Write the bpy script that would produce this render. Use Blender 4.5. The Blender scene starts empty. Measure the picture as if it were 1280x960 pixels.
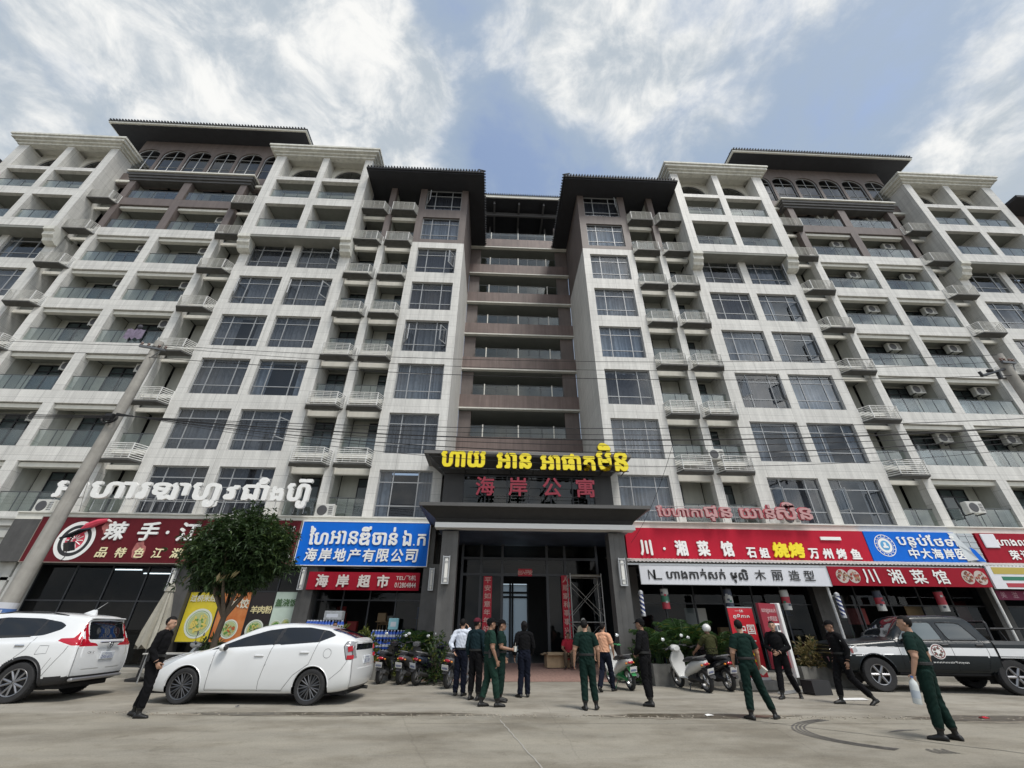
import bpy, math, random
import numpy as np
from mathutils import Vector, Matrix, Euler
R = math.radians
S = bpy.context.scene
COL = S.collection

# ------------------------------------------------------------------ camera
cam_d = bpy.data.cameras.new('camera')
cam = bpy.data.objects.new('camera', cam_d)
COL.objects.link(cam)
cam_d.sensor_fit = 'HORIZONTAL'
cam_d.sensor_width = 36.0
cam_d.lens = 525.35 / 1280 * 36.0
cam_d.clip_start = 0.05
cam_d.clip_end = 3000
YAW, PITCH, ROLL = R(2.2244), R(30.3698), R(0.4256)
_cy, _sy, _cp, _sp = math.cos(YAW), math.sin(YAW), math.cos(PITCH), math.sin(PITCH)
_fwd = Vector((_sy * _cp, _cy * _cp, _sp))
_rgt = Vector((_cy, -_sy, 0))
_up = _rgt.cross(_fwd)
_cr, _sr = math.cos(ROLL), math.sin(ROLL)
_r2 = _rgt * _cr - _up * _sr * -1
_r2 = _rgt * _cr + _up * _sr
_u2 = _up * _cr - _rgt * _sr
_m = Matrix((_r2, _u2, -_fwd)).transposed().to_4x4()
_m.translation = Vector((-1.45, 0, 1.40))
cam.matrix_world = _m
S.camera = cam

# ------------------------------------------------------------------ world, sun, exposure
SUN_EL, SUN_AZ = R(62), R(146)      # azimuth measured clockwise from +Y (east of the view axis is +X)
W = bpy.data.worlds.new('World')
S.world = W
W.use_nodes = True
nt = W.node_tree
nt.nodes.clear()
def N(t, **kw):
    n = nt.nodes.new(t)
    for k, v in kw.items():
        setattr(n, k, v)
    return n
def L(a, b):
    nt.links.new(a, b)
sky = N('ShaderNodeTexSky', sky_type='NISHITA')
sky.sun_disc = False
sky.sun_elevation = SUN_EL
sky.sun_rotation = SUN_AZ
sky.air_density = 1.0
sky.dust_density = 2.2
sky.ozone_density = 1.2
geo = N('ShaderNodeNewGeometry')
sep = N('ShaderNodeSeparateXYZ')
tc = N('ShaderNodeTexCoord')
L(tc.outputs['Generated'], sep.inputs[0])
def math_n(op, a, b=None, clamp=False):
    n = N('ShaderNodeMath', operation=op)
    n.use_clamp = clamp
    for i, v in enumerate((a, b)):
        if v is None: continue
        if isinstance(v, (int, float)): n.inputs[i].default_value = v
        else: L(v, n.inputs[i])
    return n.outputs[0]
zc = math_n('MAXIMUM', sep.outputs['Z'], 0.0)
den = math_n('ADD', zc, 0.28)
px = math_n('DIVIDE', sep.outputs['X'], den)
py = math_n('DIVIDE', sep.outputs['Y'], den)
cmb = N('ShaderNodeCombineXYZ')
L(px, cmb.inputs[0]); L(py, cmb.inputs[1])
def noise(vec, scale, det, rough, dist=0.0, off=(0, 0, 0), sc=(1, 1, 1)):
    mp = N('ShaderNodeMapping')
    mp.inputs['Location'].default_value = off
    mp.inputs['Scale'].default_value = sc
    L(vec, mp.inputs['Vector'])
    n = N('ShaderNodeTexNoise')
    n.inputs['Scale'].default_value = scale
    n.inputs['Detail'].default_value = det
    n.inputs['Roughness'].default_value = rough
    n.inputs['Distortion'].default_value = dist
    L(mp.outputs[0], n.inputs['Vector'])
    return n.outputs['Fac']
def ramp(v, p0, p1, c0=(0, 0, 0, 1), c1=(1, 1, 1, 1), mode='EASE'):
    n = N('ShaderNodeValToRGB')
    n.color_ramp.interpolation = mode
    e = n.color_ramp.elements
    e[0].position, e[1].position = p0, p1
    e[0].color, e[1].color = c0, c1
    L(v, n.inputs[0])
    return n.outputs[0]
def cam_dir(px_, py_):
    """world direction of a cloud seen at a place in the photograph"""
    d = _fwd + _r2 * ((px_ - 640) / 525.35) - _u2 * ((py_ - 480) / 525.35)
    return d.normalized()
dirn = tc.outputs['Generated']
fine = noise(dirn, 5.2, 10, 0.60, 0.25, (1.3, 4.2, .4), (1.0, 1.0, 1.5))
big = noise(dirn, 2.1, 5, 0.5, 0.2, (2.3, .2, 1.4))
soft = noise(dirn, 9.0, 8, 0.62, 0.35, (5.1, .7, 2.2), (1, 1, 1.4))
acc = math_n('ADD', math_n('MULTIPLY', fine, 1.45), math_n('MULTIPLY', big, 0.45))
for (bx, by, rad, amt) in ((300, 10, 11, .30), (400, 60, 9, .36), (470, 125, 8, .36), (515, 185, 6, .30), (30, 150, 14, .30), (150, 20, 14, .14), (-60, 60, 16, .25),
                           (640, 20, 8, .26), (690, 60, 7, .22), (740, 110, 6, .26), (850, 165, 6, .26), (830, 60, 9, .24), (930, 40, 9, .24), (1040, 60, 8, .18), (1160, 60, 9, .08), (1240, 150, 9, .20), (1180, 210, 7, .14), (1330, 120, 12, .10), (690, -60, 20, .12),
                           (605, 130, 8, -.22), (640, 210, 8, -.20), (1000, 150, 9, -.26), (780, 195, 5, -.15), (180, 110, 9, -.12), (1100, 10, 7, -.06)):
    dv = cam_dir(bx, by)
    dot = N('ShaderNodeVectorMath', operation='DOT_PRODUCT'); L(dirn, dot.inputs[0]); dot.inputs[1].default_value = dv
    mr = N('ShaderNodeMapRange', interpolation_type='SMOOTHSTEP'); L(dot.outputs['Value'], mr.inputs[0])
    mr.inputs[1].default_value = math.cos(R(rad * 1.7)); mr.inputs[2].default_value = 1.0; mr.inputs[3].default_value = 0.0; mr.inputs[4].default_value = amt * .78
    acc = math_n('ADD', acc, mr.outputs[0])
lowz = math_n('SUBTRACT', 1.0, math_n('MULTIPLY', zc, 1.5), True)
thick = math_n('ADD', acc, math_n('MULTIPLY', lowz, 0.18))
behind = math_n('MULTIPLY', math_n('MAXIMUM', math_n('MULTIPLY', sep.outputs['Y'], -1.0), 0.0), 0.42)
thick = math_n('ADD', thick, behind)
def mrange(v, a, b_, c, d):
    n = N('ShaderNodeMapRange', interpolation_type='SMOOTHSTEP'); L(v, n.inputs[0])
    for i, q in enumerate((a, b_, c, d)): n.inputs[i + 1].default_value = q
    return n.outputs[0]
cover = mrange(thick, 1.10, 1.52, 0.0, 1.0)
shade = ramp(soft, 0.34, 0.66, (0.55, 0.62, 0.69, 1), (1.06, 1.06, 1.04, 1))
thin = mrange(thick, 0.70, 1.15, 0.25, 0.8)
bg_sky = N('ShaderNodeBackground')
L(sky.outputs[0], bg_sky.inputs[0])
bg_sky.inputs[1].default_value = 0.15
bg_cl = N('ShaderNodeBackground')
L(shade, bg_cl.inputs[0])
_gl = N('ShaderNodeVectorMath', operation='DOT_PRODUCT'); L(dirn, _gl.inputs[0]); _gl.inputs[1].default_value = Vector((.62, -.50, .60)).normalized()
_gm = N('ShaderNodeMapRange', interpolation_type='SMOOTHSTEP'); L(_gl.outputs['Value'], _gm.inputs[0])
_gm.inputs[1].default_value = .72; _gm.inputs[2].default_value = 1.0; _gm.inputs[3].default_value = 0.66; _gm.inputs[4].default_value = 2.3
L(_gm.outputs[0], bg_cl.inputs[1])
bg_veil = N('ShaderNodeBackground')
bg_veil.inputs[0].default_value = (0.50, 0.61, 0.74, 1)
bg_veil.inputs[1].default_value = 0.58
mx0 = N('ShaderNodeMixShader')
L(thin, mx0.inputs[0]); L(bg_sky.outputs[0], mx0.inputs[1]); L(bg_veil.outputs[0], mx0.inputs[2])
mx = N('ShaderNodeMixShader')
L(cover, mx.inputs[0]); L(mx0.outputs[0], mx.inputs[1]); L(bg_cl.outputs[0], mx.inputs[2])
outw = N('ShaderNodeOutputWorld')
L(mx.outputs[0], outw.inputs[0])

sun_d = bpy.data.lights.new('sun', 'SUN')
sun_d.energy = 2.1
sun_d.angle = R(18)
sun_d.color = (1.0, 0.96, 0.90)
sun = bpy.data.objects.new('sun', sun_d)
COL.objects.link(sun)
sun.location = (20, -30, 60)
_sd = Vector((math.sin(SUN_AZ) * math.cos(SUN_EL), math.cos(SUN_AZ) * math.cos(SUN_EL), math.sin(SUN_EL)))
sun.rotation_euler = _sd.to_track_quat('Z', 'Y').to_euler()

S.view_settings.view_transform = 'Standard'
S.view_settings.look = 'None'
S.view_settings.gamma = 1.0
S.view_settings.use_curve_mapping = False
S.view_settings.exposure = 0.46
S.cycles.max_bounces = 7
S.cycles.diffuse_bounces = 3
S.cycles.glossy_bounces = 3
S.cycles.transmission_bounces = 3
S.cycles.transparent_max_bounces = 14
S.cycles.caustics_reflective = False
S.cycles.caustics_refractive = False
S.cycles.use_denoising = True

# ------------------------------------------------------------------ materials
MATS = {}
def mat(name, col, rough=0.6, metal=0.0, vary=0.0, vscale=4.0, bump=0.0, bscale=60.0, spec=0.5, emit=None,
        streak=0.0, coat=0.0, vec_scale=(1, 1, 1), col2=None, sheen=0.0):
    if name in MATS: return MATS[name]
    m = bpy.data.materials.new(name)
    m.use_nodes = True
    t = m.node_tree
    b = t.nodes['Principled BSDF']
    b.inputs['Base Color'].default_value = (*col, 1)
    b.inputs['Roughness'].default_value = rough
    b.inputs['Metallic'].default_value = metal
    b.inputs['Specular IOR Level'].default_value = spec
    if coat: b.inputs['Coat Weight'].default_value = coat
    if sheen: b.inputs['Sheen Weight'].default_value = sheen
    if emit:
        b.inputs['Emission Color'].default_value = (*emit[:3], 1)
        b.inputs['Emission Strength'].default_value = emit[3]
    cur = None
    tcn = None
    def tex(scale, det, sc=(1, 1, 1)):
        nonlocal tcn
        if tcn is None: tcn = t.nodes.new('ShaderNodeTexCoord')
        mp = t.nodes.new('ShaderNodeMapping'); mp.inputs['Scale'].default_value = sc
        t.links.new(tcn.outputs['Object'], mp.inputs[0])
        n = t.nodes.new('ShaderNodeTexNoise'); n.inputs['Scale'].default_value = scale
        n.inputs['Detail'].default_value = det; n.inputs['Roughness'].default_value = .6
        t.links.new(mp.outputs[0], n.inputs['Vector'])
        return n.outputs['Fac']
    if vary:
        r = t.nodes.new('ShaderNodeValToRGB')
        e = r.color_ramp.elements
        e[0].position, e[1].position = .3, .7
        c2 = col2 or tuple(min(1, c * (1 + vary)) for c in col)
        e[0].color = (*[c * (1 - vary) for c in col], 1); e[1].color = (*c2, 1)
        t.links.new(tex(vscale, 5, vec_scale), r.inputs[0])
        cur = r.outputs[0]
    if streak:
        r = t.nodes.new('ShaderNodeValToRGB')
        e = r.color_ramp.elements
        e[0].position, e[1].position = .30, .62
        e[0].color = (1 - streak,) * 3 + (1,); e[1].color = (1, 1, 1, 1)
        t.links.new(tex(1.0, 6, (4.5, 4.5, .20)), r.inputs[0])
        mxn = t.nodes.new('ShaderNodeMix'); mxn.data_type = 'RGBA'; mxn.blend_type = 'MULTIPLY'
        mxn.inputs[0].default_value = 1
        if cur is not None: t.links.new(cur, mxn.inputs[6])
        else: mxn.inputs[6].default_value = (*col, 1)
        t.links.new(r.outputs[0], mxn.inputs[7])
        cur = mxn.outputs[2]
    if cur is not None: t.links.new(cur, b.inputs['Base Color'])
    if bump:
        bn = t.nodes.new('ShaderNodeBump'); bn.inputs['Strength'].default_value = bump
        bn.inputs['Distance'].default_value = .01
        t.links.new(tex(bscale, 3), bn.inputs['Height'])
        t.links.new(bn.outputs[0], b.inputs['Normal'])
    MATS[name] = m
    return m

def tile_mat(name, col, joint, w, h, joint_size, vary=0.06, streak=.16, rough=.55, big=None):
    """small facing tiles with joints, on walls of any heading (x+y runs along, z up)"""
    if name in MATS: return MATS[name]
    m = mat(name, col, rough, vary=vary, vscale=.6, streak=streak)
    t = m.node_tree
    b = t.nodes['Principled BSDF']
    src = b.inputs['Base Color'].links[0].from_socket
    g = t.nodes.new('ShaderNodeTexCoord')
    sp = t.nodes.new('ShaderNodeSeparateXYZ'); t.links.new(g.outputs['Object'], sp.inputs[0])
    ad = t.nodes.new('ShaderNodeMath'); ad.operation = 'ADD'
    t.links.new(sp.outputs[0], ad.inputs[0]); t.links.new(sp.outputs[1], ad.inputs[1])
    cb = t.nodes.new('ShaderNodeCombineXYZ')
    t.links.new(ad.outputs[0], cb.inputs[0]); t.links.new(sp.outputs[2], cb.inputs[1])
    last = src
    for (ww, hh, js, jc, off) in [(w, h, joint_size, joint, 0.0)] + ([big] if big else []):
        br = t.nodes.new('ShaderNodeTexBrick')
        br.offset = off
        br.inputs['Scale'].default_value = 1
        br.inputs['Brick Width'].default_value = ww
        br.inputs['Row Height'].default_value = hh
        br.inputs['Mortar Size'].default_value = js
        br.inputs['Mortar Smooth'].default_value = .2
        br.inputs['Color1'].default_value = (1, 1, 1, 1)
        br.inputs['Color2'].default_value = (.93, .93, .93, 1)
        br.inputs['Mortar'].default_value = (jc, jc, jc, 1)
        t.links.new(cb.outputs[0], br.inputs['Vector'])
        mxn = t.nodes.new('ShaderNodeMix'); mxn.data_type = 'RGBA'; mxn.blend_type = 'MULTIPLY'
        mxn.inputs[0].default_value = 1
        t.links.new(last, mxn.inputs[6]); t.links.new(br.outputs[0], mxn.inputs[7])
        last = mxn.outputs[2]
    t.links.new(last, b.inputs['Base Color'])
    return m

def glass_mat(name, tint, refl=0.9, rough=0.02, base=.06, power=4.0):
    """thin pane: see-through with a tint, and a mirror part that grows at grazing angles"""
    if name in MATS: return MATS[name]
    m = bpy.data.materials.new(name); m.use_nodes = True
    t = m.node_tree; t.nodes.clear()
    o = t.nodes.new('ShaderNodeOutputMaterial')
    tr = t.nodes.new('ShaderNodeBsdfTransparent'); tr.inputs[0].default_value = (*tint, 1)
    gl = t.nodes.new('ShaderNodeBsdfGlossy'); gl.inputs[0].default_value = (refl, refl, refl, 1)
    gl.inputs['Roughness'].default_value = rough
    lw = t.nodes.new('ShaderNodeLayerWeight'); lw.inputs[0].default_value = .5
    p = t.nodes.new('ShaderNodeMath'); p.operation = 'POWER'; p.inputs[1].default_value = power
    t.links.new(lw.outputs['Facing'], p.inputs[0])
    a = t.nodes.new('ShaderNodeMath'); a.operation = 'MULTIPLY_ADD'; a.inputs[1].default_value = 1 - base
    a.inputs[2].default_value = base
    t.links.new(p.outputs[0], a.inputs[0])
    mx_ = t.nodes.new('ShaderNodeMixShader')
    t.links.new(a.outputs[0], mx_.inputs[0]); t.links.new(tr.outputs[0], mx_.inputs[1]); t.links.new(gl.outputs[0], mx_.inputs[2])
    t.links.new(mx_.outputs[0], o.inputs[0])
    MATS[name] = m
    return m

# ------------------------------------------------------------------ mesh builder
class MB:
    def __init__(s):
        s.v = []; s.f = []; s.m = []
    def add(s, vs, fs, mi=0):
        b = len(s.v); s.v += [tuple(v) for v in vs]
        for f in fs:
            s.f.append(tuple(b + i for i in f)); s.m.append(mi)
        return s
    def box(s, x0, x1, y0, y1, z0, z1, mi=0):
        if x0 > x1: x0, x1 = x1, x0
        if y0 > y1: y0, y1 = y1, y0
        if z0 > z1: z0, z1 = z1, z0
        return s.add([(x0, y0, z0), (x1, y0, z0), (x1, y1, z0), (x0, y1, z0), (x0, y0, z1), (x1, y0, z1), (x1, y1, z1), (x0, y1, z1)],
                     [(0, 3, 2, 1), (4, 5, 6, 7), (0, 1, 5, 4), (1, 2, 6, 5), (2, 3, 7, 6), (3, 0, 4, 7)], mi)
    def obox(s, c, sx, sy, sz, rot=(0, 0, 0), mi=0):
        e = Euler(rot).to_matrix(); c = Vector(c)
        vs = [c + e @ Vector((a * sx / 2, b * sy / 2, d * sz / 2)) for d in (-1, 1) for a, b in ((-1, -1), (1, -1), (1, 1), (-1, 1))]
        return s.add(vs, [(0, 3, 2, 1), (4, 5, 6, 7), (0, 1, 5, 4), (1, 2, 6, 5), (2, 3, 7, 6), (3, 0, 4, 7)], mi)
    def bbox(s, x0, x1, y0, y1, z0, z1, r=.02, mi=0):
        """box with chamfered vertical and horizontal edges"""
        if x0 > x1: x0, x1 = x1, x0
        if y0 > y1: y0, y1 = y1, y0
        if z0 > z1: z0, z1 = z1, z0
        r = min(r, (x1 - x0) * .45, (y1 - y0) * .45, (z1 - z0) * .45)
        def ring(i, z): 
            return [(x0 + i + r, y0 + i, z), (x1 - i - r, y0 + i, z), (x1 - i, y0 + i + r, z), (x1 - i, y1 - i - r, z),
                    (x1 - i - r, y1 - i, z), (x0 + i + r, y1 - i, z), (x0 + i, y1 - i - r, z), (x0 + i, y0 + i + r, z)]
        rs = [ring(r * .7, z0), ring(0, z0 + r), ring(0, z1 - r), ring(r * .7, z1)]
        vs = sum(rs, []); fs = [tuple(range(7, -1, -1)), tuple(range(24, 32))]
        for k in range(3):
            for i in range(8):
                fs.append((k * 8 + i, k * 8 + (i + 1) % 8, k * 8 + 8 + (i + 1) % 8, k * 8 + 8 + i))
        return s.add(vs, fs, mi)
    def loft(s, rings, mi=0, close=True, caps=True):
        n = len(rings[0]); vs = [p for r in rings for p in r]; fs = []
        for k in range(len(rings) - 1):
            for i in range(n if close else n - 1):
                j = (i + 1) % n
                fs.append((k * n + i, k * n + j, k * n + n + j, k * n + n + i))
        if caps and close:
            fs.append(tuple(range(n - 1, -1, -1))); fs.append(tuple((len(rings) - 1) * n + i for i in range(n)))
        return s.add(vs, fs, mi)
    def cyl(s, p0, p1, r0, r1=None, n=10, mi=0, caps=True):
        r1 = r0 if r1 is None else r1
        p0, p1 = Vector(p0), Vector(p1)
        d = (p1 - p0)
        if d.length < 1e-9: return s
        q = d.to_track_quat('Z', 'Y')
        a = [q @ Vector((math.cos(2 * math.pi * i / n), math.sin(2 * math.pi * i / n), 0)) for i in range(n)]
        return s.loft([[p0 + v * r0 for v in a], [p1 + v * r1 for v in a]], mi, True, caps)
    def tube(s, pts, r, n=8, mi=0, caps=True):
        pts = [Vector(p) for p in pts]
        rr = r if isinstance(r, (list, tuple)) else [r] * len(pts)
        rings = []
        ref = None
        for i, p in enumerate(pts):
            d = (pts[min(i + 1, len(pts) - 1)] - pts[max(i - 1, 0)]).normalized()
            if ref is None:
                ref = Vector((0, 0, 1)) if abs(d.z) < .9 else Vector((1, 0, 0))
            x = (ref - d * ref.dot(d)).normalized(); y = d.cross(x); ref = x
            rings.append([p + (x * math.cos(2 * math.pi * k / n) + y * math.sin(2 * math.pi * k / n)) * rr[i] for k in range(n)])
        return s.loft(rings, mi, True, caps)
    def lathe(s, prof, c=(0, 0, 0), axis='Z', n=24, mi=0, caps=False):
        c = Vector(c); rings = []
        for r, h in prof:
            ring = []
            for i in range(n):
                a = 2 * math.pi * i / n; u, v = r * math.cos(a), r * math.sin(a)
                ring.append(c + (Vector((u, v, h)) if axis == 'Z' else Vector((u, h, v)) if axis == 'Y' else Vector((h, u, v))))
            rings.append(ring)
        return s.loft(rings, mi, True, caps)
    def prism(s, poly, axis, a, b, mi=0):
        """poly: 2-D points; axis 'Y': (x,z) swept in y, 'X': (y,z) swept in x, 'Z': (x,y) swept in z"""
        f = {'Y': lambda p, t: (p[0], t, p[1]), 'X': lambda p, t: (t, p[0], p[1]), 'Z': lambda p, t: (p[0], p[1], t)}[axis]
        n = len(poly)
        vs = [f(p, a) for p in poly] + [f(p, b) for p in poly]
        fs = [tuple(range(n - 1, -1, -1)), tuple(range(n, 2 * n))] + [(i, (i + 1) % n, n + (i + 1) % n, n + i) for i in range(n)]
        return s.add(vs, fs, mi)
    def sheet(s, poly, z, mi=0):
        return s.add([(x, y, z) for x, y in poly], [tuple(range(len(poly)))], mi)
    def ball(s, c, rx, ry=None, rz=None, n=12, m=8, mi=0, rot=None):
        ry = rx if ry is None else ry; rz = rx if rz is None else rz
        c = Vector(c); rings = []
        e = Euler(rot).to_matrix() if rot else None
        for k in range(m + 1):
            a = math.pi * k / m - math.pi / 2
            ca = max(math.cos(a), .02)
            ring = [Vector((rx * ca * math.cos(2 * math.pi * i / n), ry * ca * math.sin(2 * math.pi * i / n), rz * math.sin(a))) for i in range(n)]
            rings.append([c + (e @ p if e else p) for p in ring])
        return s.loft(rings, mi)
    def mesh(s, name, smooth=False, angle=None):
        me = bpy.data.meshes.new(name)
        me.from_pydata(s.v, [], s.f)
        if s.m and max(s.m) > 0: me.polygons.foreach_set('material_index', s.m)
        if smooth:
            me.polygons.foreach_set('use_smooth', [True] * len(me.polygons))
        me.update()
        if smooth and angle:
            try: me.set_sharp_from_angle(angle=R(angle))
            except Exception: pass
        return me
    def build(s, name, mats, parent=None, smooth=False, angle=40, world=False):
        me = s.mesh(name, smooth, angle)
        for m in (mats if isinstance(mats, (list, tuple)) else [mats]): me.materials.append(m)
        return link(name, me, parent, world)

class AutoMB:
    """sorts what is added into one mesh per wing (and storey), so that each becomes a part of its own"""
    def __init__(s, floors=True): s.d = {}; s.fl = floors
    def _at(s, x, z):
        w = sum(abs(x) > t for t in (4.2, 11.05, 17.95, 29.1))
        k = (x > 0 if w else True, w, int((z - 4.6) // 3) if s.fl else 0)
        return s.d.setdefault(k, MB())
    def box(s, x0, x1, y0, y1, z0, z1, mi=0): s._at((x0 + x1) / 2, (z0 + z1) / 2).box(x0, x1, y0, y1, z0, z1, mi); return s
    def add(s, vs, fs, mi=0): s._at(sum(v[0] for v in vs) / len(vs), sum(v[2] for v in vs) / len(vs)).add(vs, fs, mi); return s
    def build(s, name, mats, parent=None, **kw):
        for k in sorted(s.d): o = s.d[k].build(name, mats, parent, **kw)
        return o

def fix_normals(me):
    import bmesh
    bm = bmesh.new(); bm.from_mesh(me)
    bmesh.ops.recalc_face_normals(bm, faces=bm.faces)
    bm.to_mesh(me); bm.free()

def link(name, data, parent=None, world=False):
    o = bpy.data.objects.new(name, data)
    COL.objects.link(o)
    if parent is not None:
        o.parent = parent
        if world: o.location = -parent.location
    return o
def empty(name, loc=(0, 0, 0), rz=0.0, label=None, cat=None, group=None):
    o = bpy.data.objects.new(name, None); COL.objects.link(o)
    o.location = loc; o.rotation_euler = (0, 0, rz); o.empty_display_size = .2
    return tag(o, label, cat, group)
def tag(o, label=None, cat=None, group=None, kind=None):
    if label: o['label'] = label
    if cat: o['category'] = cat
    if group: o['group'] = group
    if kind: o['kind'] = kind
    return o
def copy_tree(o, parent=None):
    c = o.copy(); COL.objects.link(c)
    if parent is not None: c.parent = parent
    for ch in list(o.children): copy_tree(ch, c)
    return c

TEXT_CACHE = {}
def text_mesh(body, size=1.0, bold=0.0, depth=0.0, space=1.0, res=2):
    """lettering as mesh data, in the x-z plane facing -y, lower left at the origin; returns (verts, faces, width, zmin, zmax)"""
    key = (body, bold, depth, space, res)
    if key not in TEXT_CACHE:
        c = bpy.data.curves.new('lettering', 'FONT'); c.body = body; c.size = 1
        c.resolution_u = res; c.offset = bold; c.extrude = depth; c.space_character = space
        o = bpy.data.objects.new('lettering', c); COL.objects.link(o)
        dg = bpy.context.evaluated_depsgraph_get(); dg.update()
        me = bpy.data.meshes.new_from_object(o.evaluated_get(dg))
        vs = [tuple(v.co) for v in me.vertices]; fs = [tuple(p.vertices) for p in me.polygons]
        bpy.data.objects.remove(o); bpy.data.curves.remove(c); bpy.data.meshes.remove(me)
        TEXT_CACHE[key] = (vs, fs)
    vs, fs = TEXT_CACHE[key]
    x0 = min(v[0] for v in vs); x1 = max(v[0] for v in vs); y0 = min(v[1] for v in vs); y1 = max(v[1] for v in vs)
    return vs, fs, x0, x1, y0, y1
def put_text(mb, body, x0, x1, z0, z1, y, mi=0, bold=0.0, depth=0.0, slant=0.0, space=1.0):
    """fit the lettering into the box x0..x1, z0..z1 at depth y (facing -y); bold strokes come from a few shifted copies"""
    vs, fs, a0, a1, b0, b1 = text_mesh(body, 1.0, 0.0, depth, space)
    bz = bold * min(1.0, (z1 - z0) * 1.4)
    x0 += bz; x1 -= bz; z0 += bz; z1 -= bz
    sx = (x1 - x0) / (a1 - a0); sz = (z1 - z0) / (b1 - b0)
    sh = [(0, 0)] if bold <= 0 else [(0, 0)] + [(math.cos(R(k * 60)), math.sin(R(k * 60))) for k in range(6)]
    for k, (dx, dz) in enumerate(sh):
        mb.add([(x0 + (v[0] - a0) * sx + slant * (v[1] - b0) * sz + dx * bz, y - v[2] * sz - k * .0006, z0 + (v[1] - b0) * sz + dz * bz) for v in vs], fs, mi)
    return mb
def put_chars(mb, body, xs, z0, h, y, w=None, **kw):
    """characters one by one, centred on xs"""
    for c, x in zip(body, xs):
        ww = w or h
        if c == '·':
            mb.lathe([(h * .09, y - .001), (h * .09, y - .02), (0, y - .02)], (x, 0, z0 + h * .45), 'Y', 16, kw.get('mi', 0)); continue
        put_text(mb, c, x - ww / 2, x + ww / 2, z0, z0 + h, y, **kw)
# ------------------------------------------------------------------ ground (the setting)
def ground_mat(name, c1, c2, rough=.85, scale=.35, cracks=0.0):
    m = bpy.data.materials.new(name); m.use_nodes = True
    t = m.node_tree; b = t.nodes['Principled BSDF']; b.inputs['Roughness'].default_value = rough
    b.inputs['Specular IOR Level'].default_value = .25
    tcn = t.nodes.new('ShaderNodeTexCoord')
    def tx(sc, det, mp=(1, 1, 1)):
        q = t.nodes.new('ShaderNodeMapping'); q.inputs['Scale'].default_value = mp; t.links.new(tcn.outputs['Object'], q.inputs[0])
        n = t.nodes.new('ShaderNodeTexNoise'); n.inputs['Scale'].default_value = sc; n.inputs['Detail'].default_value = det
        n.inputs['Roughness'].default_value = .65
        t.links.new(q.outputs[0], n.inputs['Vector']); return n.outputs['Fac']
    def rp(v, a, b_, ca, cb):
        r = t.nodes.new('ShaderNodeValToRGB'); e = r.color_ramp.elements
        e[0].position, e[1].position = a, b_; e[0].color = (*ca, 1); e[1].color = (*cb, 1); t.links.new(v, r.inputs[0]); return r.outputs[0]
    def mul(a, c, f=1):
        x = t.nodes.new('ShaderNodeMix'); x.data_type = 'RGBA'; x.blend_type = 'MULTIPLY'; x.inputs[0].default_value = f
        t.links.new(a, x.inputs[6]); t.links.new(c, x.inputs[7]); return x.outputs[2]
    base = rp(tx(scale, 6), .33, .68, c1, c2)
    base = mul(base, rp(tx(.9, 6, (.5, 2.2, 1)), .3, .6, (.86, .86, .86), (1.05, 1.04, 1.02)))
    base = mul(base, rp(tx(45, 2), .35, .65, (.88, .88, .88), (1.06, 1.06, 1.06)))
    base = mul(base, rp(tx(3.0, 8), .28, .42, (.74, .73, .70), (1, 1, 1)))
    base = mul(base, rp(tx(.55, 7, (1, 1.6, 1)), .38, .54, (.76, .735, .69), (1.04, 1.03, 1.0)))
    base = mul(base, rp(tx(14, 4), .24, .33, (.62, .60, .57), (1, 1, 1)))
    if cracks:
        v = t.nodes.new('ShaderNodeTexVoronoi'); v.feature = 'DISTANCE_TO_EDGE'; v.inputs['Scale'].default_value = .28
        nz = t.nodes.new('ShaderNodeTexNoise'); nz.inputs['Scale'].default_value = 2.2; nz.inputs['Detail'].default_value = 5
        t.links.new(tcn.outputs['Object'], nz.inputs['Vector'])
        ad = t.nodes.new('ShaderNodeMix'); ad.data_type = 'VECTOR'; ad.inputs[0].default_value = .12
        t.links.new(tcn.outputs['Object'], ad.inputs[4]); t.links.new(nz.outputs['Color'], ad.inputs[5])
        t.links.new(ad.outputs[1], v.inputs['Vector'])
        base = mul(base, rp(v.outputs['Distance'], .0, .0035, (cracks,) * 3, (1, 1, 1)))
    t.links.new(base, b.inputs['Base Color'])
    bn = t.nodes.new('ShaderNodeBump'); bn.inputs['Strength'].default_value = .35; bn.inputs['Distance'].default_value = .006
    t.links.new(tx(60, 4), bn.inputs['Height']); t.links.new(bn.outputs[0], b.inputs['Normal'])
    return m
g_fore = ground_mat('forecourt_concrete', (.245, .23, .20), (.35, .332, .295), cracks=.86)
g_road = ground_mat('road_concrete', (.235, .22, .188), (.315, .298, .258), scale=.25, cracks=.86)
MATS['ground_far'] = g_fore
random.seed(4)
def wavy_strip(xs, ya, yb, z, jit_a, jit_b):
    a = [(x, ya + random.uniform(-jit_a, jit_a), z) for x in xs]
    b = [(x, yb + random.uniform(-jit_b, jit_b), z) for x in xs]
    n = len(xs)
    return a + b, [(i, i + 1, n + i + 1, n + i) for i in range(n - 1)]
gb = MB(); gb.box(-900, 900, -300, 900, -.30, 0)
tag(gb.build('ground', g_fore), kind='structure')
JOIN = lambda x: 9.98 - .035 * (x + 1)
xs = [-60 + i * .35 for i in range(int(120 / .35))]
rb = MB()
va = [(x, -60, .004) for x in xs] + [(x, JOIN(x) + random.uniform(-.035, .035), .004) for x in xs]
n_ = len(xs); rb.add(va, [(i, i + 1, n_ + i + 1, n_ + i) for i in range(n_ - 1)])
tag(rb.build('road', g_road), kind='structure')
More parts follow.
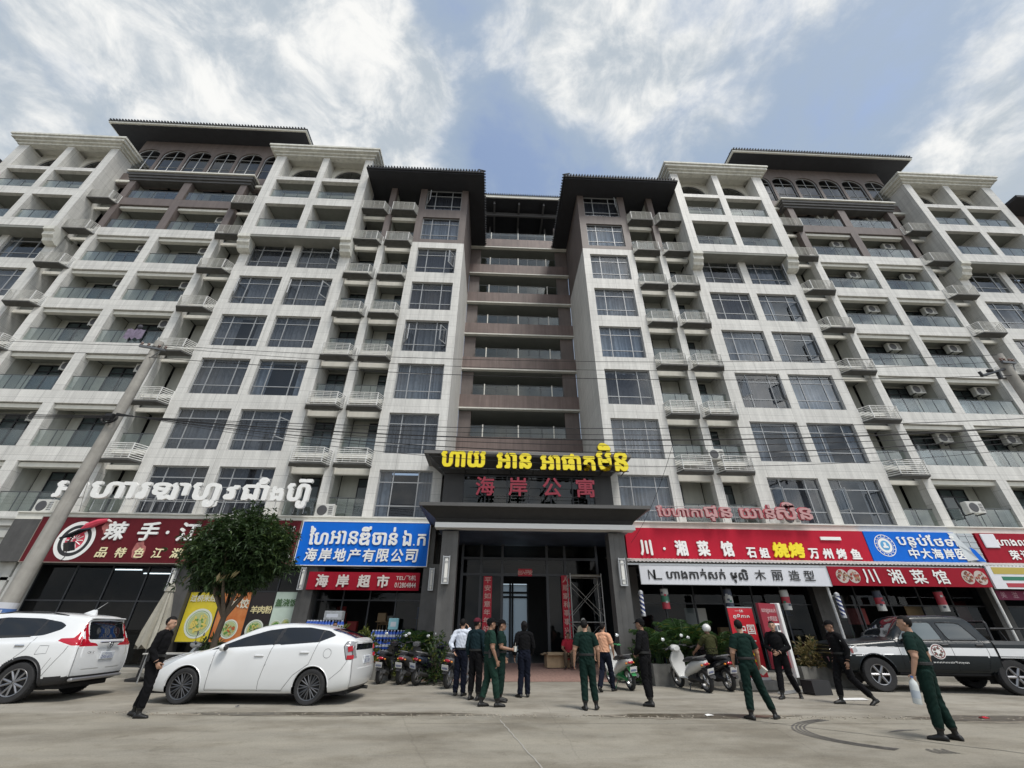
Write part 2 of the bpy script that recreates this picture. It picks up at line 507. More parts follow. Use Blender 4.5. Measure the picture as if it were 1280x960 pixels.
# dirt gathered along the joint
dirt = mat('roadside_dirt', (.16, .135, .10), .95, vary=.45, vscale=9, bump=.6, bscale=40)
grit = mat('grit', (.30, .27, .22), .95, vary=.3, vscale=30)
db = MB()
def blob_patch(mb, cx, cy, lx, ly, z, n=48, seed=0, mi=0, rough=.22):
    rnd = random.Random(seed)
    ph = [rnd.uniform(0, 6.28) for _ in range(6)]
    pts = []
    for i in range(n):
        a = 2 * math.pi * i / n
        k = 1 + rough * (.5 * math.sin(2 * a + ph[0]) + .35 * math.sin(5 * a + ph[1]) + .3 * math.sin(9 * a + ph[2]) + .25 * math.sin(14 * a + ph[3]))
        pts.append((cx + lx * k * math.cos(a), cy + ly * k * math.sin(a)))
    mb.sheet(pts, z, mi)
mud = mat('wet_mud', (.10, .085, .062), .38, vary=.4, vscale=6, bump=.5, bscale=30, spec=.5)
mudry = mat('drying_mud', (.215, .19, .15), .9, vary=.25, vscale=7, bump=.5, bscale=50)
for nm, cx, cy, lx, ly, sd in (('puddle', -4.55, 10.18, 2.25, .20, 3), ('puddle', 2.55, 9.98, 1.45, .24, 8), ('puddle', 8.3, 9.72, 1.75, .26, 5)):
    b = MB(); blob_patch(b, cx, cy, lx * 1.12, ly * 1.35, .008, 60, sd, 0, .30)
    o = tag(b.build('mud_patch', mudry), kind='structure')
    b = MB(); blob_patch(b, cx, cy + .02, lx, ly, .012, 60, sd + 1, 0, .26)
    tag(b.build(nm, mud), kind='structure')
b = MB()
rnd = random.Random(11)
for i in range(420):
    x = rnd.uniform(-9, 11); y = JOIN(x) + .05 + rnd.gauss(0, .09)
    s_ = rnd.uniform(.008, .026)
    b.ball((x, y, .006), s_, s_ * rnd.uniform(.6, 1), s_ * .6, 5, 3)
tag(b.build('gravel', grit), kind='stuff')
# thin cracks and tyre arcs on the road
stain = mat('tyre_mark', (.115, .108, .098), .8, vary=.45, vscale=10)
def arc_strip(mb, pts, w, z, mi=0):
    n = len(pts); L_, R_ = [], []
    for i, p in enumerate(pts):
        a = Vector(pts[max(i - 1, 0)]); c = Vector(pts[min(i + 1, n - 1)]); d = (c - a).normalized(); nn = Vector((-d.y, d.x))
        k = w if not callable(w) else w(i / (n - 1))
        L_.append((p[0] + nn.x * k / 2, p[1] + nn.y * k / 2, z)); R_.append((p[0] - nn.x * k / 2, p[1] - nn.y * k / 2, z))
    mb.add(L_ + R_, [(i, i + 1, n + i + 1, n + i) for i in range(n - 1)], mi)
b = MB()
for k, off in enumerate((0, .055, .11, .165)):
    pts = []
    for i in range(34):
        a = R(118 + i * 3.2); r = 1.75 + off
        pts.append((5.75 + r * math.cos(a) * 1.15, 8.35 + r * math.sin(a) * .78))
    arc_strip(b, pts, .032, .0085)
for k in range(6): arc_strip(b, [(4.62 + k * .055, 7.35 + .05 * (k % 2)), (4.60 + k * .055, 7.22), (4.63 + k * .055, 7.13)], .022, .0085)
arc_strip(b, [(5.05, 8.50), (5.4, 8.66), (5.8, 8.70)], lambda t: .09 * math.sin(math.pi * t) + .005, .0085)
tag(b.build('tyre_marks', stain), kind='structure')
b = MB()
rnd = random.Random(5)
pts = [(3.3 + i * .12, 9.55 - i * .115 + rnd.uniform(-.03, .03)) for i in range(30)]
arc_strip(b, pts, .022, .0085)
arc_strip(b, [(-2.9 + i * .3, 9.25 + rnd.uniform(-.02, .02)) for i in range(40)], .012, .0085)
tag(b.build('road_crack', stain), kind='structure')
b = MB(); rnd = random.Random(9)
arc_strip(b, [(-1.25 + .02 * i + rnd.uniform(-.012, .012), 9.6 - .14 * i) for i in range(30)], .02, .0086)
tag(b.build('road_joint', mat('pale_joint', (.335, .32, .285), .9)), kind='structure')

# paved ramp and raised floor of the entrance
pav = tile_mat('red_paving', (.30, .20, .165), .80, .30, .30, .012, vary=.18, streak=0)
pv = pav.node_tree
b = MB()
b.add([(-3.6, 16.15, .006), (4.6, 16.15, .006), (4.6, 19.0, .33), (-3.6, 19.0, .33), (-3.6, 19.0, 0), (4.6, 19.0, 0), (-3.6, 16.15, 0), (4.6, 16.15, 0)],
      [(0, 1, 2, 3), (0, 3, 4, 6), (1, 7, 5, 2)])
tag(b.build('entrance_ramp', mat('ramp_paving', (.27, .17, .14), .8, vary=.25, vscale=14)), kind='structure')
b = MB(); b.box(-4.9, 4.9, 19.0, 32, -.1, .33)
tag(b.build('lobby_floor', mat('lobby_stone', (.10, .095, .09), .35, vary=.2, vscale=2)), kind='structure')
# pavement in front of the shops
b = MB(); b.box(-26, -3.62, 16.9, 21, -.1, .13); b.box(4.62, 40, 16.6, 21, -.1, .13)
tag(b.build('pavement', ground_mat('pavement_concrete', (.25, .24, .22), (.34, .33, .30))), kind='structure')

# ------------------------------------------------------------------ the apartment block
tileW = tile_mat('pale_facing_tile', (.715, .705, .67), .80, .075, .30, .006, vary=.05, streak=.20, big=(1.20, .752, .012, .70, 0.0))
tileB = tile_mat('brown_facing_tile', (.150, .122, .112), .86, .10, .30, .006, vary=.12, streak=.20)
tileR = tile_mat('red_brown_parapet_tile', (.185, .135, .120), .84, .12, .25, .006, vary=.22, streak=.34)
plas = mat('shaded_balcony_plaster', (.47, .475, .435), .8, vary=.07, vscale=1.0, streak=.16)  # base tone lowered to put balcony shade into the plaster
plasD = mat('shaded_corridor_plaster', (.15, .155, .145), .85, vary=.08, vscale=1.0, streak=.12)  # darker copy of the plaster, with the corridor shade in its colour
trimW = mat('pale_trim', (.70, .69, .63), .7, vary=.05, vscale=2, streak=.10)
corn = mat('cornice_stone', (.66, .655, .60), .75, vary=.07, vscale=1.4, streak=.26)
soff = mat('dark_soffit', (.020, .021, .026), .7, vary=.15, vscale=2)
rooft = mat('roof_tile', (.060, .062, .068), .55, vary=.3, vscale=3)
frameM = mat('window_frame_metal', (.32, .33, .34), .45, .2)
frameD = mat('dark_frame_metal', (.045, .048, .055), .4, .3)
railM = mat('rail_metal', (.10, .11, .115), .4, .4)
rackM = mat('white_rack_paint', (.74, .74, .72), .5, vary=.12, vscale=6, streak=.18)
rackU = mat('shaded_rack_tray', (.075, .075, .072), .7, vary=.2, vscale=4)  # dark tone paints the shade under the racks
paneM = glass_mat('window_pane', (.64, .67, .70), .80, .015, .075, 4.0)
paneD = glass_mat('door_pane', (.42, .48, .52), .8, .02, .05, 4.0)
railG = glass_mat('railing_glass', (.88, .92, .905), .85, .03, .065, 4.0)
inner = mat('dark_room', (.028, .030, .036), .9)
curt = [mat('curtain_slate', (.17, .178, .195), .9, vary=.12, vscale=8), mat('curtain_blue_grey', (.26, .295, .345), .9, vary=.10, vscale=8),
        mat('curtain_dim', (.075, .08, .10), .9, vary=.2, vscale=6), mat('curtain_pale', (.36, .42, .50), .9, vary=.1, vscale=8)]
blk = tag(empty('apartment_building', (0, 19.4, 0)), 'long symmetrical nine storey apartment block with pale tiled piers and dark tiled hip roofs', 'building')
ORG = Vector((0, 19.4, 0))
def part(mb, name, mats, smooth=False): return mb.build(name, mats, blk, smooth=smooth, world=True)
ZF = lambda k: 5.72 + 3 * (k - 2)
rng = random.Random(21)

def curtain_mesh(x0, x1, z0, z1, y, seed, amp=.035):
    r = random.Random(seed); b = MB(); n = max(6, int((x1 - x0) / .035)); ph = r.uniform(0, 6)
    top, bot = [], []
    for i in range(n + 1):
        x = x0 + (x1 - x0) * i / n
        yy = y + amp * (math.sin(x * 29 + ph + 2.6 * math.sin(x * 3.7 + ph)) + .9 * math.sin(x * 11.3 + 2 * ph + 1.5 * math.sin(x * 5.1)))
        top.append((x, yy, z1)); bot.append((x + .03 * math.sin(i * .37 + ph), y + (yy - y) * 1.25, z0))
    b.add(bot + top, [(i, i + 1, n + 2 + i, n + 1 + i) for i in range(n)])
    return b
def window(x0, x1, z0, z1, y, vsplit, hsplit, parent=blk, style=None, name='window', open_leaf=None):
    """frame at depth y, panes and a curtain behind"""
    fr = MB(); w = .055; d0, d1 = y, y + .07
    fr.box(x0, x1, d0, d1, z0, z0 + w); fr.box(x0, x1, d0, d1, z1 - w, z1)
    fr.box(x0, x0 + w, d0 + .002, d1 - .002, z0 + w, z1 - w); fr.box(x1 - w, x1, d0 + .002, d1 - .002, z0 + w, z1 - w)
    xs_ = [x0 + w + (x1 - x0 - 2 * w) * t for t in vsplit]; zs_ = [z0 + (z1 - z0) * t for t in hsplit]
    for xx in xs_: fr.box(xx - .024, xx + .024, d0 + .004, d1 - .004, z0 + w, z1 - w)
    ed = [x0 + w] + xs_ + [x1 - w]
    for zz in zs_:
        for a, c in zip(ed[:-1], ed[1:]):
            fr.box(a + (.025 if a != ed[0] else 0), c - (.025 if c != ed[-1] else 0), d0 + .006, d1 - .006, zz - .022, zz + .022)
    o = fr.build(name, frameM, parent, world=(parent is blk))
    p = MB()
    p.add([(x0 + w, y + .035, z0 + w), (x1 - w, y + .035, z0 + w), (x1 - w, y + .035, z1 - w), (x0 + w, y + .035, z1 - w)], [(0, 1, 2, 3)])
    p.build('pane', paneM, o)
    sd = int(abs(x0) * 100 + z0 * 7)
    st = style if style is not None else rng.choice((0, 0, 0, 1, 1, 2, 4, 4, 5))
    c = None
    if st in (0, 1, 2): c = (curtain_mesh(x0, x1, z0, z1 - .02, y + .22, sd), curt[st])
    elif st == 3: c = (curtain_mesh(x0, x1, z0, z1 - .02, y + .22, sd), curt[3])
    elif st == 4:
        q = curtain_mesh(x0, x0 + (x1 - x0) * rng.uniform(.18, .4), z0, z1 - .02, y + .22, sd)
        q2 = curtain_mesh(x1 - (x1 - x0) * rng.uniform(.15, .35), x1, z0, z1 - .02, y + .22, sd + 1)
        q.add(q2.v, q2.f); c = (q, curt[rng.choice((0, 1))])
    elif st == 5: c = (curtain_mesh(x0, x1, z0, z1 - .02, y + .34, sd, .02), curt[2])
    if c: c[0].build('curtain', c[1], o, smooth=True)
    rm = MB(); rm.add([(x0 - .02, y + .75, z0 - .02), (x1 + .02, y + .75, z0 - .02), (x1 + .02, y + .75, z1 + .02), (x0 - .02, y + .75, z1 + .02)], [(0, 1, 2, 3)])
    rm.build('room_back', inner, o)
    if open_leaf:
        for sx_ in open_leaf:
            a = 1.0
            lx0 = x0 + w if sx_ < 0 else x1 - w; lw = (xs_[0] - x0 - w) if sx_ < 0 else (x1 - w - xs_[1])
            za, zb = zs_[0] + .03, zs_[1] - .03
            lf = MB(); h = Vector((lx0, y - .01, 0)); dirv = Vector((-sx_ * math.cos(a), -math.sin(a), 0)) * lw
            for (u0, u1, q0, q1) in ((0, 1, za, za + .05), (0, 1, zb - .05, zb), (0, .12, za + .05, zb - .05), (.88, 1, za + .05, zb - .05)):
                A, B_ = h + dirv * u0, h + dirv * u1; nn = Vector((dirv.y, -dirv.x, 0)).normalized() * .02
                lf.add([A - nn + Vector((0, 0, q0)), B_ - nn + Vector((0, 0, q0)), B_ + nn + Vector((0, 0, q0)), A + nn + Vector((0, 0, q0)),
                        A - nn + Vector((0, 0, q1)), B_ - nn + Vector((0, 0, q1)), B_ + nn + Vector((0, 0, q1)), A + nn + Vector((0, 0, q1))],
                       [(0, 3, 2, 1), (4, 5, 6, 7), (0, 1, 5, 4), (1, 2, 6, 5), (2, 3, 7, 6), (3, 0, 4, 7)])
            lf.build('open_casement', frameM, o)
            gp = MB(); A, B_ = h + dirv * .12, h + dirv * .88
            gp.add([A + Vector((0, 0, za + .05)), B_ + Vector((0, 0, za + .05)), B_ + Vector((0, 0, zb - .05)), A + Vector((0, 0, zb - .05))], [(0, 1, 2, 3)])
            gp.build('casement_pane', paneM, o)
    return o
def balcony_door(x0, x1, z0, z1, y, n):
    fr = MB(); w = .05
    fr.box(x0, x1, y, y + .06, z1 - w, z1); fr.box(x0, x1, y, y + .06, z0, z0 + w)
    for i in range(n + 1):
        xx = x0 + (x1 - x0) * i / n; fr.box(max(x0, xx - .03), min(x1, xx + .03), y + .003, y + .057, z0 + w, z1 - w)
    fr.box(x0 + .03, x1 - .03, y + .006, y + .05, z0 + (z1 - z0) * .80, z0 + (z1 - z0) * .80 + .05)
    o = part(fr, 'balcony_door', frameD)
    p = MB(); p.add([(x0, y + .03, z0), (x1, y + .03, z0), (x1, y + .03, z1), (x0, y + .03, z1)], [(0, 1, 2, 3)])
    p.build('pane', paneD, o)
    st = rng.random()
    b = MB()
    if st < .55: b = curtain_mesh(x0, x0 + (x1 - x0) * rng.uniform(.4, 1), z0, z1, y + .2, int(x0 * 100 + z0 * 9))
    else: b.add([(x0, y + .5, z0), (x1, y + .5, z0), (x1, y + .5, z1), (x0, y + .5, z1)], [(0, 1, 2, 3)])
    b.build('curtain', curt[2] if rng.random() < .75 else curt[0], o)
    return o
def railing(x0, x1, z0, h, y, posts=3):
    fr = MB()
    fr.tube([(x0, y, z0 + h), (x1, y, z0 + h)], .022, 6)
    for i in range(1, posts):
        xx = x0 + (x1 - x0) * i / posts; fr.box(xx - .014, xx + .014, y - .012, y + .012, z0, z0 + h - .02)
    o = part(fr, 'balcony_railing', railM)
    g = MB()
    for i in range(posts):
        a = x0 + (x1 - x0) * i / posts + .02; c = x0 + (x1 - x0) * (i + 1) / posts - .02
        g.box(a, c, y - .004, y + .004, z0 + .015, z0 + h - .035)
    g.build('glass_panel', railG, o)
    return o
def rack(xc, zb, wb, wf, y0=19.44, dep=.50, h=.80):
    """slatted white equipment rack with canted ends, open on top"""
    b = MB(); yf = y0 - dep
    pl = [(xc - wb / 2, y0), (xc - wf / 2, yf), (xc + wf / 2, yf), (xc + wb / 2, y0)]
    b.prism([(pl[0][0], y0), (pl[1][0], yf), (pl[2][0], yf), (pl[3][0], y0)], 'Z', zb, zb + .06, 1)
    for k in range(8):
        z = zb + .10 + k * (h - .10) / 7
        for p, q in zip(pl[:-1], pl[1:]):
            d = Vector((q[0] - p[0], q[1] - p[1], 0)).normalized() * .02
            b.tube([(p[0] - d.x, p[1] - d.y, z), (q[0] + d.x, q[1] + d.y, z)], .021 if k < 7 else .024, 4, 0)
    for p in pl: b.box(p[0] - .018, p[0] + .018, p[1] - .018 - (.0 if p[1] < y0 else .03), p[1] + .018 - (0 if p[1] < y0 else .03), zb + .10, zb + h + .005, 0)
    for t in (.25, .5, .75):
        xx = pl[1][0] + (pl[2][0] - pl[1][0]) * t; b.box(xx - .012, xx + .012, yf + .014, yf + .03, zb + .1, zb + h, 0)
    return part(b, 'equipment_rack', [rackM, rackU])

Y0 = 19.38
facade = MB(); brown = AutoMB(); plast = AutoMB(False); plastU = AutoMB(); trim = AutoMB()
AC = []          # (x, y, z) air conditioner positions
for sg in (-1, 1):
    X = lambda a, c: (min(sg * a, sg * c), max(sg * a, sg * c))
    # ---- tower A beside the recess
    for k in range(2, 10):
        z = ZF(k); mb = brown if k >= 8 else facade
        zt = z + 3 - .004 if k < 9 else 28.95
        x0, x1 = X(4.39, 6.90)
        a, c = X(3.95, 4.39); zb = 5.5 if k == 2 else z - (.32 if k == 8 else 0)
        if k == 7: zt = 23.40
        mb.box(a, c, Y0, Y0 + .5, zb, zt)
        a, c = X(6.90, 7.35); mb.box(a, c, Y0, Y0 + .5, zb, zt)
        if k < 9: mb.box(x0, x1, Y0, Y0 + .5, z + 2.18, zt)
        if k == 8: mb.box(x0, x1, Y0, Y0 + .5, zb, z)
        if k == 2: mb.box(x0, x1, Y0, Y0 + .5, 5.5, z)
        dark = sg < 0 and k in (2,)
        st = {(-1, 2): 4, (-1, 3): 0, (-1, 4): 1, (-1, 5): 0, (-1, 6): 2, (-1, 7): 5, (-1, 8): 1, (-1, 9): 5,
              (1, 2): 1, (1, 3): 1, (1, 4): 5, (1, 5): 3, (1, 6): 1, (1, 7): 1, (1, 8): 3, (1, 9): 5}[(sg, k)]
        ol = (-1, 1) if (sg < 0 and k == 5) else ((1,) if (sg < 0 and k == 7) or (sg > 0 and k == 9) else ((-1,) if (sg < 0 and k == 9) else None))
        window(x0, x1, z, z + 2.18, Y0 + .12, (.25, .74), (.24, .74), style=st, open_leaf=ol)
    a, c = X(3.95, 4.40)
    facade.box(a, c, Y0 + .5, 24.6, 5.5, 23.40); brown.box(a, c, Y0 + .5, 24.6, 23.40, 28.95)
    a, c = X(6.9, 7.35); plast.box(a, c, Y0 + .5, 21.2, 5.5, 28.9)
    # ---- balcony pair B
    for k in range(2, 10):
        z = ZF(k); mb = brown if k >= 8 else facade
        a, c = X(9.06, 9.46)
        mb.box(a, c, Y0 + .02, Y0 + .42, z - .32 if k == 8 else (z if k > 2 else 5.5), z + 2.9 if k > 7 else (z + 3 if k < 7 else 23.4))
        for j, (p, q) in enumerate(((7.35, 9.06), (9.46, 11.05))):
            x0, x1 = X(p, q)
            trim.box(x0, x1, Y0 + .12, Y0 + .40, z - .24, z)                          # slab edge
            if k > 2: trim.box(x0, x1, Y0 + .22, Y0 + .40, z - 1.02, z - .72)
            plast.box(x0, x1, 20.75, 20.95, z, z + 2.3)                                # back wall
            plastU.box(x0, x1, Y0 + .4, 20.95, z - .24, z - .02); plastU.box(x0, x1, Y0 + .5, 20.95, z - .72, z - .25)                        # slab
            if k > 2: rack(sg * (8.22 if j == 0 else 10.24), z - .74, 1.86 if j == 0 else 1.95, 1.44)
            dx = (x0 + (x1 - x0) * (.45 if sg < 0 and j == 0 or sg > 0 and j == 1 else .02), )
            lo = .48 if (j == 0) == (sg < 0) else .02
            if lo > .3: d0_, d1_ = x0 + (x1 - x0) * .50, x1 - .03
            else: d0_, d1_ = x0 + .03, x0 + (x1 - x0) * .62
            if sg > 0:
                if j == 0: d0_, d1_ = x0 + .03, x0 + (x1 - x0) * .38
                else: d0_, d1_ = x0 + .03, x0 + (x1 - x0) * .72
            if k < 9: balcony_door(d0_, d1_, z, z + 2.12, 20.66, 1 if j == 0 else 2)
            if k <= 8: railing(x0 + .01, x1 - .01, z + .01, .88, Y0 + .30, 2)
    a, c = X(9.1, 9.42); plast.box(a, c, Y0 + .42, 20.75, 5.5, 28.9)
    # ---- wing C and its outer twin
    for off in (0, 18.04):
        for k in range(2, 8):
            z = ZF(k)
            zt = z + 3 - .004 if k < 7 else 22.85
            zb = z if k > 2 else 5.5
            for (p, q) in ((11.05, 11.71), (14.27, 14.74), (17.30, 17.87)):
                a, c = X(p + off, q + off); facade.box(a, c, Y0, Y0 + .5, zb, zt if k < 7 else 22.85)
            for j, (p, q) in enumerate(((11.71, 14.27), (14.74, 17.30))):
                x0, x1 = X(p + off, q + off)
                if k < 7: facade.box(x0, x1, Y0, Y0 + .5, z + 2.18, zt)
                if k == 2: facade.box(x0, x1, Y0, Y0 + .5, 5.5, z)
                if off == 0 or j == 0 or True:
                    st = None
                    if sg > 0: st = rng.choice((5, 5, 4, 4, 1, 3, 5, 4))
                    else: st = rng.choice((0, 0, 1, 2, 0, 5, 4, 0))
                    window(x0, x1, z, z + (2.18 if k < 7 else 2.0), Y0 + .12, (.24, .76), (.26, .76), style=st, open_leaf={0: (-1,), 1: (1,), 2: (-1, 1)}.get(rng.randrange(12)))
        a, c = X(11.05 + off, 11.45 + off); facade.box(a, c, Y0 + .5, 21.2, 5.5, 22.85)
        a, c = X(17.47 + off, 17.87 + off); facade.box(a, c, Y0 + .5, 21.2, 5.5, 22.85)
        # projecting upper block
        yf = 18.70
        for (p, q) in ((11.0, 11.55), (14.12, 14.58), (17.22, 17.92)):
            a, c = X(p + off, q + off); facade.box(a, c, yf, 20.2 if p != 14.12 else 20.1, 22.8, 31.05)
        for (p, q) in ((11.55, 14.12), (14.58, 17.22)):
            x0, x1 = X(p + off, q + off)
            for z0_, z1_, rt in ((22.8, 23.5, 24.36), (25.8, 26.5, 27.34)):
                facade.box(x0, x1, yf + .004, yf + .25, z0_, z1_)
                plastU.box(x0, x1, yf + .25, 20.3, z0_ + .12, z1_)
                plast.box(x0, x1, 20.2, 20.35, z1_, z1_ + 2.28)
                railing(x0 + .01, x1 - .01, z1_ + .01, rt - z1_, yf + .12, 3)
                balcony_door(x0 + (x1 - x0) * (.02 if sg > 0 else .18), x1 - (x1 - x0) * (.18 if sg > 0 else .02), z1_, z1_ + 2.1, 20.12, 3)
            facade.box(x0, x1, yf + .004, yf + .30, 28.36, 28.70)
            plastU.box(x0, x1, yf + .30, 20.3, 28.40, 28.66)
            trim.box(x0, x1, 19.75, 20.1, 28.05, 28.30)
            # arched window in the top storey
            xm, hw = (x0 + x1) / 2, (x1 - x0) / 2 - .16
            n = 18; ya = 19.62
            arc = [(xm - hw * math.cos(math.pi * i / n), 29.85 + 1.16 * math.sin(math.pi * i / n)) for i in range(n + 1)]
            wl = MB()
            for i in range(n):
                (xa, za), (xb, zb2) = arc[i], arc[i + 1]
                trim.add([(xa, ya, za), (xb, ya, zb2), (xb, ya, 31.4), (xa, ya, 31.4)], [(0, 1, 2, 3)])
                trim.add([(xa, ya, za), (xb, ya, zb2), (xb, ya + .2, zb2), (xa, ya + .2, za)], [(0, 3, 2, 1)])
            trim.add([(x0, ya, 28.66), (arc[0][0], ya, 28.66), (arc[0][0], ya, 31.4), (x0, ya, 31.4)], [(0, 1, 2, 3)])
            trim.add([(arc[-1][0], ya, 28.66), (x1, ya, 28.66), (x1, ya, 31.4), (arc[-1][0], ya, 31.4)], [(0, 1, 2, 3)])
            trim.box(arc[0][0], arc[-1][0], ya, ya + .1, 28.66, 29.85)
            f_ = MB()
            for i in range(n):
                f_.tube([(arc[i][0], ya + .12, arc[i][1]), (arc[i + 1][0], ya + .12, arc[i + 1][1])], .035, 4)
            for an in (45, 90, 135): f_.tube([(xm, ya + .12, 29.9), (xm - hw * math.cos(R(an)), ya + .12, 29.85 + 1.16 * math.sin(R(an)))], .025, 4)
            o = part(f_, 'arched_window', frameD)
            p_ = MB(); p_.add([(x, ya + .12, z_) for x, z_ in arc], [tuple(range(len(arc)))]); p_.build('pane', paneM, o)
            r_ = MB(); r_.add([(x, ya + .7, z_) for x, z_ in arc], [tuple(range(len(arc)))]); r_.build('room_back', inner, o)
        x0, x1 = X(11.0 + off, 17.92 + off)
        trim.box(x0, x1, yf + .3, 21.5, 31.36, 31.5)
        plastU.box(x0 + .02, x1 - .02, yf + .02, 20.0, 22.62, 22.80)
        # cornice with three steps
        cm = MB()
        for j, (e, z0_, z1_) in enumerate(((.10, 31.05, 31.22), (.24, 31.22, 31.40), (.42, 31.40, 31.62), (.50, 31.62, 31.78))):
            z0_ += .002 if j else 0
            cm.box(x0 - e, x1 + e, yf - e, yf + .3, z0_, z1_)
            for xe0, xe1 in ((x0 - e, x0 + .3), (x1 - .3, x1 + e)): cm.box(xe0, xe1, yf + .3, 22, z0_, z1_)
        cm.box(x0, x1, yf + .3, 22, 31.6, 31.70)
        part(cm, 'cornice', corn)
        # corbels under the upper block
        for (p, q) in ((11.0, 11.6), (17.25, 17.92)):
            a, c = X(p + off, q + off)
            cb_ = MB()
            prof = [(Y0, 21.75), (Y0, 22.8), (18.66, 22.8), (18.66, 22.55), (18.80, 22.47), (18.80, 22.2), (18.95, 22.05), (19.0, 21.85), (19.2, 21.75)]
            cb_.prism(prof, 'X', a - .03, c + .03)
            part(cb_, 'corbel', corn)
    # ---- wing D: equipment column, two wide bays, equipment column
    piers = ((19.60, 20.05), (23.42, 23.95), (27.25, 27.70))
    for k in range(2, 10):
        z = ZF(k); bm_ = k >= 8
        for (p, q) in piers:
            a, c = X(p, q); (brown if bm_ else facade).box(a, c, Y0 + .03, Y0 + .45, z if k > 2 else 5.5, z + 2.28 if not bm_ else z + 2.85)
            plast.box(a + .06, c - .06, Y0 + .45, 20.65, z, z + 2.3)
        a, c = X(20.0, 27.3)
        (brown if k == 9 else facade).box(sg * 19.6, sg * 27.7, Y0 + .034, Y0 + .40, z - .71, z - .004)
        for j, (p, q) in enumerate(((20.05, 23.42), (23.95, 27.25))):
            x0, x1 = X(p, q)
            trim.box(x0, x1, Y0 + .16, Y0 + .42, z + 3 - .96, z + 3 - .75)
            plastU.box(x0, x1, Y0 + .40, 20.75, z - .71, z - .01)
            plast.box(x0, x1, 20.62, 20.75, z, z + 2.3)
            railing(x0 + .01, x1 - .01, z + .01, .86, Y0 + .12, 4)
            if sg < 0: d0_, d1_ = x0 + (.62 if j == 0 else .55), x1 - .03
            else: d0_, d1_ = x0 + .03, x1 - (.62 if j == 0 else .55)
            balcony_door(d0_, d1_, z + .01, z + 2.12, 20.54, 4)
            AC.append((sg, k, j, x1 - (.62 if sg < 0 else .72), z))
        for j, (p, q) in enumerate(((17.87, 19.60), (27.70, 29.09))):
            x0, x1 = X(p, q)
            trim.box(x0, x1, Y0 + .2, Y0 + .42, z - .22, z - .004)
            trim.box(x0, x1, Y0 + .30, Y0 + .44, z + 2.04, z + 2.25)
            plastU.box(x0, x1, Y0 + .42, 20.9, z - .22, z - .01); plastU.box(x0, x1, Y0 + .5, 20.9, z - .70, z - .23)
            plast.box(x0, x1, 20.75, 20.9, z, z + 2.3)
            if k > 2: rack(sg * (18.92 if j == 0 else 28.35), z - .74, 2.05 if j == 0 else 1.9, 1.45)
            if k <= 6:
                w_ = .62
                if (sg < 0) == (j == 0): balcony_door(x1 - w_, x1 - .02, z + .01, z + 2.12, 20.66, 1)
                else: balcony_door(x0 + .02, x0 + w_, z + .01, z + 2.12, 20.66, 1)
            if k < 4: railing(x0 + .01, x1 - .01, z + .01, .82, Y0 + .26, 2)
    # attic with six arched windows under the big roof
    yw = 19.80
    a, c = X(17.9, 29.1)
    cs = [18.85, 20.72, 22.62, 24.52, 26.42, 28.32]
    hw = .84
    edges = []
    for xc in cs:
        x = sg * xc; n = 14
        arc = [(x - hw * math.cos(math.pi * i / n), 32.2 + .77 * math.sin(math.pi * i / n)) for i in range(n + 1)]
        for i in range(n):
            (xa, za), (xb, zb2) = arc[i], arc[i + 1]
            brown.add([(xa, yw, za), (xb, yw, zb2), (xb, yw, 34.0), (xa, yw, 34.0)], [(0, 1, 2, 3)])
            brown.add([(xa, yw, za), (xb, yw, zb2), (xb, yw + .25, zb2), (xa, yw + .25, za)], [(0, 3, 2, 1)])
        f_ = MB(); out = [(x - hw, 29.9)] + arc + [(x + hw, 29.9)]
        for p, q in zip(out[:-1], out[1:]): f_.tube([(p[0], yw + .12, p[1]), (q[0], yw + .12, q[1])], .03, 4)
        f_.tube([(x, yw + .12, 29.9), (x, yw + .12, 32.97)], .03, 4)
        for zz in (32.18, 30.95): f_.tube([(x - hw, yw + .12, zz), (x + hw, yw + .12, zz)], .022, 4)
        o = part(f_, 'arched_window', frameM)
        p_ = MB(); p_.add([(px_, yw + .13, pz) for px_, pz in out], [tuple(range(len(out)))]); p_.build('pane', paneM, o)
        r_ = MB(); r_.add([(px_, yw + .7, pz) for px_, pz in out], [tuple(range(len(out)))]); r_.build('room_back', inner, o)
        edges.append((x - hw, x + hw))
    edges.sort()
    lo = [a] + [e[1] for e in edges]; hi = [e[0] for e in edges] + [c]
    for p, q in zip(lo, hi):
        if q > p: brown.box(p, q, yw, yw + .3, 28.6, 34.0)
    brown.box(a, c, yw + .001, yw + .3, 28.6, 29.9)
    # ledge
    lg = MB(); x0, x1 = X(19.35, 27.75)
    for e, z0_, z1_, y_ in ((0, 28.55, 28.75, 19.34), (.06, 28.75, 28.95, 19.24), (.12, 28.95, 29.2, 19.16)):
        lg.box(x0 - e, x1 + e, y_, 19.9, z0_, z1_, 1)
    lg.box(x0 - .2, x1 + .2, 19.06, 19.9, 29.2, 29.32, 0)
    part(lg, 'ledge', [trimW, mat('ledge_grey', (.085, .083, .082), .6, vary=.2, vscale=2)])
    # hip roof over wing D
    rf = MB(); x0, x1 = X(16.5, 31.1); ye = 18.5
    rf.box(x0 + .12, x1 - .12, ye + .12, 27.8, 33.95, 34.03, 1)
    rf.box(x0, x1, ye, 27.9, 34.03, 34.18, 2)
    rf.box(x0 - .05, x1 + .05, ye - .05, 27.95, 34.18, 34.26, 0)
    rf.loft([[(x0 - .05, ye - .05, 34.26), (x1 + .05, ye - .05, 34.26), (x1 + .05, 27.95, 34.26), (x0 - .05, 27.95, 34.26)],
             [(x0 + 4.5, 22.5, 36.6), (x1 - 4.5, 22.5, 36.6), (x1 - 4.5, 24, 36.6), (x0 + 4.5, 24, 36.6)]], 0)
    nn = int((x1 - x0) / .22)
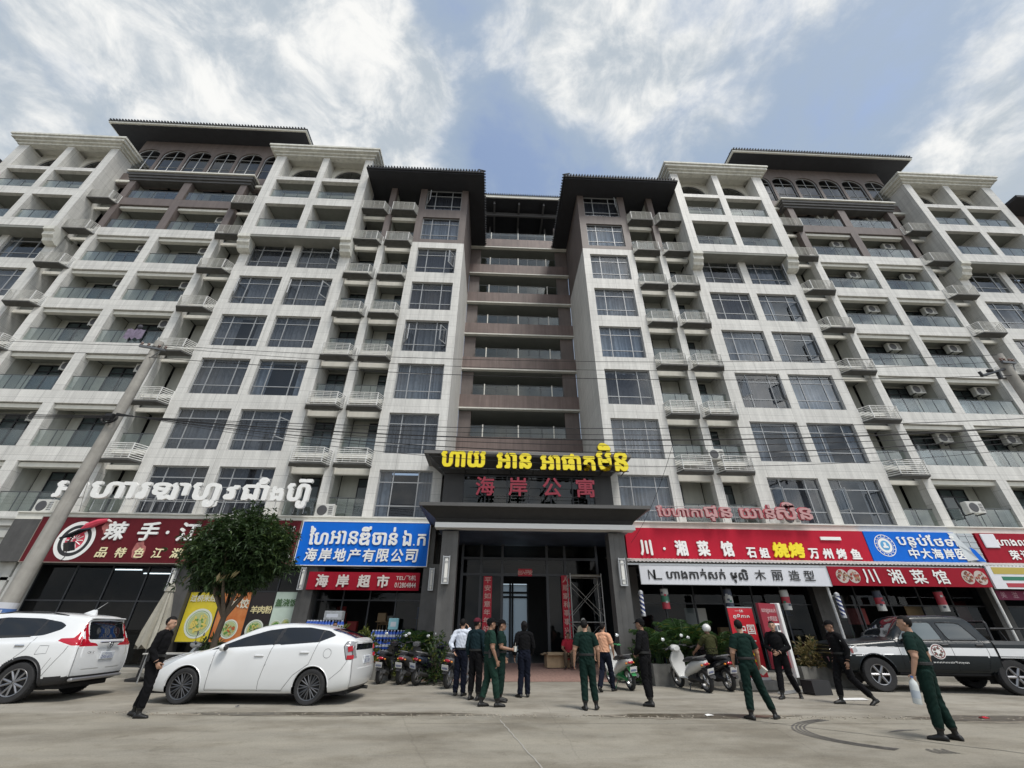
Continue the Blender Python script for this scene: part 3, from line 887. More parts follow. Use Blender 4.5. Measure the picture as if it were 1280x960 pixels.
    for i in range(nn):
        xx = x0 + .11 + i * .22
        rf.cyl((xx, ye - .11, 34.27), (xx, ye + .5, 34.50), .06, n=6, mi=0)
    part(rf, 'roof', [rooft, soff, trimW])
    # tower roof over A and B
    rf = MB(); x0, x1 = X(2.80, 10.95); ye = 17.98
    rf.box(x0 + .1, x1 - .02, ye + .1, 26.5, 28.92, 29.02, 1)
    rf.box(x0 - .02, x1, ye, 26.5, 29.02, 29.17, 1)
    nn = int((x1 - x0) / .2)
    for i in range(nn):
        xx = x0 + .1 + i * .2
        rf.cyl((xx, ye - .07, 29.19), (xx, ye + .5, 29.36), .055, n=6, mi=0)
    for i in range(38):
        yy = ye + i * .22; xe = x0 - .08 if sg > 0 else x1 + .08
        rf.cyl((xe, yy, 29.19), (xe + (.5 if sg > 0 else -.5), yy, 29.36), .055, n=6, mi=0)
    rf.loft([[(x0, ye, 29.17), (x1, ye, 29.17), (x1, 26.5, 29.17), (x0, 26.5, 29.17)],
             [(x0 + 3, 21.2, 31.0), (x1 - .3, 21.2, 31.0), (x1 - .3, 23, 31.0), (x0 + 3, 23, 31.0)]], 0)
    part(rf, 'roof', [rooft, soff])
    # wall behind everything
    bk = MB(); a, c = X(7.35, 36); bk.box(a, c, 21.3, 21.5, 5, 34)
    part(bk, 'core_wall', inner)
    # outer end: next brown tower under its own roof
    a, c = X(37.2, 44)
    brown.box(a, c, Y0 + .2, 21.5, 5.5, 28.95)
    rf = MB(); x0, x1 = X(36.1, 46); rf.box(x0, x1, 18.0, 26, 28.95, 29.18, 1)
    rf.loft([[(x0, 18, 29.18), (x1, 18, 29.18), (x1, 26, 29.18), (x0, 26, 29.18)], [(x0 + 3, 21, 31), (x1 - 3, 21, 31), (x1 - 3, 23, 31), (x0 + 3, 23, 31)]], 0)
    part(rf, 'roof', [rooft, soff])
# ---- recess between the towers: stacked corridors
rec = AutoMB(); recw = AutoMB(); YR = 24.4
for k in range(3, 10):
    zb = 28.85 - 3 * (9 - k) + .0
    zb = 10.85 + 3 * (k - 3)
    rec.box(-3.95, 3.95, YR, YR + .22, zb + .03, zb + .98)
    trim.box(-3.95, 3.95, YR - .04, YR + .25, zb - .06, zb + .03)
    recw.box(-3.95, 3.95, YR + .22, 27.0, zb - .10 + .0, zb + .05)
    for a, c in ((-3.95, -3.15), (3.0, 3.95)): brown.box(a, c, YR + .3, YR + .5, zb + .98, zb + 2.94)
    fr = MB()
    x0, x1 = -3.1, 2.95
    fr.tube([(x0, YR + .1, zb + 1.78), (x1, YR + .1, zb + 1.78)], .02, 6)
    n = 8
    for i in range(n + 1):
        xx = x0 + (x1 - x0) * i / n; w_ = .035 if i % 3 == 1 else .016
        fr.box(xx - w_, xx + w_, YR + .08, YR + .12, zb + .98, zb + (1.86 if i % 3 == 1 else 1.76), 1 if i % 3 == 1 else 0)
    o = part(fr, 'corridor_railing', [railM, trimW])
    g = MB()
    for i in range(n):
        g.box(x0 + (x1 - x0) * i / n + .03, x0 + (x1 - x0) * (i + 1) / n - .03, YR + .096, YR + .104, zb + 1.0, zb + 1.74)
    g.build('glass_panel', railG, o)
part(rec, 'parapet', tileR); part(recw, 'corridor_slab', mat('shaded_corridor_slab_plaster', (.16, .168, .155), .85, vary=.1, vscale=1.0))  # corridor ceiling shade put into the slab colour
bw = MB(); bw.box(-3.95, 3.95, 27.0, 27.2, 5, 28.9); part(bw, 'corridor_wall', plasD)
# roof terrace on top of the recess
tr = MB()
tr.box(-4.4, 4.4, 27.5, 27.7, 28.9, 33.4, 0)
for xx in (-2.55, 0.0, 2.45): tr.box(xx - .07, xx + .07, 26.0, 26.14, 28.9, 33.3, 1)
tr.box(-4.4, 4.4, 25.8, 26.0, 31.9, 32.15, 1)
for i in range(5): tr.box(-4.4 + i * 2.15, -4.25 + i * 2.15, 23.6, 27.5, 33.3, 33.6, 1)
tr.box(-4.4, 4.4, 24.6, 24.75, 33.1, 33.5, 1)
part(tr, 'terrace_frame', [inner, mat('terrace_steel', (.11, .11, .115), .6)])
rf = MB(); rf.box(-5.5, 5.5, 23.3, 30, 33.62, 33.72, 1); rf.box(-5.5, 5.5, 23.2, 23.32, 33.66, 33.95, 2)
rf.loft([[(-5.5, 23.15, 33.96), (5.5, 23.15, 33.96), (5.5, 30, 33.96), (-5.5, 30, 33.96)], [(-5, 26, 35.2), (5, 26, 35.2), (5, 27, 35.2), (-5, 27, 35.2)]], 0)
for i in range(55): rf.cyl((-5.5 + i * .2, 23.08, 33.98), (-5.5 + i * .2, 23.6, 34.2), .055, n=6, mi=0)
part(rf, 'roof', [rooft, soff, trimW])
part(facade, 'tiled_facade', tileW); part(brown, 'brown_facade', tileB)
part(plast, 'balcony_wall', plas); part(plastU, 'balcony_slab', mat('shaded_slab_plaster', (.23, .235, .215), .85, vary=.08, vscale=1.2, streak=.1))  # slab colour darkened to carry the shade on the balcony ceilings
part(trim, 'slab_edging', trimW)

# air conditioners hung in the wide balconies: things of their own
acb = mat('conditioner_casing', (.55, .55, .52), .5, vary=.12, vscale=5, streak=.15); acd = mat('conditioner_grille', (.07, .07, .075), .5)
def conditioner(loc, label, group, bracket=True, rz=0.0):
    o = empty('air_conditioner', loc, rz, label, 'air conditioner', group)
    b = MB(); b.bbox(-.40, .40, -.14, .14, 0, .54, .025); b.build('casing', acb, o)
    g = MB(); g.lathe([(.0, -.155), (.20, -.155), (.215, -.143), (.215, -.139)], (-.10, 0, .27), 'Y', 20)
    for k in range(5): g.box(.17, .34, -.147, -.139, .10 + k * .075, .13 + k * .075)
    g.build('fan_grille', acd, o)
    if bracket:
        h = MB()
        for s_ in (-.28, .28): h.box(s_ - .02, s_ + .02, -.16, .30, -.045, -.002); h.box(s_ - .015, s_ + .015, .27, .30, -.002, .70)
        h.build('bracket', frameD, o)
    return o
ordn = {2: 'lowest', 3: 'second', 4: 'third', 5: 'fourth', 6: 'fifth', 7: 'sixth', 8: 'seventh', 9: 'eighth'}
for (sg, k, j, x, z) in AC:
    if (sg, k, j) in ((-1, 8, 1), (-1, 9, 1), (-1, 9, 0), (1, 2, 0)): continue
    if abs(x) > 26.5 and k > 9: continue
    conditioner((x, 20.12, z + 1.52), f'air conditioner hung in the {ordn[k]} balcony row, {"inner" if j == 0 else "outer"} bay of the {"left" if sg < 0 else "right"} wing',
                'air conditioners hung in the wide balconies')
# ------------------------------------------------------------------ ground floor of the block
stoneD = mat('dark_stone_cladding', (.075, .073, .071), .45, vary=.22, vscale=2.5, streak=.2)
stoneG = mat('grey_stone_cladding', (.095, .093, .090), .5, vary=.18, vscale=2.0, streak=.2)
canM = mat('canopy_panel', (.034, .033, .033), .6, vary=.12, vscale=1.5, streak=.2)
greyP = mat('grey_render', (.50, .50, .475), .7, vary=.05, vscale=1.2, streak=.12)
shopG = glass_mat('shop_glass', (.36, .42, .45), .6, .015, .035, 4.5)
steelL = mat('bright_steel', (.50, .51, .52), .35, .6)
lampW = mat('lamp_diffuser', (.78, .77, .72), .4)
blackM = mat('black_metal', (.03, .03, .032), .45, .3)

def wall_lamp(x, y, z, w, h, label):
    o = empty('wall_lamp', (x, y, z), 0, label, 'wall lamp', 'tall lantern lamps on the dark columns')
    b = MB(); b.box(-w / 2, w / 2, -.02, 0, 0, h); b.box(-w / 2, w / 2, -.16, -.02, 0, .04); b.box(-w / 2, w / 2, -.16, -.02, h - .04, h)
    for s_ in (-1, 1): b.box(s_ * w / 2 - .012, s_ * w / 2 + .012, -.165, -.14, .0, h + .02)
    for t in (.2, .8): b.box(-w / 2, w / 2, -.165, -.15, h * t, h * t + .02)
    b.build('lamp_frame', steelL, o)
    g = MB(); g.bbox(-w * .28, w * .28, -.14, -.03, .05, h - .05, .02); g.build('diffuser', lampW, o)

# podium ledge carrying the sign boards
b = MB()
b.box(-21.2, -3.7, 18.62, Y0 + .3, 5.24, 5.49, 0); b.box(-21.2, -3.7, 18.56, Y0 + .2, 5.49, 5.54, 0)
b.box(4.0, 30, 18.62, Y0 + .3, 5.24, 5.49, 0); b.box(4.0, 30, 18.56, Y0 + .2, 5.49, 5.54, 0)
b.box(-21.2, -3.9, 18.62, Y0 + .3, 3.62, 5.24, 1); b.box(4.05, 30, 18.62, Y0 + .3, 3.75, 5.24, 1)
part(b, 'podium_ledge', [trimW, stoneD])
b = MB()
b.box(-30, -20.2, 19.0, 21, .1, 4.55, 0)
for z0_, z1_, yy in ((4.55, 4.82, 18.86), (4.82, 5.0, 18.92), (5.0, 5.26, 18.78), (5.26, 5.34, 18.70), (2.96, 3.08, 18.9)): b.box(-30, -20.19, yy, 21, z0_ + .001, z1_, 0)
part(b, 'end_shop_wall', greyP)
b = MB()
for i in range(14): b.box(-29, -20.9, 18.985, 19.0, .15 + i * .2, .33 + i * .2)
part(b, 'roller_shutter', mat('shutter_grey', (.46, .46, .44), .55, .1))
b = MB(); b.box(-20.75, -20.45, 18.9, 19.1, .1, 4.5); b.box(-20.2, -19.75, 18.75, 19.3, .1, 3.7)
part(b, 'end_pilaster', greyP)
# columns between the shops
cols = ((-14.05, -13.30, 18.72, 19.4), (-9.05, -8.48, 18.62, 19.4), (-4.25, -3.62, 18.55, 19.4), (3.95, 4.45, 18.6, 19.4), (11.9, 12.5, 18.9, 19.5), (19.4, 20.0, 18.9, 19.5))
for i, (x0, x1, ya, yb) in enumerate(cols):
    b = MB(); b.box(x0, x1, ya, yb, .02, 3.7)
    for t in (.3, .7): b.box(x0 + (x1 - x0) * t - .012, x0 + (x1 - x0) * t + .012, ya - .004, ya, .1, 3.6)
    part(b, 'shop_column', stoneD)
for x, y, z, lb in ((-13.98, 18.70, 2.62, 'tall lantern lamp on the dark column beside the folded parasol'), (-8.95, 18.6, 2.70, 'tall lantern lamp on the dark column left of the supermarket sign'),
                    (-3.88, 18.53, 2.72, 'tall lantern lamp on the column right of the supermarket sign')):
    wall_lamp(x, y, z, .17, .80, lb)
# shop fronts: frame and glass
def shopfront(x0, x1, z0, z1, y, nx, zs, gap=None, name='shopfront'):
    fr = MB(); w = .05
    for i in range(nx + 1):
        xx = x0 + (x1 - x0) * i / nx; fr.box(xx - w / 2, xx + w / 2, y, y + .08, z0, z1)
    for zz in [z0] + zs + [z1]:
        for i in range(nx):
            a = x0 + (x1 - x0) * i / nx + w / 2; c = x0 + (x1 - x0) * (i + 1) / nx - w / 2
            if gap and i in gap and zz == z0: continue
            fr.box(a, c, y + .004, y + .076, zz - w / 2, zz + w / 2)
    o = part(fr, name, frameD)
    g = MB()
    for i in range(nx):
        a = x0 + (x1 - x0) * i / nx + w / 2; c = x0 + (x1 - x0) * (i + 1) / nx - w / 2
        zz = [z0] + zs + [z1]
        for k in range(len(zz) - 1):
            if gap and i in gap and k == 0: continue
            g.add([(a, y + .04, zz[k] + w / 2), (c, y + .04, zz[k] + w / 2), (c, y + .04, zz[k + 1] - w / 2), (a, y + .04, zz[k + 1] - w / 2)], [(0, 1, 2, 3)])
    g.build('glass', shopG, o)
    return o
shopfront(-19.75, -14.05, .15, 3.6, 19.25, 4, [2.3])
shopfront(-13.3, -9.05, .15, 3.6, 19.20, 4, [2.68])
shopfront(-8.48, -4.25, .15, 2.9, 19.15, 4, [2.4], gap=(1, 2))
shopfront(4.45, 11.9, .12, 3.5, 19.2, 6, [2.4], gap=(2,))
shopfront(12.5, 19.4, .12, 3.5, 19.2, 5, [2.4], gap=(1, 2))
shopfront(20.0, 29.5, .12, 3.5, 19.2, 6, [2.4])
b = MB()
for (x0, x1) in ((-20.2, -3.8), (4.0, 31)):
    b.box(x0, x1, 24, 24.2, 0, 4.2, 0); b.box(x0, x1, 19.5, 24.2, 3.75, 3.95, 0)
    b.box(x0, x0 + .1, 19.4, 24, .1, 3.75, 0); b.box(x1 - .1, x1, 19.4, 24, .1, 3.75, 0)
b.box(-9.0, -8.9, 19.4, 24, .1, 3.75); b.box(12.2, 12.3, 19.6, 24, .1, 3.75); b.box(19.6, 19.7, 19.6, 24, .1, 3.75)
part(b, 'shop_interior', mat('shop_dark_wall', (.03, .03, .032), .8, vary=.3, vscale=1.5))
# shelves and tables dimly seen in the shops
rnd = random.Random(3); fitM = [mat('fitting_dark', (.04, .034, .03), .7), mat('fitting_mid', (.11, .095, .08), .7)]
for x in [4.9 + i * 1.15 for i in range(13)] + [-19.3 + i * 1.4 for i in range(4)]:
    hh = rnd.uniform(.7, 1.7); sh = MB(); ww = rnd.uniform(.5, .95)
    sh.box(x, x + ww, 20.6, 21.0, .1, hh)
    for q in range(3): sh.box(x + .02, x + ww - .02, 20.56, 20.6, .15 + q * hh / 3.2, .2 + q * hh / 3.2)
    part(sh, 'shelf_unit', fitM[rnd.choice((0, 0, 1))])
whiteBand = mat('white_canopy_band', (.80, .80, .79), .5)
# ---- entrance: columns, canopy, glazed upper storey
for i, x in enumerate((-3.02, 3.04)):
    b = MB(); b.box(x - .29, x + .29, 15.95, 16.5, .02, 4.5)
    for t in (-.10, .10): b.box(x + t - .012, x + t + .012, 15.944, 15.95, .05, 4.4)
    b.box(x - .33, x + .33, 15.91, 16.54, .02, .35)
    part(b, 'entrance_column', stoneG)
    wall_lamp(x - .05 * (1 - 2 * i), 15.94, 2.74, .22, .88, f'tall lantern lamp on the {"left" if i == 0 else "right"} entrance column under the canopy')
b = MB()
b.loft([[(-3.50, 15.85, 4.74), (3.62, 15.85, 4.74), (3.62, 19.5, 4.74), (-3.50, 19.5, 4.74)],
        [(-3.60, 15.75, 4.90), (3.72, 15.75, 4.90), (3.72, 19.5, 4.90), (-3.60, 19.5, 4.90)],
        [(-4.05, 15.30, 5.22), (4.12, 15.30, 5.22), (4.12, 19.5, 5.22), (-4.05, 19.5, 5.22)]], 0)
b.box(-4.14, 4.21, 15.2, 19.4, 5.22, 5.34, 1)
b.box(-3.56, 3.68, 15.62, 16.1, 4.56, 4.735, 2)
b.box(-3.5, 3.62, 16.1, 19.5, 4.60, 4.73, 3)
part(b, 'canopy', [canM, mat('canopy_edge', (.09, .088, .086), .5, vary=.1, vscale=2), whiteBand, mat('canopy_ceiling', (.035, .05, .085), .35, vary=.5, vscale=1.2, col2=(.09, .12, .19))])
b = MB()
b.box(-3.72, -2.85, 18.3, 19.4, 5.34, 7.42, 0); b.box(2.95, 3.75, 18.3, 19.4, 5.34, 7.42, 0)
b.loft([[(-3.72, 18.25, 7.42), (3.75, 18.25, 7.42), (3.75, 20, 7.42), (-3.72, 20, 7.42)],
        [(-3.85, 18.15, 7.62), (3.9, 18.15, 7.62), (3.9, 20, 7.62), (-3.85, 20, 7.62)],
        [(-4.45, 17.8, 8.12), (4.45, 17.8, 8.12), (4.45, 20, 8.12), (-4.45, 20, 8.12)]], 0)
b.box(-4.62, 4.62, 17.66, 20, 8.12, 8.26, 1)
b.box(-3.95, 3.95, 18.4, 24.4, 8.1, 8.2, 1)
part(b, 'entrance_bay', [canM, mat('bay_edge', (.15, .145, .14), .5)])
fr = MB(); n = 6
for i in range(n + 1):
    xx = -2.85 + 5.8 * i / n; fr.box(xx - .03, xx + .03, 18.36, 18.44, 5.36, 7.41)
fr.box(-2.85, 2.95, 18.362, 18.43, 7.33, 7.41); fr.box(-2.85, 2.95, 18.362, 18.43, 5.36, 5.42)
o = part(fr, 'bay_window', frameD)
g = MB(); g.add([(-2.85, 18.40, 5.4), (2.95, 18.40, 5.4), (2.95, 18.40, 7.4), (-2.85, 18.40, 7.4)], [(0, 1, 2, 3)]); g.build('glass', glass_mat('bay_glass', (.22, .30, .28), .6, .03, .10, 4.0), o)
g = MB(); g.box(-2.85, 2.95, 19.6, 19.7, 5.3, 7.4); g.build('bay_back', mat('bay_dark_green', (.045, .06, .055), .8), o)
# glazed entrance screen and lobby
fr = MB()
for xx in (-2.75, -1.95, -1.05, .85, 1.62, 3.0): fr.box(xx - .05, xx + .05, 19.3, 19.42, .33, 4.6)
for zz in (3.42, 4.05): fr.box(-2.75, 3.0, 19.304, 19.416, zz - .05, zz + .05)
o = part(fr, 'entrance_screen', frameD)
g = MB()
for a, c in ((-2.7, -2.0), (-1.9, -1.1), (.9, 1.57), (1.67, 2.95)):
    g.add([(a, 19.36, .36), (c, 19.36, .36), (c, 19.36, 3.37), (a, 19.36, 3.37)], [(0, 1, 2, 3)])
for a, c in ((-2.7, -2.0), (-1.9, -1.1), (-1.0, .8), (.9, 1.57), (1.67, 2.95)):
    g.add([(a, 19.36, 3.47), (c, 19.36, 3.47), (c, 19.36, 4.0), (a, 19.36, 4.0)], [(0, 1, 2, 3)])
    g.add([(a, 19.36, 4.1), (c, 19.36, 4.1), (c, 19.36, 4.56), (a, 19.36, 4.56)], [(0, 1, 2, 3)])
g.build('glass', shopG, o)
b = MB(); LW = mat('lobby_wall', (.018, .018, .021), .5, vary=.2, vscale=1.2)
b.box(-3.9, -3.75, 19.4, 27, .33, 5); b.box(3.85, 4.0, 19.4, 27, .33, 5); b.box(-3.9, 4, 19.45, 27, 4.75, 4.9)
b.box(-3.9, -.95, 27, 27.2, .33, 5); b.box(.65, 4, 27, 27.2, .33, 5); b.box(-.95, .65, 27, 27.2, 3.75, 5)
part(b, 'lobby_wall', LW)
fr = MB()
for xx in (-.9, -.42, -.28, .6): fr.box(xx - .05, xx + .05, 27.0, 27.1, .33, 3.75)
for zz in (.4, 3.05, 3.28): fr.box(-.85, .55, 27.004, 27.09, zz - .05, zz + .05)
o = part(fr, 'rear_door', frameD)
g = MB(); g.add([(-.9, 27.05, .4), (.6, 27.05, .4), (.6, 27.05, 3.7), (-.9, 27.05, 3.7)], [(0, 1, 2, 3)])
fm = bpy.data.materials.new('frosted_glass'); fm.use_nodes = True
_t = fm.node_tree; _t.nodes.clear(); _o = _t.nodes.new('ShaderNodeOutputMaterial'); _b = _t.nodes.new('ShaderNodeBsdfTranslucent'); _b.inputs[0].default_value = (.42, .46, .46, 1)
_t.links.new(_b.outputs[0], _o.inputs[0])
g.build('glass', fm, o)

# ------------------------------------------------------------------ sign boards and lettering
redS = mat('red_sign_vinyl', (.46, .010, .032), .6, spec=.2, vary=.07, vscale=1.0, streak=.10)
redD = mat('deep_red_sign_vinyl', (.30, .006, .020), .6, spec=.2, vary=.08, vscale=1.0, streak=.10)
maroonS = mat('maroon_sign_vinyl', (.115, .010, .016), .6, spec=.2, vary=.10, vscale=1.2, streak=.12)
blueS = mat('blue_sign_vinyl', (.002, .135, .62), .6, spec=.2, vary=.05, vscale=1.0, streak=.06)
whiteS = mat('white_sign_vinyl', (.70, .71, .75), .5, vary=.03, vscale=1.0, streak=.06)
whiteL = mat('white_lettering', (.82, .82, .80), .5)
yellowL = mat('yellow_lettering', (.86, .70, .015), .45)
creamL = mat('cream_lettering', (.80, .72, .45), .5)
pinkL = mat('pink_lettering', (.50, .085, .11), .6)
crimsonL = mat('crimson_lettering', (.24, .012, .032), .6)
blackL = mat('black_lettering', (.02, .02, .022), .5)
silverL = mat('silver_lettering', (.68, .62, .58), .4, .2)
goldEdge = mat('sign_edge', (.30, .26, .22), .5, .3)
def sign(name, label, x0, x1, z0, z1, y, board, th=.14, cat='sign', group=None, edge=None):
    o = empty(name, ((x0 + x1) / 2, y, z0), 0, label, cat, group)
    b = MB(); w, h = (x1 - x0) / 2, z1 - z0
    b.box(-w, w, 0, th, 0, h, 0)
    e = .025
    if edge:
        b.box(-w - e, w + e, -.012, th, -e, -.001, 1); b.box(-w - e, w + e, -.012, th, h + .001, h + e, 1)
        b.box(-w - e, -w - .001, -.012, th, 0, h, 1); b.box(w + .001, w + e, -.012, th, 0, h, 1)
    b.build('board', [board, edge or board], o)
    o['cx'] = (x0 + x1) / 2
    return o
class SignText:
    """lettering given in world x and z, built as one child of the sign"""
    def __init__(s, o): s.o = o; s.mb = MB(); s.ox, s.oy, s.oz = o.location
    def t(s, body, x0, x1, z0, z1, d=.02, **kw): put_text(s.mb, body, x0 - s.ox, x1 - s.ox, z0 - s.oz, z1 - s.oz, -d, **kw)
    def c(s, body, xs, z0, h, d=.02, w=None, **kw): put_chars(s.mb, body, [x - s.ox for x in xs], z0 - s.oz, h, -d, w, **kw)
    def done(s, m, name='lettering'): return s.mb.build(name, m, s.o)
# blue estate agency board
o = sign('shop_sign', 'bright blue board with white Khmer and Chinese lettering left of the entrance', -9.40, -4.14, 3.60, 5.28, 18.46, blueS, .18, edge=whiteL)
s = SignText(o); K = dict(bold=.022, depth=.02)
s.t('ៃហ', -9.05, -8.25, 4.36, 5.10, **K); s.t('អាន', -8.18, -7.05, 4.40, 4.92, **K); s.t('ឌី', -6.98, -6.55, 4.36, 5.12, **K)
s.t('ចាន់', -6.48, -5.42, 4.38, 5.10, **K); s.t('ឯ', -5.22, -4.85, 4.36, 4.98, **K); s.t('.', -4.76, -4.70, 4.38, 4.44, **K); s.t('ក', -4.60, -4.26, 4.38, 4.84, **K)
s.c('海岸地产有限公司', [-8.82 + i * .575 for i in range(8)], 3.74, .50, w=.48, bold=.018, depth=.02, slant=.08); s.done(whiteL)
# supermarket board
o = sign('shop_sign', 'narrow red supermarket board with silver Chinese characters under the blue board', -8.72, -4.36, 2.72, 3.36, 18.50, redD, .12)
s = SignText(o); s.c('海岸超市', [-8.15, -7.35, -6.52, -5.78], 2.81, .46, w=.48, bold=.025, depth=.04); s.done(silverL)
s = SignText(o); s.t('TEL/飞机', -5.28, -4.50, 3.08, 3.26, bold=.0, depth=.02); s.t('012804844', -5.30, -4.48, 2.82, 3.00, bold=.0, depth=.02); s.done(silverL, 'phone_number')
# maroon restaurant board
o = sign('shop_sign', 'long maroon restaurant board with white calligraphy and a round chilli emblem', -19.95, -9.50, 3.60, 5.30, 18.47, maroonS, .16, edge=goldEdge)
s = SignText(o); s.c('辣手·江湖', [-16.85, -15.55, -14.75, -13.95, -12.7], 4.42, .74, w=.80, bold=.022, depth=.04, slant=.12); s.done(whiteL)
s = SignText(o); s.c('品特色江湖品', [-17.0 + i * .72 for i in range(6)], 3.78, .38, w=.40, bold=.018, depth=.02, slant=.12); s.done(creamL, 'slogan')
s = SignText(o); s.c('饺', [-9.78], 4.85, .24, bold=.01); s.c('鲜', [-9.80], 4.38, .24, bold=.01); s.t('9370', -10.35, -9.62, 3.78, 3.98, bold=.015); s.c('水', [-10.15], 4.85, .24, bold=.01); s.c('海', [-10.15], 4.38, .24, bold=.01); s.done(whiteL, 'side_lettering')
def disc(mb, cx, cz, r0, r1, y, n=40, mi=0, sx=1.0):
    vs = []
    for i in range(n): a = 2 * math.pi * i / n; vs += [(cx + r0 * sx * math.cos(a), y, cz + r0 * math.sin(a)), (cx + r1 * sx * math.cos(a), y, cz + r1 * math.sin(a))]
    if r0 <= 0: mb.add([vs[2 * i + 1] for i in range(n)], [tuple(range(n))], mi)
    else: mb.add(vs, [(2 * i, 2 * i + 1, 2 * ((i + 1) % n) + 1, 2 * ((i + 1) % n)) for i in range(n)], mi)
e = MB(); ex, ez = -18.25 + 14.725, .80
disc(e, ex, ez, .60, .74, -.012, mi=0); disc(e, ex, ez, .47, .60, -.014, mi=1); disc(e, ex, ez, .36, .47, -.012, mi=0); disc(e, ex, ez, 0, .36, -.010, mi=2)
for a in range(0, 360, 30): e.tube([(ex + .08 * math.cos(R(a)), -.02, ez + .08 * math.sin(R(a))), (ex + .32 * math.cos(R(a)), -.02, ez + .32 * math.sin(R(a)))], .018, 4, 0)
e.tube([(ex + .05, -.04, ez + .25), (ex + .3, -.05, ez + .55), (ex + .62, -.05, ez + .72), (ex + .95, -.05, ez + .80)], [.10, .15, .13, .07], 8, 2)
e.tube([(ex + .95, -.05, ez + .80), (ex + 1.12, -.05, ez + .74)], [.05, .025], 6, 3)
e.build('emblem', [whiteL, blackL, mat('chilli_red', (.60, .05, .09), .45), mat('chilli_stalk', (.75, .62, .60), .5)], o)
e = MB(); rnd = random.Random(8)
for cx, cz, r_ in ((-4.78, .9, .28), (-4.6, 1.2, .2), (2.0, .45, .55), (1.2, .3, .35), (-.9, .45, .38), (-2.5, 1.35, .3)):
    pts = []
    for i in range(14): a = 2 * math.pi * i / 14; k = r_ * rnd.uniform(.7, 1.1); pts.append((cx + k * math.cos(a) * .8, -.008, cz + k * math.sin(a)))
    e.add(pts, [tuple(range(14))], 0)
e.build('printed_pattern', mat('faded_print', (.36, .12, .11), .6, vary=.4, vscale=5), o)
# red restaurant board on the right
o = sign('shop_sign', 'long red restaurant board with white calligraphy and two yellow characters above the awning', 4.14, 14.62, 3.98, 5.24, 18.46, redS, .16)
s = SignText(o); s.c('川·湘菜馆', [4.95, 5.72, 6.45, 7.40, 8.42], 4.12, .62, w=.52, bold=.03, depth=.05, slant=-.04); s.c('石姐', [9.42, 9.98], 4.08, .42, w=.40, bold=.03, depth=.04); s.c('万州烤鱼', [12.12, 12.72, 13.32, 13.95], 4.08, .42, w=.42, bold=.03, depth=.04); s.done(whiteL)
s = SignText(o); s.c('烧烤', [10.70, 11.40], 4.10, .62, w=.68, bold=.04, depth=.06); s.done(yellowL, 'yellow_lettering')
b = MB(); b.box(-9.38 + 21.5, -9.38 + 22.4, -.06, -.001, .86, .99)
b.v = [(x - 12.12 + 12.62 - 9.38 + 0, y, z) for x, y, z in b.v]; b.build('light_strip', whiteL, o)
# blue clinic board, torn at its right end
o = sign('shop_sign', 'blue clinic board with a round emblem, torn away at its right end', 14.66, 18.78, 4.02, 5.24, 18.46, blueS, .15)
s = SignText(o); s.t('បន', 16.02, 16.85, 4.68, 5.02, bold=.02, depth=.02); s.t('្ទ'[-1], 16.55, 16.78, 4.58, 4.70, bold=.01, depth=.02); s.t('ប់ែ', 16.92, 17.62, 4.66, 5.14, bold=.02, depth=.02); s.t('ថទាំ', 17.68, 18.72, 4.66, 5.10, bold=.02, depth=.02)
s.c('中大海岸医', [16.55 + i * .52 for i in range(5)], 4.14, .42, w=.44, bold=.02, depth=.02); s.done(whiteL)
e = MB(); ex, ez = 15.42 - 16.72, .64
disc(e, ex, ez, .42, .45, -.01, mi=0); disc(e, ex, ez, .0, .30, -.008, mi=0); disc(e, ex, ez, .0, .20, -.012, mi=1); disc(e, ex, ez, .33, .345, -.01, mi=0)
e.box(ex - .11, ex + .11, -.02, -.013, ez - .10, ez - .02, 0); e.box(ex - .05, ex + .05, -.02, -.013, ez - .02, ez + .12, 0)
for a in range(0, 360, 24): e.obox((ex + .385 * math.cos(R(a)), -.012, ez + .385 * math.sin(R(a))), .05, .006, .03, (0, -R(a), 0), 0)
e.build('emblem', [whiteL, mat('emblem_blue', (.10, .35, .62), .5)], o)
b = MB()
b.add([(2.06, -.03, .05), (2.55, -.06, .10), (2.35, -.10, .42), (2.15, -.05, .9), (2.05, -.02, 1.2), (1.75, -.02, 1.2), (1.95, -.04, .7)], [(0, 1, 2, 3, 4, 5, 6)], 1)
b.add([(2.45, -.04, .05), (2.86, -.03, .02), (2.60, -.06, .50), (2.42, -.05, .62)], [(0, 1, 2, 3)], 0)
b.build('torn_vinyl', [blueS, mat('vinyl_back', (.58, .62, .64), .6, vary=.1, vscale=3)], o)
b = MB(); b.box(2.06, 2.95, .05, .09, 0, 1.2, 0)
for i in range(5): b.box(2.06, 2.95, .03, .05, .1 + i * .25, .13 + i * .25, 1)
for xx in (2.25, 2.6): b.box(xx, xx + .03, .03, .05, 0, 1.2, 1)
b.build('bare_panel', [mat('bare_sheet', (.42, .46, .48), .5, .2), steelL], o)
# maroon board at the far right
o = sign('shop_sign', 'dark red board with white Khmer and Chinese lettering at the right edge of the row', 19.75, 26.5, 4.0, 5.24, 18.47, redD, .15)
s = SignText(o); s.t('ហាងលក់', 20.55, 22.2, 4.72, 5.08, bold=.02, depth=.02); s.c('荣记', [21.05, 21.55], 4.14, .40, w=.42, bold=.02, depth=.02); s.done(whiteL)
b = MB(); b.bbox(-3.2, -2.55, -.05, -.001, .62, 1.2, .1); b.build('pale_patch', whiteS, o)
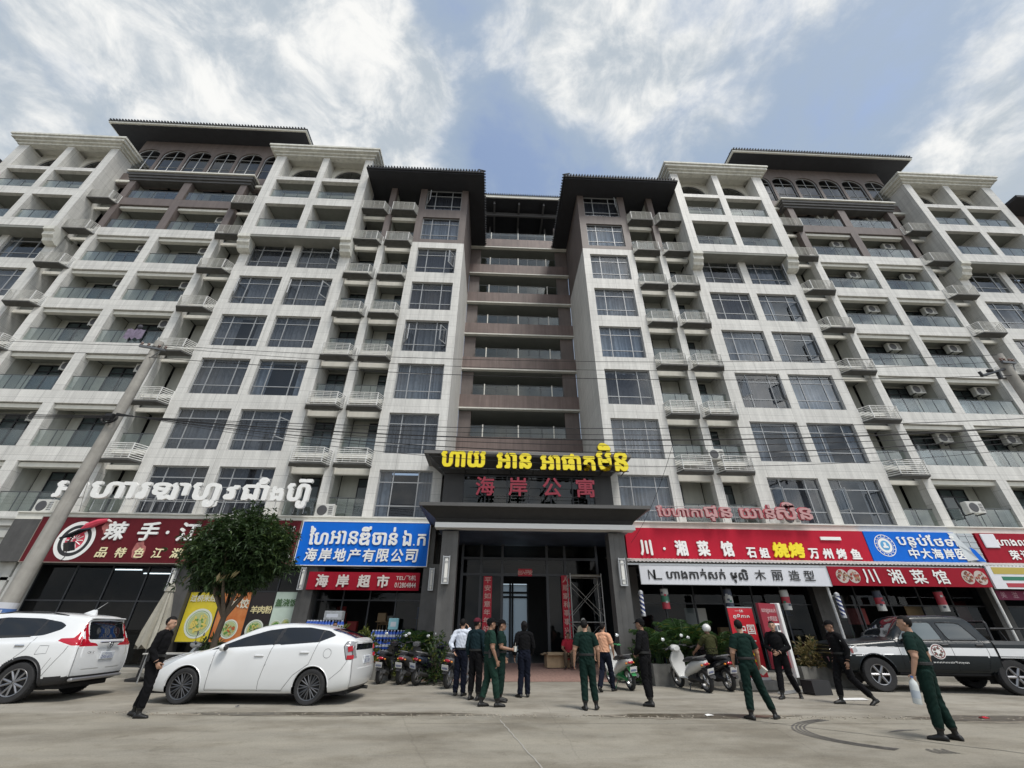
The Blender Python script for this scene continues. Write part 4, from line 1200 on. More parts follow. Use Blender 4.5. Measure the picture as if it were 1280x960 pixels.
# yellow and crimson roof lettering above the entrance
def letters(name, label, bodies, base, mats, back=None, back_b=.05, thick=.05):
    o = empty(name, base, 0, label, 'sign lettering')
    for i, (body, x0, x1, z0, z1, kw) in enumerate(bodies):
        pass
    for (body, x0, x1, z0, z1, kw) in bodies:
        m1 = MB(); m2 = MB()
        put_text(m1, body, x0 - base[0], x1 - base[0], z0 - base[2], z1 - base[2], -.06, **kw)
        if back is not None:
            k2 = dict(kw); k2['bold'] = kw.get('bold', 0) + back_b
            e_ = back_b * (z1 - z0) * .55
            put_text(m2, body, x0 - e_ - base[0], x1 + e_ - base[0], z0 - e_ - base[2], z1 + e_ - base[2], 0, **k2)
        lo_ = m1.build('letter', mats, o)
        if back is not None: m2.build('letter_backing', back, lo_)
    return o
KB = dict(bold=.042, depth=.03)
o = letters('sign_letters', 'large yellow Khmer letters along the parapet above the entrance', [
    ('ហាយ', -3.84, -1.90, 7.46, 8.20, KB), ('អាន', -1.42, .12, 7.44, 8.16, KB), ('អាផាត', .50, 2.92, 7.42, 8.18, KB), ('មិន', 2.98, 4.38, 7.42, 8.72, KB)], (0.2, 17.62, 7.4), yellowL,
    mat('letter_side_brown', (.10, .05, .02), .6), .03)
b = MB(); b.box(-4.1, 4.2, .02, .05, .03, .07); b.box(-4.1, 4.2, .02, .05, .62, .66)
for i in range(9): b.box(-4.0 + i, -3.97 + i, .02, .6, .03, .06)
b.build('letter_rail', blackM, o)
o = empty('sign_letters', (.2, 17.7, 5.34), 0, 'crimson Chinese characters standing on the canopy in front of dark glass', 'sign lettering')
for c, x in zip('海岸公寓', (-1.88, -.48, .98, 2.42)):
    m1 = MB(); put_text(m1, c, x - .2 - .40, x - .2 + .40, .94, 1.76, -.03, bold=.016, depth=.04); m1.build('letter', crimsonL, o)
b = MB()
for x in (-2.3, -1.8, -.9, -.4, .55, 1.05, 2.0, 2.5): b.tube([(x - .1, .02, 0), (x - .1, .02, 1.7)], .012, 4)
b.tube([(-2.8, .02, .95), (2.8, .02, .95)], .012, 4); b.tube([(-2.8, .02, 1.7), (2.8, .02, 1.7)], .012, 4); b.build('letter_rack', blackM, o)
# white Khmer letters over the left podium
KW = dict(bold=.045, depth=.06)
o = letters('sign_letters', 'tall white Khmer letters standing along the ledge over the maroon board', [
    ('អា', -19.75, -18.55, 6.02, 6.72, KW), ('ហារ', -18.35, -15.95, 6.00, 6.72, KW), ('ឡា', -15.85, -14.35, 5.98, 6.72, KW), ('ហូ', -14.2, -13.05, 5.70, 6.74, KW),
    ('វ', -12.85, -12.30, 6.04, 6.66, KW), ('ជាំ', -12.15, -11.05, 6.02, 7.02, KW), ('ង', -10.95, -10.40, 6.02, 6.64, KW), ('ហ៊ូ', -10.30, -9.30, 5.72, 6.98, KW), ('ស', -13.45, -13.0, 5.74, 5.98, KW)],
    (-14.5, 18.2, 5.54), whiteL)
b = MB()
for i in range(26): xx = -5.2 + i * .41; b.tube([(xx, .03, 0), (xx, .03, 1.05)], .010, 4)
for zz in (.5, 1.05): b.tube([(-5.2, .03, zz), (5.2, .03, zz)], .012, 4)
b.build('letter_rack', steelL, o)
KP = dict(bold=.02, depth=.04)
o = letters('sign_letters', 'pink outlined Khmer letters on a frame above the red board', [
    ('ែបហាកា', 5.55, 7.55, 5.66, 6.14, KP), ('ជុន', 7.62, 8.85, 5.50, 6.16, KP), ('យាន់', 9.20, 10.75, 5.64, 6.24, KP), ('ស៊ិន', 10.80, 12.40, 5.62, 6.36, KP)],
    (9.0, 18.2, 5.50), mat('pale_pink_lettering', (.50, .28, .28), .6), crimsonL if False else pinkL, .05)
b = MB()
for i in range(15): xx = -3.5 + i * .5; b.tube([(xx, .05, 0), (xx, .05, .62)], .012, 4)
for zz in (.2, .62): b.tube([(-3.5, .05, zz), (3.5, .05, zz)], .014, 4)
b.build('letter_rack', steelL, o)

# ------------------------------------------------------------------ right-hand awning with its lower boards
o = empty('awning', (11.5, 17.0, 3.7), 0, 'corrugated metal awning running along the right-hand shops', 'awning')
b = MB(); n = 420; A, Bq = [], []
for i in range(n + 1):
    x = -8.35 + 21.5 * i / n; w_ = .022 * math.sin(x * 42)
    A.append((x, -.05, .02 + w_)); Bq.append((x, 1.45, .30 + w_))
b.add(A + Bq, [(i, i + 1, n + 2 + i, n + 1 + i) for i in range(n)])
A2 = [(x, y, z - .03) for x, y, z in A]; b.add(A + A2, [(i, n + 1 + i, n + 2 + i, i + 1) for i in range(n)])
b.build('sheeting', mat('awning_sheet', (.62, .60, .58), .5, .2, vary=.15, vscale=3, streak=.2), o, smooth=False)
b = MB(); b.box(-8.3, 13, .03, .09, -.12, -.06); b.box(-8.3, 13, .9, .96, .04, .10)
for xx in (-8.2, -4, -.27, 3, 6.1, 9.5): b.box(xx - .03, xx + .03, .09, 1.5, -.10, -.04)
b.build('frame', steelL, o)
for xx in (-.32, 6.12, 12.3):
    b = MB(); b.tube([(xx, .05, -3.68), (xx, .05, -.06)], .045, 10); b.build('post', mat('white_post', (.66, .66, .64), .5, vary=.1, vscale=4, streak=.2), o)
b = MB(); b.tube([(-8.05, .3, -3.6), (-8.32, .1, -.1)], .05, 8); b.build('cyan_pipe', mat('cyan_pipe_paint', (.02, .30, .42), .5), o)
y_ = 16.93
o = sign('shop_sign', 'white barber shop board with black lettering hung under the awning', 4.07, 11.28, 2.92, 3.56, y_, whiteS, .07, edge=steelL)
s = SignText(o)
s.t('N', 4.36, 4.60, 3.07, 3.40, bold=-.005); s.t('L', 4.56, 4.86, 3.07, 3.40, bold=-.005); s.t('ហាងកាត់សក់', 5.02, 7.28, 3.10, 3.46, bold=.022); s.t('មុលិ', 7.48, 8.16, 2.98, 3.46, bold=.022)
s.c('木丽造型', [8.62, 9.28, 9.94, 10.52], 3.08, .36, w=.42, bold=.012, slant=.06); s.done(blackL)
o = sign('shop_sign', 'red restaurant board with four white characters and food pictures under the awning', 11.34, 17.62, 2.93, 3.60, y_, redD, .07)
s = SignText(o); s.c('川湘菜馆', [12.95, 13.95, 14.85, 15.72], 3.02, .50, w=.56, bold=.016, slant=-.10); s.done(whiteL)
fp = MB(); rnd = random.Random(14)
for (cx, cz, r_) in ((-2.65, .33, .24), (-2.2, .33, .24), (2.32, .34, .24), (2.82, .33, .25)):
    disc(fp, cx, cz, .0, r_, -.008, 24, 0)
    for i in range(26):
        a, q = rnd.uniform(0, 6.28), r_ * .8 * math.sqrt(rnd.random())
        disc(fp, cx + q * math.cos(a), cz + q * math.sin(a), 0, rnd.uniform(.02, .05), -.010 - i * .0003, 7, rnd.choice((1, 1, 2, 3)))
foodM = [mat('dish_white', (.48, .42, .38), .4), mat('food_brown', (.16, .055, .03), .6), mat('food_red', (.34, .05, .03), .6), mat('food_tan', (.34, .20, .10), .6)]
fp.build('food_pictures', foodM, o)
o = sign('shop_sign', 'white board with yellow, green and red stripes at the right end of the awning', 17.72, 24.5, 2.88, 3.68, y_, whiteS, .07)
b = MB(); b.box(-3.2, 3.38, -.008, -.001, .52, .76, 0); b.box(-2.95, 3.38, -.008, -.001, .30, .43, 1); b.box(-2.9, 3.38, -.008, -.001, .06, .20, 2)
b.build('stripes', [mat('olive_yellow_stripe', (.46, .36, .07), .5), mat('green_stripe', (.02, .17, .10), .5), mat('red_stripe', (.40, .03, .05), .5)], o)
o = sign('bunting', 'dark red strip of bunting hung under the striped board', 17.9, 24, 2.52, 2.84, 17.2, mat('bunting_maroon', (.16, .01, .05), .7), .02, cat='bunting')
s = SignText(o); s.c('美滋味道', [18.15, 18.62, 19.1, 19.58], 2.58, .22, d=.01); s.done(mat('bunting_text', (.45, .25, .30), .6))
# barber poles and printed lanterns under the awning
def barber(x, label):
    o = empty('barber_pole', (x, 16.78, 1.86), 0, label, 'barber pole', 'striped barber poles')
    b = MB(); n = 16; m_ = 40
    rings = [[(.075 * math.cos(2 * math.pi * i / n), .075 * math.sin(2 * math.pi * i / n), .08 + .62 * k / m_) for i in range(n)] for k in range(m_ + 1)]
    vs = sum(rings, [])
    for k in range(m_):
        for i in range(n):
            j = (i + 1) % n; b.add([vs[k * n + i], vs[k * n + j], vs[k * n + n + j], vs[k * n + n + i]], [(0, 1, 2, 3)], 0 if ((i + k * .8) % 8) < 4.4 else 1)
    b.build('stripes', [mat('barber_blue', (.02, .035, .16), .4), whiteL], o)
    c = MB(); c.lathe([(.0, .0), (.085, .0), (.085, .08)], n=16); c.lathe([(.085, .70), (.085, .78), (.03, .83), (0, .83)], n=16); c.box(-.02, .02, .07, .3, .70, .74)
    c.build('caps', steelL, o)
barber(3.93, 'spiral striped barber pole beside the cyan pipe at the left end of the white board')
barber(11.24, 'spiral striped barber pole on the post between the white and red boards')
canM_ = [mat('can_white', (.50, .50, .48), .5), mat('can_green', (.05, .20, .12), .5), mat('can_red', (.42, .04, .06), .5), mat('can_dark', (.05, .06, .09), .5)]
for i, (x, cols_, lb) in enumerate(((5.03, (0, 1, 2), 'white and green printed drum lantern at the left under the white board'), (7.46, (3, 0, 3), 'dark and white printed drum lantern under the middle of the white board'),
                                   (9.65, (0, 2, 0), 'pinkish printed drum lantern near the right end of the white board'), (13.3, (3, 2, 0), 'dark printed drum lantern under the left half of the red board'), (15.76, (2, 2, 0), 'red and white printed drum lantern under the red characters'))):
    o = empty('drum_lantern', (x, 17.4, 2.12), 0, lb, 'hanging lantern', 'printed drum lanterns hung under the awning')
    b = MB(); hs = (0, .22, .44, .66)
    for k in range(3): b.lathe([(.14, hs[k]), (.14, hs[k + 1])], n=18, mi=cols_[2 - k])
    rnd = random.Random(i)
    for q in range(5): 
        a = rnd.uniform(3.6, 5.8); z_ = rnd.uniform(.1, .55); b.obox((.142 * math.cos(a), .142 * math.sin(a), z_), .09, .01, .07, (0, 0, a + math.pi / 2), rnd.choice((0, 1, 2, 3)))
    b.build('shade', canM_, o)
    c = MB(); c.lathe([(0, .66), (.145, .66), (.145, .69), (0, .70)], n=18); c.tube([(0, 0, .69), (0, 0, 1.55)], .008, 4); c.build('hanger', blackM, o)

# ------------------------------------------------------------------ posters on the restaurant glass
def poster(label, x0, x1, z0, z1, bg, plates, text=None, tm=None):
    o = sign('poster', label, x0, x1, z0, z1, 18.95, bg, .03, cat='poster', group='food posters on the shop glass', edge=blackM)
    w, h = x1 - x0, z1 - z0
    fp = MB(); rnd = random.Random(int(abs(x0) * 100))
    for (u, v, r_, mi_) in plates:
        cx, cz = (u - .5) * w, v * h
        disc(fp, cx, cz, 0, r_, -.006, 28, 0); disc(fp, cx, cz, r_ * .80, r_ * .86, -.008, 28, 5); disc(fp, cx, cz, 0, r_ * .76, -.009, 24, 4)
        for i in range(34):
            a, q = rnd.uniform(0, 6.28), r_ * .62 * math.sqrt(rnd.random())
            fp.obox((cx + q * math.cos(a), -.011 - i * .0004, cz + q * math.sin(a)), rnd.uniform(.03, .12) * r_ / .3, .002, rnd.uniform(.02, .05) * r_ / .3, (0, rnd.uniform(0, 3), 0), rnd.choice(mi_))
    fp.build('food_picture', [mat('plate_white', (.62, .66, .58), .5), mat('leaf_green', (.10, .26, .05), .6), mat('noodle_yellow', (.62, .50, .12), .6), mat('broth_red', (.42, .09, .03), .6), mat('broth_pale', (.40, .46, .22), .6), mat('plate_ring', (.25, .36, .20), .5)], o)
    if text:
        s = SignText(o)
        for (body, u0, v0, hh, m_) in text: s.c(body, [x0 + w * (u0 + i * (hh * 1.02 / w)) for i in range(len(body))], z0 + v0 * h, hh, d=.02, bold=.02)
        s.done(tm, 'poster_text')
    return o
poster('yellow food poster with a large bowl of noodles on the shop glass', -13.28, -12.10, .95, 2.62, mat('poster_yellow', (.62, .50, .03), .45, vary=.12, vscale=2), [(.55, .36, .50, (1, 2, 2))], [('过桥米线', .16, .80, .24, 0)], mat('poster_cream', (.66, .64, .52), .5))
poster('orange food poster beside the yellow one, half behind the tree trunk', -12.04, -10.92, .95, 2.64, mat('poster_orange', (.56, .13, .02), .45, vary=.2, vscale=2, col2=(.60, .24, .08)), [(.55, .25, .32, (1, 2, 3))], [('水饺', .52, .66, .34, 0)], mat('poster_cream', (.66, .64, .52), .5))
poster('black food poster with pale brush characters right of the tree trunk', -10.86, -10.02, .95, 2.64, mat('poster_black', (.018, .012, .012), .4), [(.45, .24, .34, (1, 1, 2))], [('羊肉粉', .22, .56, .27, 0)], mat('poster_gold', (.66, .58, .32), .5))
poster('pale green food poster with a garden picture beside the dark column', -9.98, -9.12, .95, 2.66, mat('poster_pale', (.50, .60, .52), .45, vary=.1, vscale=2), [(.3, .30, .22, (1, 1, 1)), (.72, .36, .18, (1, 1, 2))], [('盖浇饭', .22, .70, .27, 0)], mat('poster_green_text', (.06, .14, .05), .5))
# couplets and plaque at the entrance
def strip(label, x0, x1, z0, z1, body, vertical=True):
    o = sign('couplet_strip' if vertical else 'door_plaque', label, x0, x1, z0, z1, 19.22, mat('couplet_red', (.52, .02, .045), .6, vary=.08, vscale=4), .02, cat='couplet' if vertical else 'plaque')
    s = SignText(o)
    if vertical:
        n = len(body); st = (z1 - z0) / n
        for i, c in enumerate(body): s.c(c, [(x0 + x1) / 2], z1 - st * (i + 1) + st * .12, st * .74, d=.01, w=(x1 - x0) * .74, bold=.01)
    else: s.c(body, [x0 + (x1 - x0) * (i + .5) / len(body) for i in range(len(body))], z0 + .05, z1 - z0 - .1, d=.01, bold=.01)
    s.done(mat('couplet_text', (.75, .50, .45), .6))
strip('red paper couplet strip left of the entrance door', -1.82, -1.47, 1.30, 3.34, '平安如意年年好')
strip('red paper couplet strip right of the entrance door beside the scaffold', 1.42, 1.76, .95, 3.40, '人顺家和事事兴旺')
strip('small red plaque above the entrance door', -.38, .20, 3.36, 3.64, '出入平安', False)
# condensers on the ledge and on a rack
conditioner((11.84, 18.85, 5.545), 'condenser standing on the ledge at the end of the pink letters', None, False)
conditioner((-20.5, 18.9, 5.545), 'condenser standing on the ledge at the far left beside the utility pole', None, False)
conditioner((-8.78, 18.85, 5.545), 'condenser standing on the ledge above the blue board', None, False)
conditioner((9.28, 19.1, 8.60), 'condenser poking above the white rack over the red board', None, False)
conditioner((20.9, 18.95, 6.2), 'condenser above the torn blue board at the right', None, True)

# lit tubes (beyond the left restaurant's, added to brighten the shops) and dim clutter
tubeL = mat('lit_and_fill_tube', (.8, .8, .8), .4, emit=(.95, .98, 1.0, 2.6))
for x, y in ((-17.2, 20.4), (-16.9, 21.8), (-7.6, 21.0), (-5.6, 21.0), (7.2, 21.3), (14.6, 21.2), (17.0, 21.2)):
    o = empty('tube_and_fill_lamp', (x, y, 3.55), 0, None); o.parent = blk; o.location = o.location - blk.location
    b = MB(); b.cyl((-.6, 0, 0), (.6, 0, 0), .02, n=8); b.build('tube', tubeL, o)
    b = MB(); b.box(-.62, .62, -.04, .04, .02, .07); b.build('fitting', whiteL, o)
clut = [mat('clutter_red', (.22, .02, .02), .6), mat('clutter_tan', (.26, .18, .10), .7), mat('clutter_white', (.42, .42, .40), .6), mat('clutter_green', (.04, .12, .06), .6), mat('clutter_blue', (.04, .09, .22), .6)]
rnd = random.Random(77)
for i in range(26):
    x = rnd.choice((rnd.uniform(4.8, 11.4), rnd.uniform(12.7, 19.0), rnd.uniform(-8.3, -4.5))); h = rnd.uniform(.12, .4); w = rnd.uniform(.15, .5); y = rnd.uniform(19.9, 20.5); z = rnd.uniform(.5, 2.2)
    b = MB(); b.bbox(x, x + w, y, y + .3, z, z + h, .02); b.box(x - .05, x + w + .05, y - .02, y + .34, z - .03, z - .001)
    b.box(x - .03, x + .0, y + .3, y + .33, .1, z - .031); b.box(x + w, x + w + .03, y + .3, y + .33, .1, z - .031)
    part(b, 'shop_display', clut[rnd.randrange(5)])
for x, z, w, h, k in ((6.6, 1.5, .9, .75, 2), (9.2, 1.7, .6, .8, 2), (13.5, 1.7, .9, .6, 0), (16.2, 1.9, 1.2, .5, 1), (18.4, 1.7, .6, .9, 0)):
    b = MB(); b.box(x, x + w, 19.62, 19.65, z, z + h); part(b, 'wall_menu', clut[k])
# ------------------------------------------------------------------ vehicles
def catmull(P, n):
    """P: (k, ...) control rows -> n samples per span, Catmull-Rom along axis 0"""
    P = np.asarray(P, float); k = len(P)
    E_ = np.concatenate([2 * P[:1] - P[1:2], P, 2 * P[-1:] - P[-2:-1]])
    out = []
    for i in range(k - 1):
        nn = n[i] if isinstance(n, (list, tuple)) else n
        p0, p1, p2, p3 = E_[i], E_[i + 1], E_[i + 2], E_[i + 3]
        for j in range(nn):
            t = j / nn
            out.append(.5 * ((2 * p1) + (-p0 + p2) * t + (2 * p0 - 5 * p1 + 4 * p2 - p3) * t * t + (-p0 + 3 * p1 - 3 * p2 + p3) * t ** 3))
    out.append(P[-1]); return np.array(out)
def inpoly(pts, poly):
    x, y = pts[:, 0], pts[:, 1]; c = np.zeros(len(x), bool); n = len(poly)
    for i in range(n):
        x1, y1 = poly[i]; x2, y2 = poly[(i + 1) % n]
        if y1 == y2: continue
        m = ((y1 > y) != (y2 > y)) & (x < (x2 - x1) * (y - y1) / (y2 - y1) + x1)
        c ^= m
    return c
def snap(pts, poly, tol):
    best = np.full(len(pts), 1e9); tgt = pts.copy()
    n = len(poly)
    for i in range(n):
        a = np.array(poly[i]); b = np.array(poly[(i + 1) % n]); d = b - a; L2 = (d * d).sum()
        if L2 == 0: continue
        t = np.clip(((pts - a) @ d) / L2, 0, 1); q = a + t[:, None] * d; dd = np.linalg.norm(pts - q, axis=1)
        m = dd < best; best[m] = dd[m]; tgt[m] = q[m]
    m = best < tol
    return np.where(m[:, None], tgt, pts)
def arc_round(poly, r=.04, n=4):
    """round the corners of a polygon"""
    out = []; k = len(poly)
    for i in range(k):
        p = np.array(poly[i], float); a = np.array(poly[i - 1], float); b = np.array(poly[(i + 1) % k], float)
        da = (a - p); db = (b - p); la, lb = np.linalg.norm(da), np.linalg.norm(db)
        rr = min(r, la * .4, lb * .4); s_, e_ = p + da / la * rr, p + db / lb * rr
        for j in range(n + 1):
            t = j / n; out.append(tuple((1 - t) ** 2 * s_ + 2 * t * (1 - t) * p + t * t * e_))
    return out
class CarSkin:
    """stations: list of (x, [(y, z, dx)...]) from front to rear; regions split the skin into separate panels"""
    def __init__(s, stations, cell=.024):
        C = np.array([[(x + (p[2] if len(p) > 2 else 0), p[0], p[1]) for p in ring] for x, ring in stations])
        nu = [max(1, int(round(abs(stations[i][0] - stations[i + 1][0]) / cell))) for i in range(len(stations) - 1)]
        ref = C.max(axis=0) - C.min(axis=0)
        seg = np.linalg.norm(np.diff(C[:, :, 1:], axis=1), axis=2).max(axis=0)
        nv = [max(1, int(round(q / cell))) for q in seg]
        A = catmull(C, nu)
        A = np.swapaxes(catmull(np.swapaxes(A, 0, 1), nv), 0, 1)
        A[:, :, 1] = np.maximum(A[:, :, 1], 0); A[:, -1, 1] = 0
        s.A = A; s.groups = {}
    def cap(s, which, bulge, ns=26):
        ring = s.A[0] if which == 'front' else s.A[-1]
        sg = 1 if which == 'front' else -1
        g = []
        for t in np.linspace(0, 1, ns):
            q = ring.copy(); q[:, 1] = ring[:, 1] * t; q[:, 0] = ring[:, 0] + sg * bulge * (1 - t ** 2) * np.clip(ring[:, 1] / .7, 0, 1); g.append(q)
        return np.array(g)
    def emit(s, G, regions, kind, plane, mirror=True, tol=.0165):
        """regions: list of (name, poly or predicate); first match wins, default 'body'"""
        G = G.copy(); sh = G.shape; P = G.reshape(-1, 3)
        ax = (0, 2) if plane == 'side' else (1, 2)
        for nm, poly in regions:
            if not callable(poly):
                zmask = np.ones(len(P), bool)
                P2 = snap(P[:, ax], poly, tol); P[:, ax[0]], P[:, ax[1]] = P2[:, 0], P2[:, 1]
        G = P.reshape(sh)
        ctr = (G[:-1, :-1] + G[1:, :-1] + G[1:, 1:] + G[:-1, 1:]) / 4
        cc = ctr.reshape(-1, 3); lab = np.full(len(cc), -1)
        for ri, (nm, poly) in enumerate(regions):
            m = poly(cc) if callable(poly) else inpoly(cc[:, ax], poly)
            lab[(lab < 0) & m] = ri
        lab = lab.reshape(sh[0] - 1, sh[1] - 1)
        for ri in range(-1, len(regions)):
            nm = 'body' if ri < 0 else regions[ri][0]
            if nm == 'cut': continue
            ii, jj = np.where(lab == ri)
            if len(ii) == 0: continue
            for side in ((1, -1) if mirror else (1,)):
                vs, fs = s.groups.setdefault(nm if not (nm.startswith('1:')) else nm, ([], []))
                idx = {}
                def vid(i, j):
                    k = (i, j)
                    if k not in idx:
                        idx[k] = len(vs); p = G[i, j]; vs.append((p[0], p[1] * side, p[2]))
                    return idx[k]
                for i, j in zip(ii, jj):
                    q = (vid(i, j), vid(i + 1, j), vid(i + 1, j + 1), vid(i, j + 1))
                    if (side < 0) ^ (kind == 'flip'): q = q[::-1]
                    fs.append(q)
    def split_sides(s, name):
        vs, fs = s.groups.pop(name)
        for tagn, sg in (('L', 1), ('R', -1)):
            keep = [f for f in fs if sum(vs[i][1] for i in f) * sg > 0]
            ids = sorted({i for f in keep for i in f}); mp = {i: k for k, i in enumerate(ids)}
            s.groups[name + '@' + tagn] = ([vs[i] for i in ids], [tuple(mp[i] for i in f) for f in keep])
def panel(name, vf, material, parent, off=0.0):
    vs, fs = vf
    me = bpy.data.meshes.new(name); me.from_pydata(vs, [], fs); me.polygons.foreach_set('use_smooth', [True] * len(fs))
    import bmesh
    bm = bmesh.new(); bm.from_mesh(me); bmesh.ops.remove_doubles(bm, verts=bm.verts, dist=.0004); bm.to_mesh(me); bm.free()
    me.materials.append(material); me.update()
    return link(name, me, parent)
def wheel(parent, x, y, r, w, spokes, rim_m, side, hub_r=.66, double=True, width_s=.035):
    o = empty('wheel', (x, y, r)); o.parent = parent
    t = MB(); hw = w / 2
    t.lathe([(r * hub_r, -hw * .9), (r * .80, -hw), (r * .94, -hw * .96), (r * .985, -hw * .75), (r, -hw * .4), (r, hw * .4), (r * .985, hw * .75), (r * .94, hw * .96), (r * .80, hw), (r * hub_r, hw * .9)], axis='Y', n=40)
    for k in range(40):
        a = 2 * math.pi * k / 40
        t.obox((r * .997 * math.cos(a), 0, r * .997 * math.sin(a)), .012, w * .7, .02, (0, -a, 0))
    t.build('tyre', mat('tyre_rubber', (.022, .022, .023), .85, vary=.25, vscale=8), o, smooth=True)
    rm = MB(); rr = r * hub_r; yo = side * hw * .80
    rm.lathe([(rr * 1.02, side * hw * .92), (rr, side * hw * .98), (rr * .93, side * hw * .92), (rr * .92, 0), (rr * .92, -side * hw * .8)], axis='Y', n=40, mi=0)
    rm.lathe([(0, yo * .62), (rr * .92, yo * .10)], axis='Y', n=32, mi=1)
    rm.lathe([(0, yo * 1.06), (rr * .12, yo * 1.04), (rr * .17, yo * .9), (rr * .17, 0)], axis='Y', n=20, mi=0)
    for k in range(spokes):
        a0 = 2 * math.pi * k / spokes
        for da in ((-.11, .11) if double else (0,)):
            a = a0 + da * (6 / spokes) * 2
            p0 = Vector((rr * .14 * math.cos(a0), yo * .95, rr * .14 * math.sin(a0))); p1 = Vector((rr * .95 * math.cos(a), yo * .98, rr * .95 * math.sin(a)))
            rm.cyl(p0, p1, width_s * .5, width_s * .42, 6, 0)
    rm.build('rim', [rim_m, mat('wheel_shadow_disc', (.018, .018, .02), .6)], o, smooth=True, angle=35)
    return o
def arch(x, r, n=22, z0=0.0):
    return [(x + r * math.cos(math.pi * i / n), z0 + r * math.sin(math.pi * i / n)) for i in range(n + 1)] + [(x - r, -.3), (x + r, -.3)]
def liner(parent, x, zc, r, y, depth=.30):
    n = 20
    for sg in (-1, 1):
        vs = []; mb = MB()
        for i in range(n + 1):
            t = math.pi * i / n - .0; px_, pz_ = x + r * math.cos(t), zc + r * math.sin(t)
            vs += [(px_, sg * y, pz_), (px_, sg * (y - depth), pz_)]
        mb.add(vs, [(2 * i, 2 * i + 1, 2 * i + 3, 2 * i + 2) for i in range(n)])
        mb.add([(x + r * math.cos(math.pi * i / n), sg * (y - depth), zc + r * math.sin(math.pi * i / n)) for i in range(n + 1)] + [(x - r, sg * (y - depth), .2), (x + r, sg * (y - depth), .2)], [tuple(range(n + 3))])
        mb.build('wheel_arch_liner', under, parent)
def surf_line(mb, skin, pts, r=.004, off=.002, ny=None):
    """thin dark seam following the side surface through (x, z) points"""
    A = skin.A; XZ = A[:, :, (0, 2)].reshape(-1, 2); Yv = A[:, :, 1].reshape(-1)
    dense = []
    for p, q in zip(pts[:-1], pts[1:]):
        m = max(2, int(math.dist(p, q) / .05))
        for i in range(m): dense.append((p[0] + (q[0] - p[0]) * i / m, p[1] + (q[1] - p[1]) * i / m))
    dense.append(pts[-1])
    out = []
    for p in dense:
        k = ((XZ - np.array(p)) ** 2).sum(axis=1).argmin(); out.append((p[0], Yv[k] + off, p[1]))
    for sg in (1, -1): mb.tube([(x, sg * y, z) for x, y, z in out], r, 4)
def surf_y(skin, x, z):
    A = skin.A; XZ = A[:, :, (0, 2)].reshape(-1, 2); k = ((XZ - np.array((x, z))) ** 2).sum(axis=1).argmin(); return A[:, :, 1].reshape(-1)[k]

paintW = mat('white_car_paint', (.68, .69, .69), .22, vary=.015, vscale=1, coat=.6)
paintD = mat('dark_green_car_paint', (.006, .010, .013), .28, vary=.10, vscale=2, coat=.12, spec=.35)
carG = mat('tinted_car_glass', (.010, .012, .015), .04, spec=.6)
carG2 = mat('pickup_window_glass', (.115, .14, .15), .06, spec=.6)
trimB = mat('black_car_trim', (.018, .018, .02), .5)
chrome = mat('chrome', (.72, .73, .74), .12, 1.0)
lampR = mat('red_lamp_lens', (.40, .008, .022), .12, coat=.5)
lampC = mat('clear_lamp_lens', (.42, .44, .45), .12, coat=.5)
amber = mat('amber_lens', (.65, .22, .02), .2)
plateM = mat('number_plate', (.62, .65, .68), .5)
plateT = mat('number_plate_text', (.04, .07, .25), .5)
rimS = mat('alloy_rim', (.27, .27, .28), .3, .8)
rimD = mat('dark_alloy_rim', (.16, .16, .165), .3, .8)
under = mat('car_underside', (.012, .012, .013), .9)
def plate(parent, x, z, rx, text, w=.44, h=.16, facing=-1, y=0):
    o = None
    b = MB(); b.bbox(-.012, .012, -w / 2, w / 2, 0, h, .008)
    o = b.build('number_plate', plateM, parent); o.location = (x, y, z); o.rotation_euler = (0, rx, 0)
    t = MB(); put_text(t, text, -w * .42, w * .42, h * .12, h * .56, 0)
    put_text(t, 'ភ្នំពេញ'.replace('្ន', ''), -w * .25, w * .25, h * .64, h * .90, 0)
    t.v = [(facing * .0135, -xx * facing * -1 if facing > 0 else -xx, zz) for xx, yy, zz in t.v]
    t.build('plate_text', plateT, o)
    return o

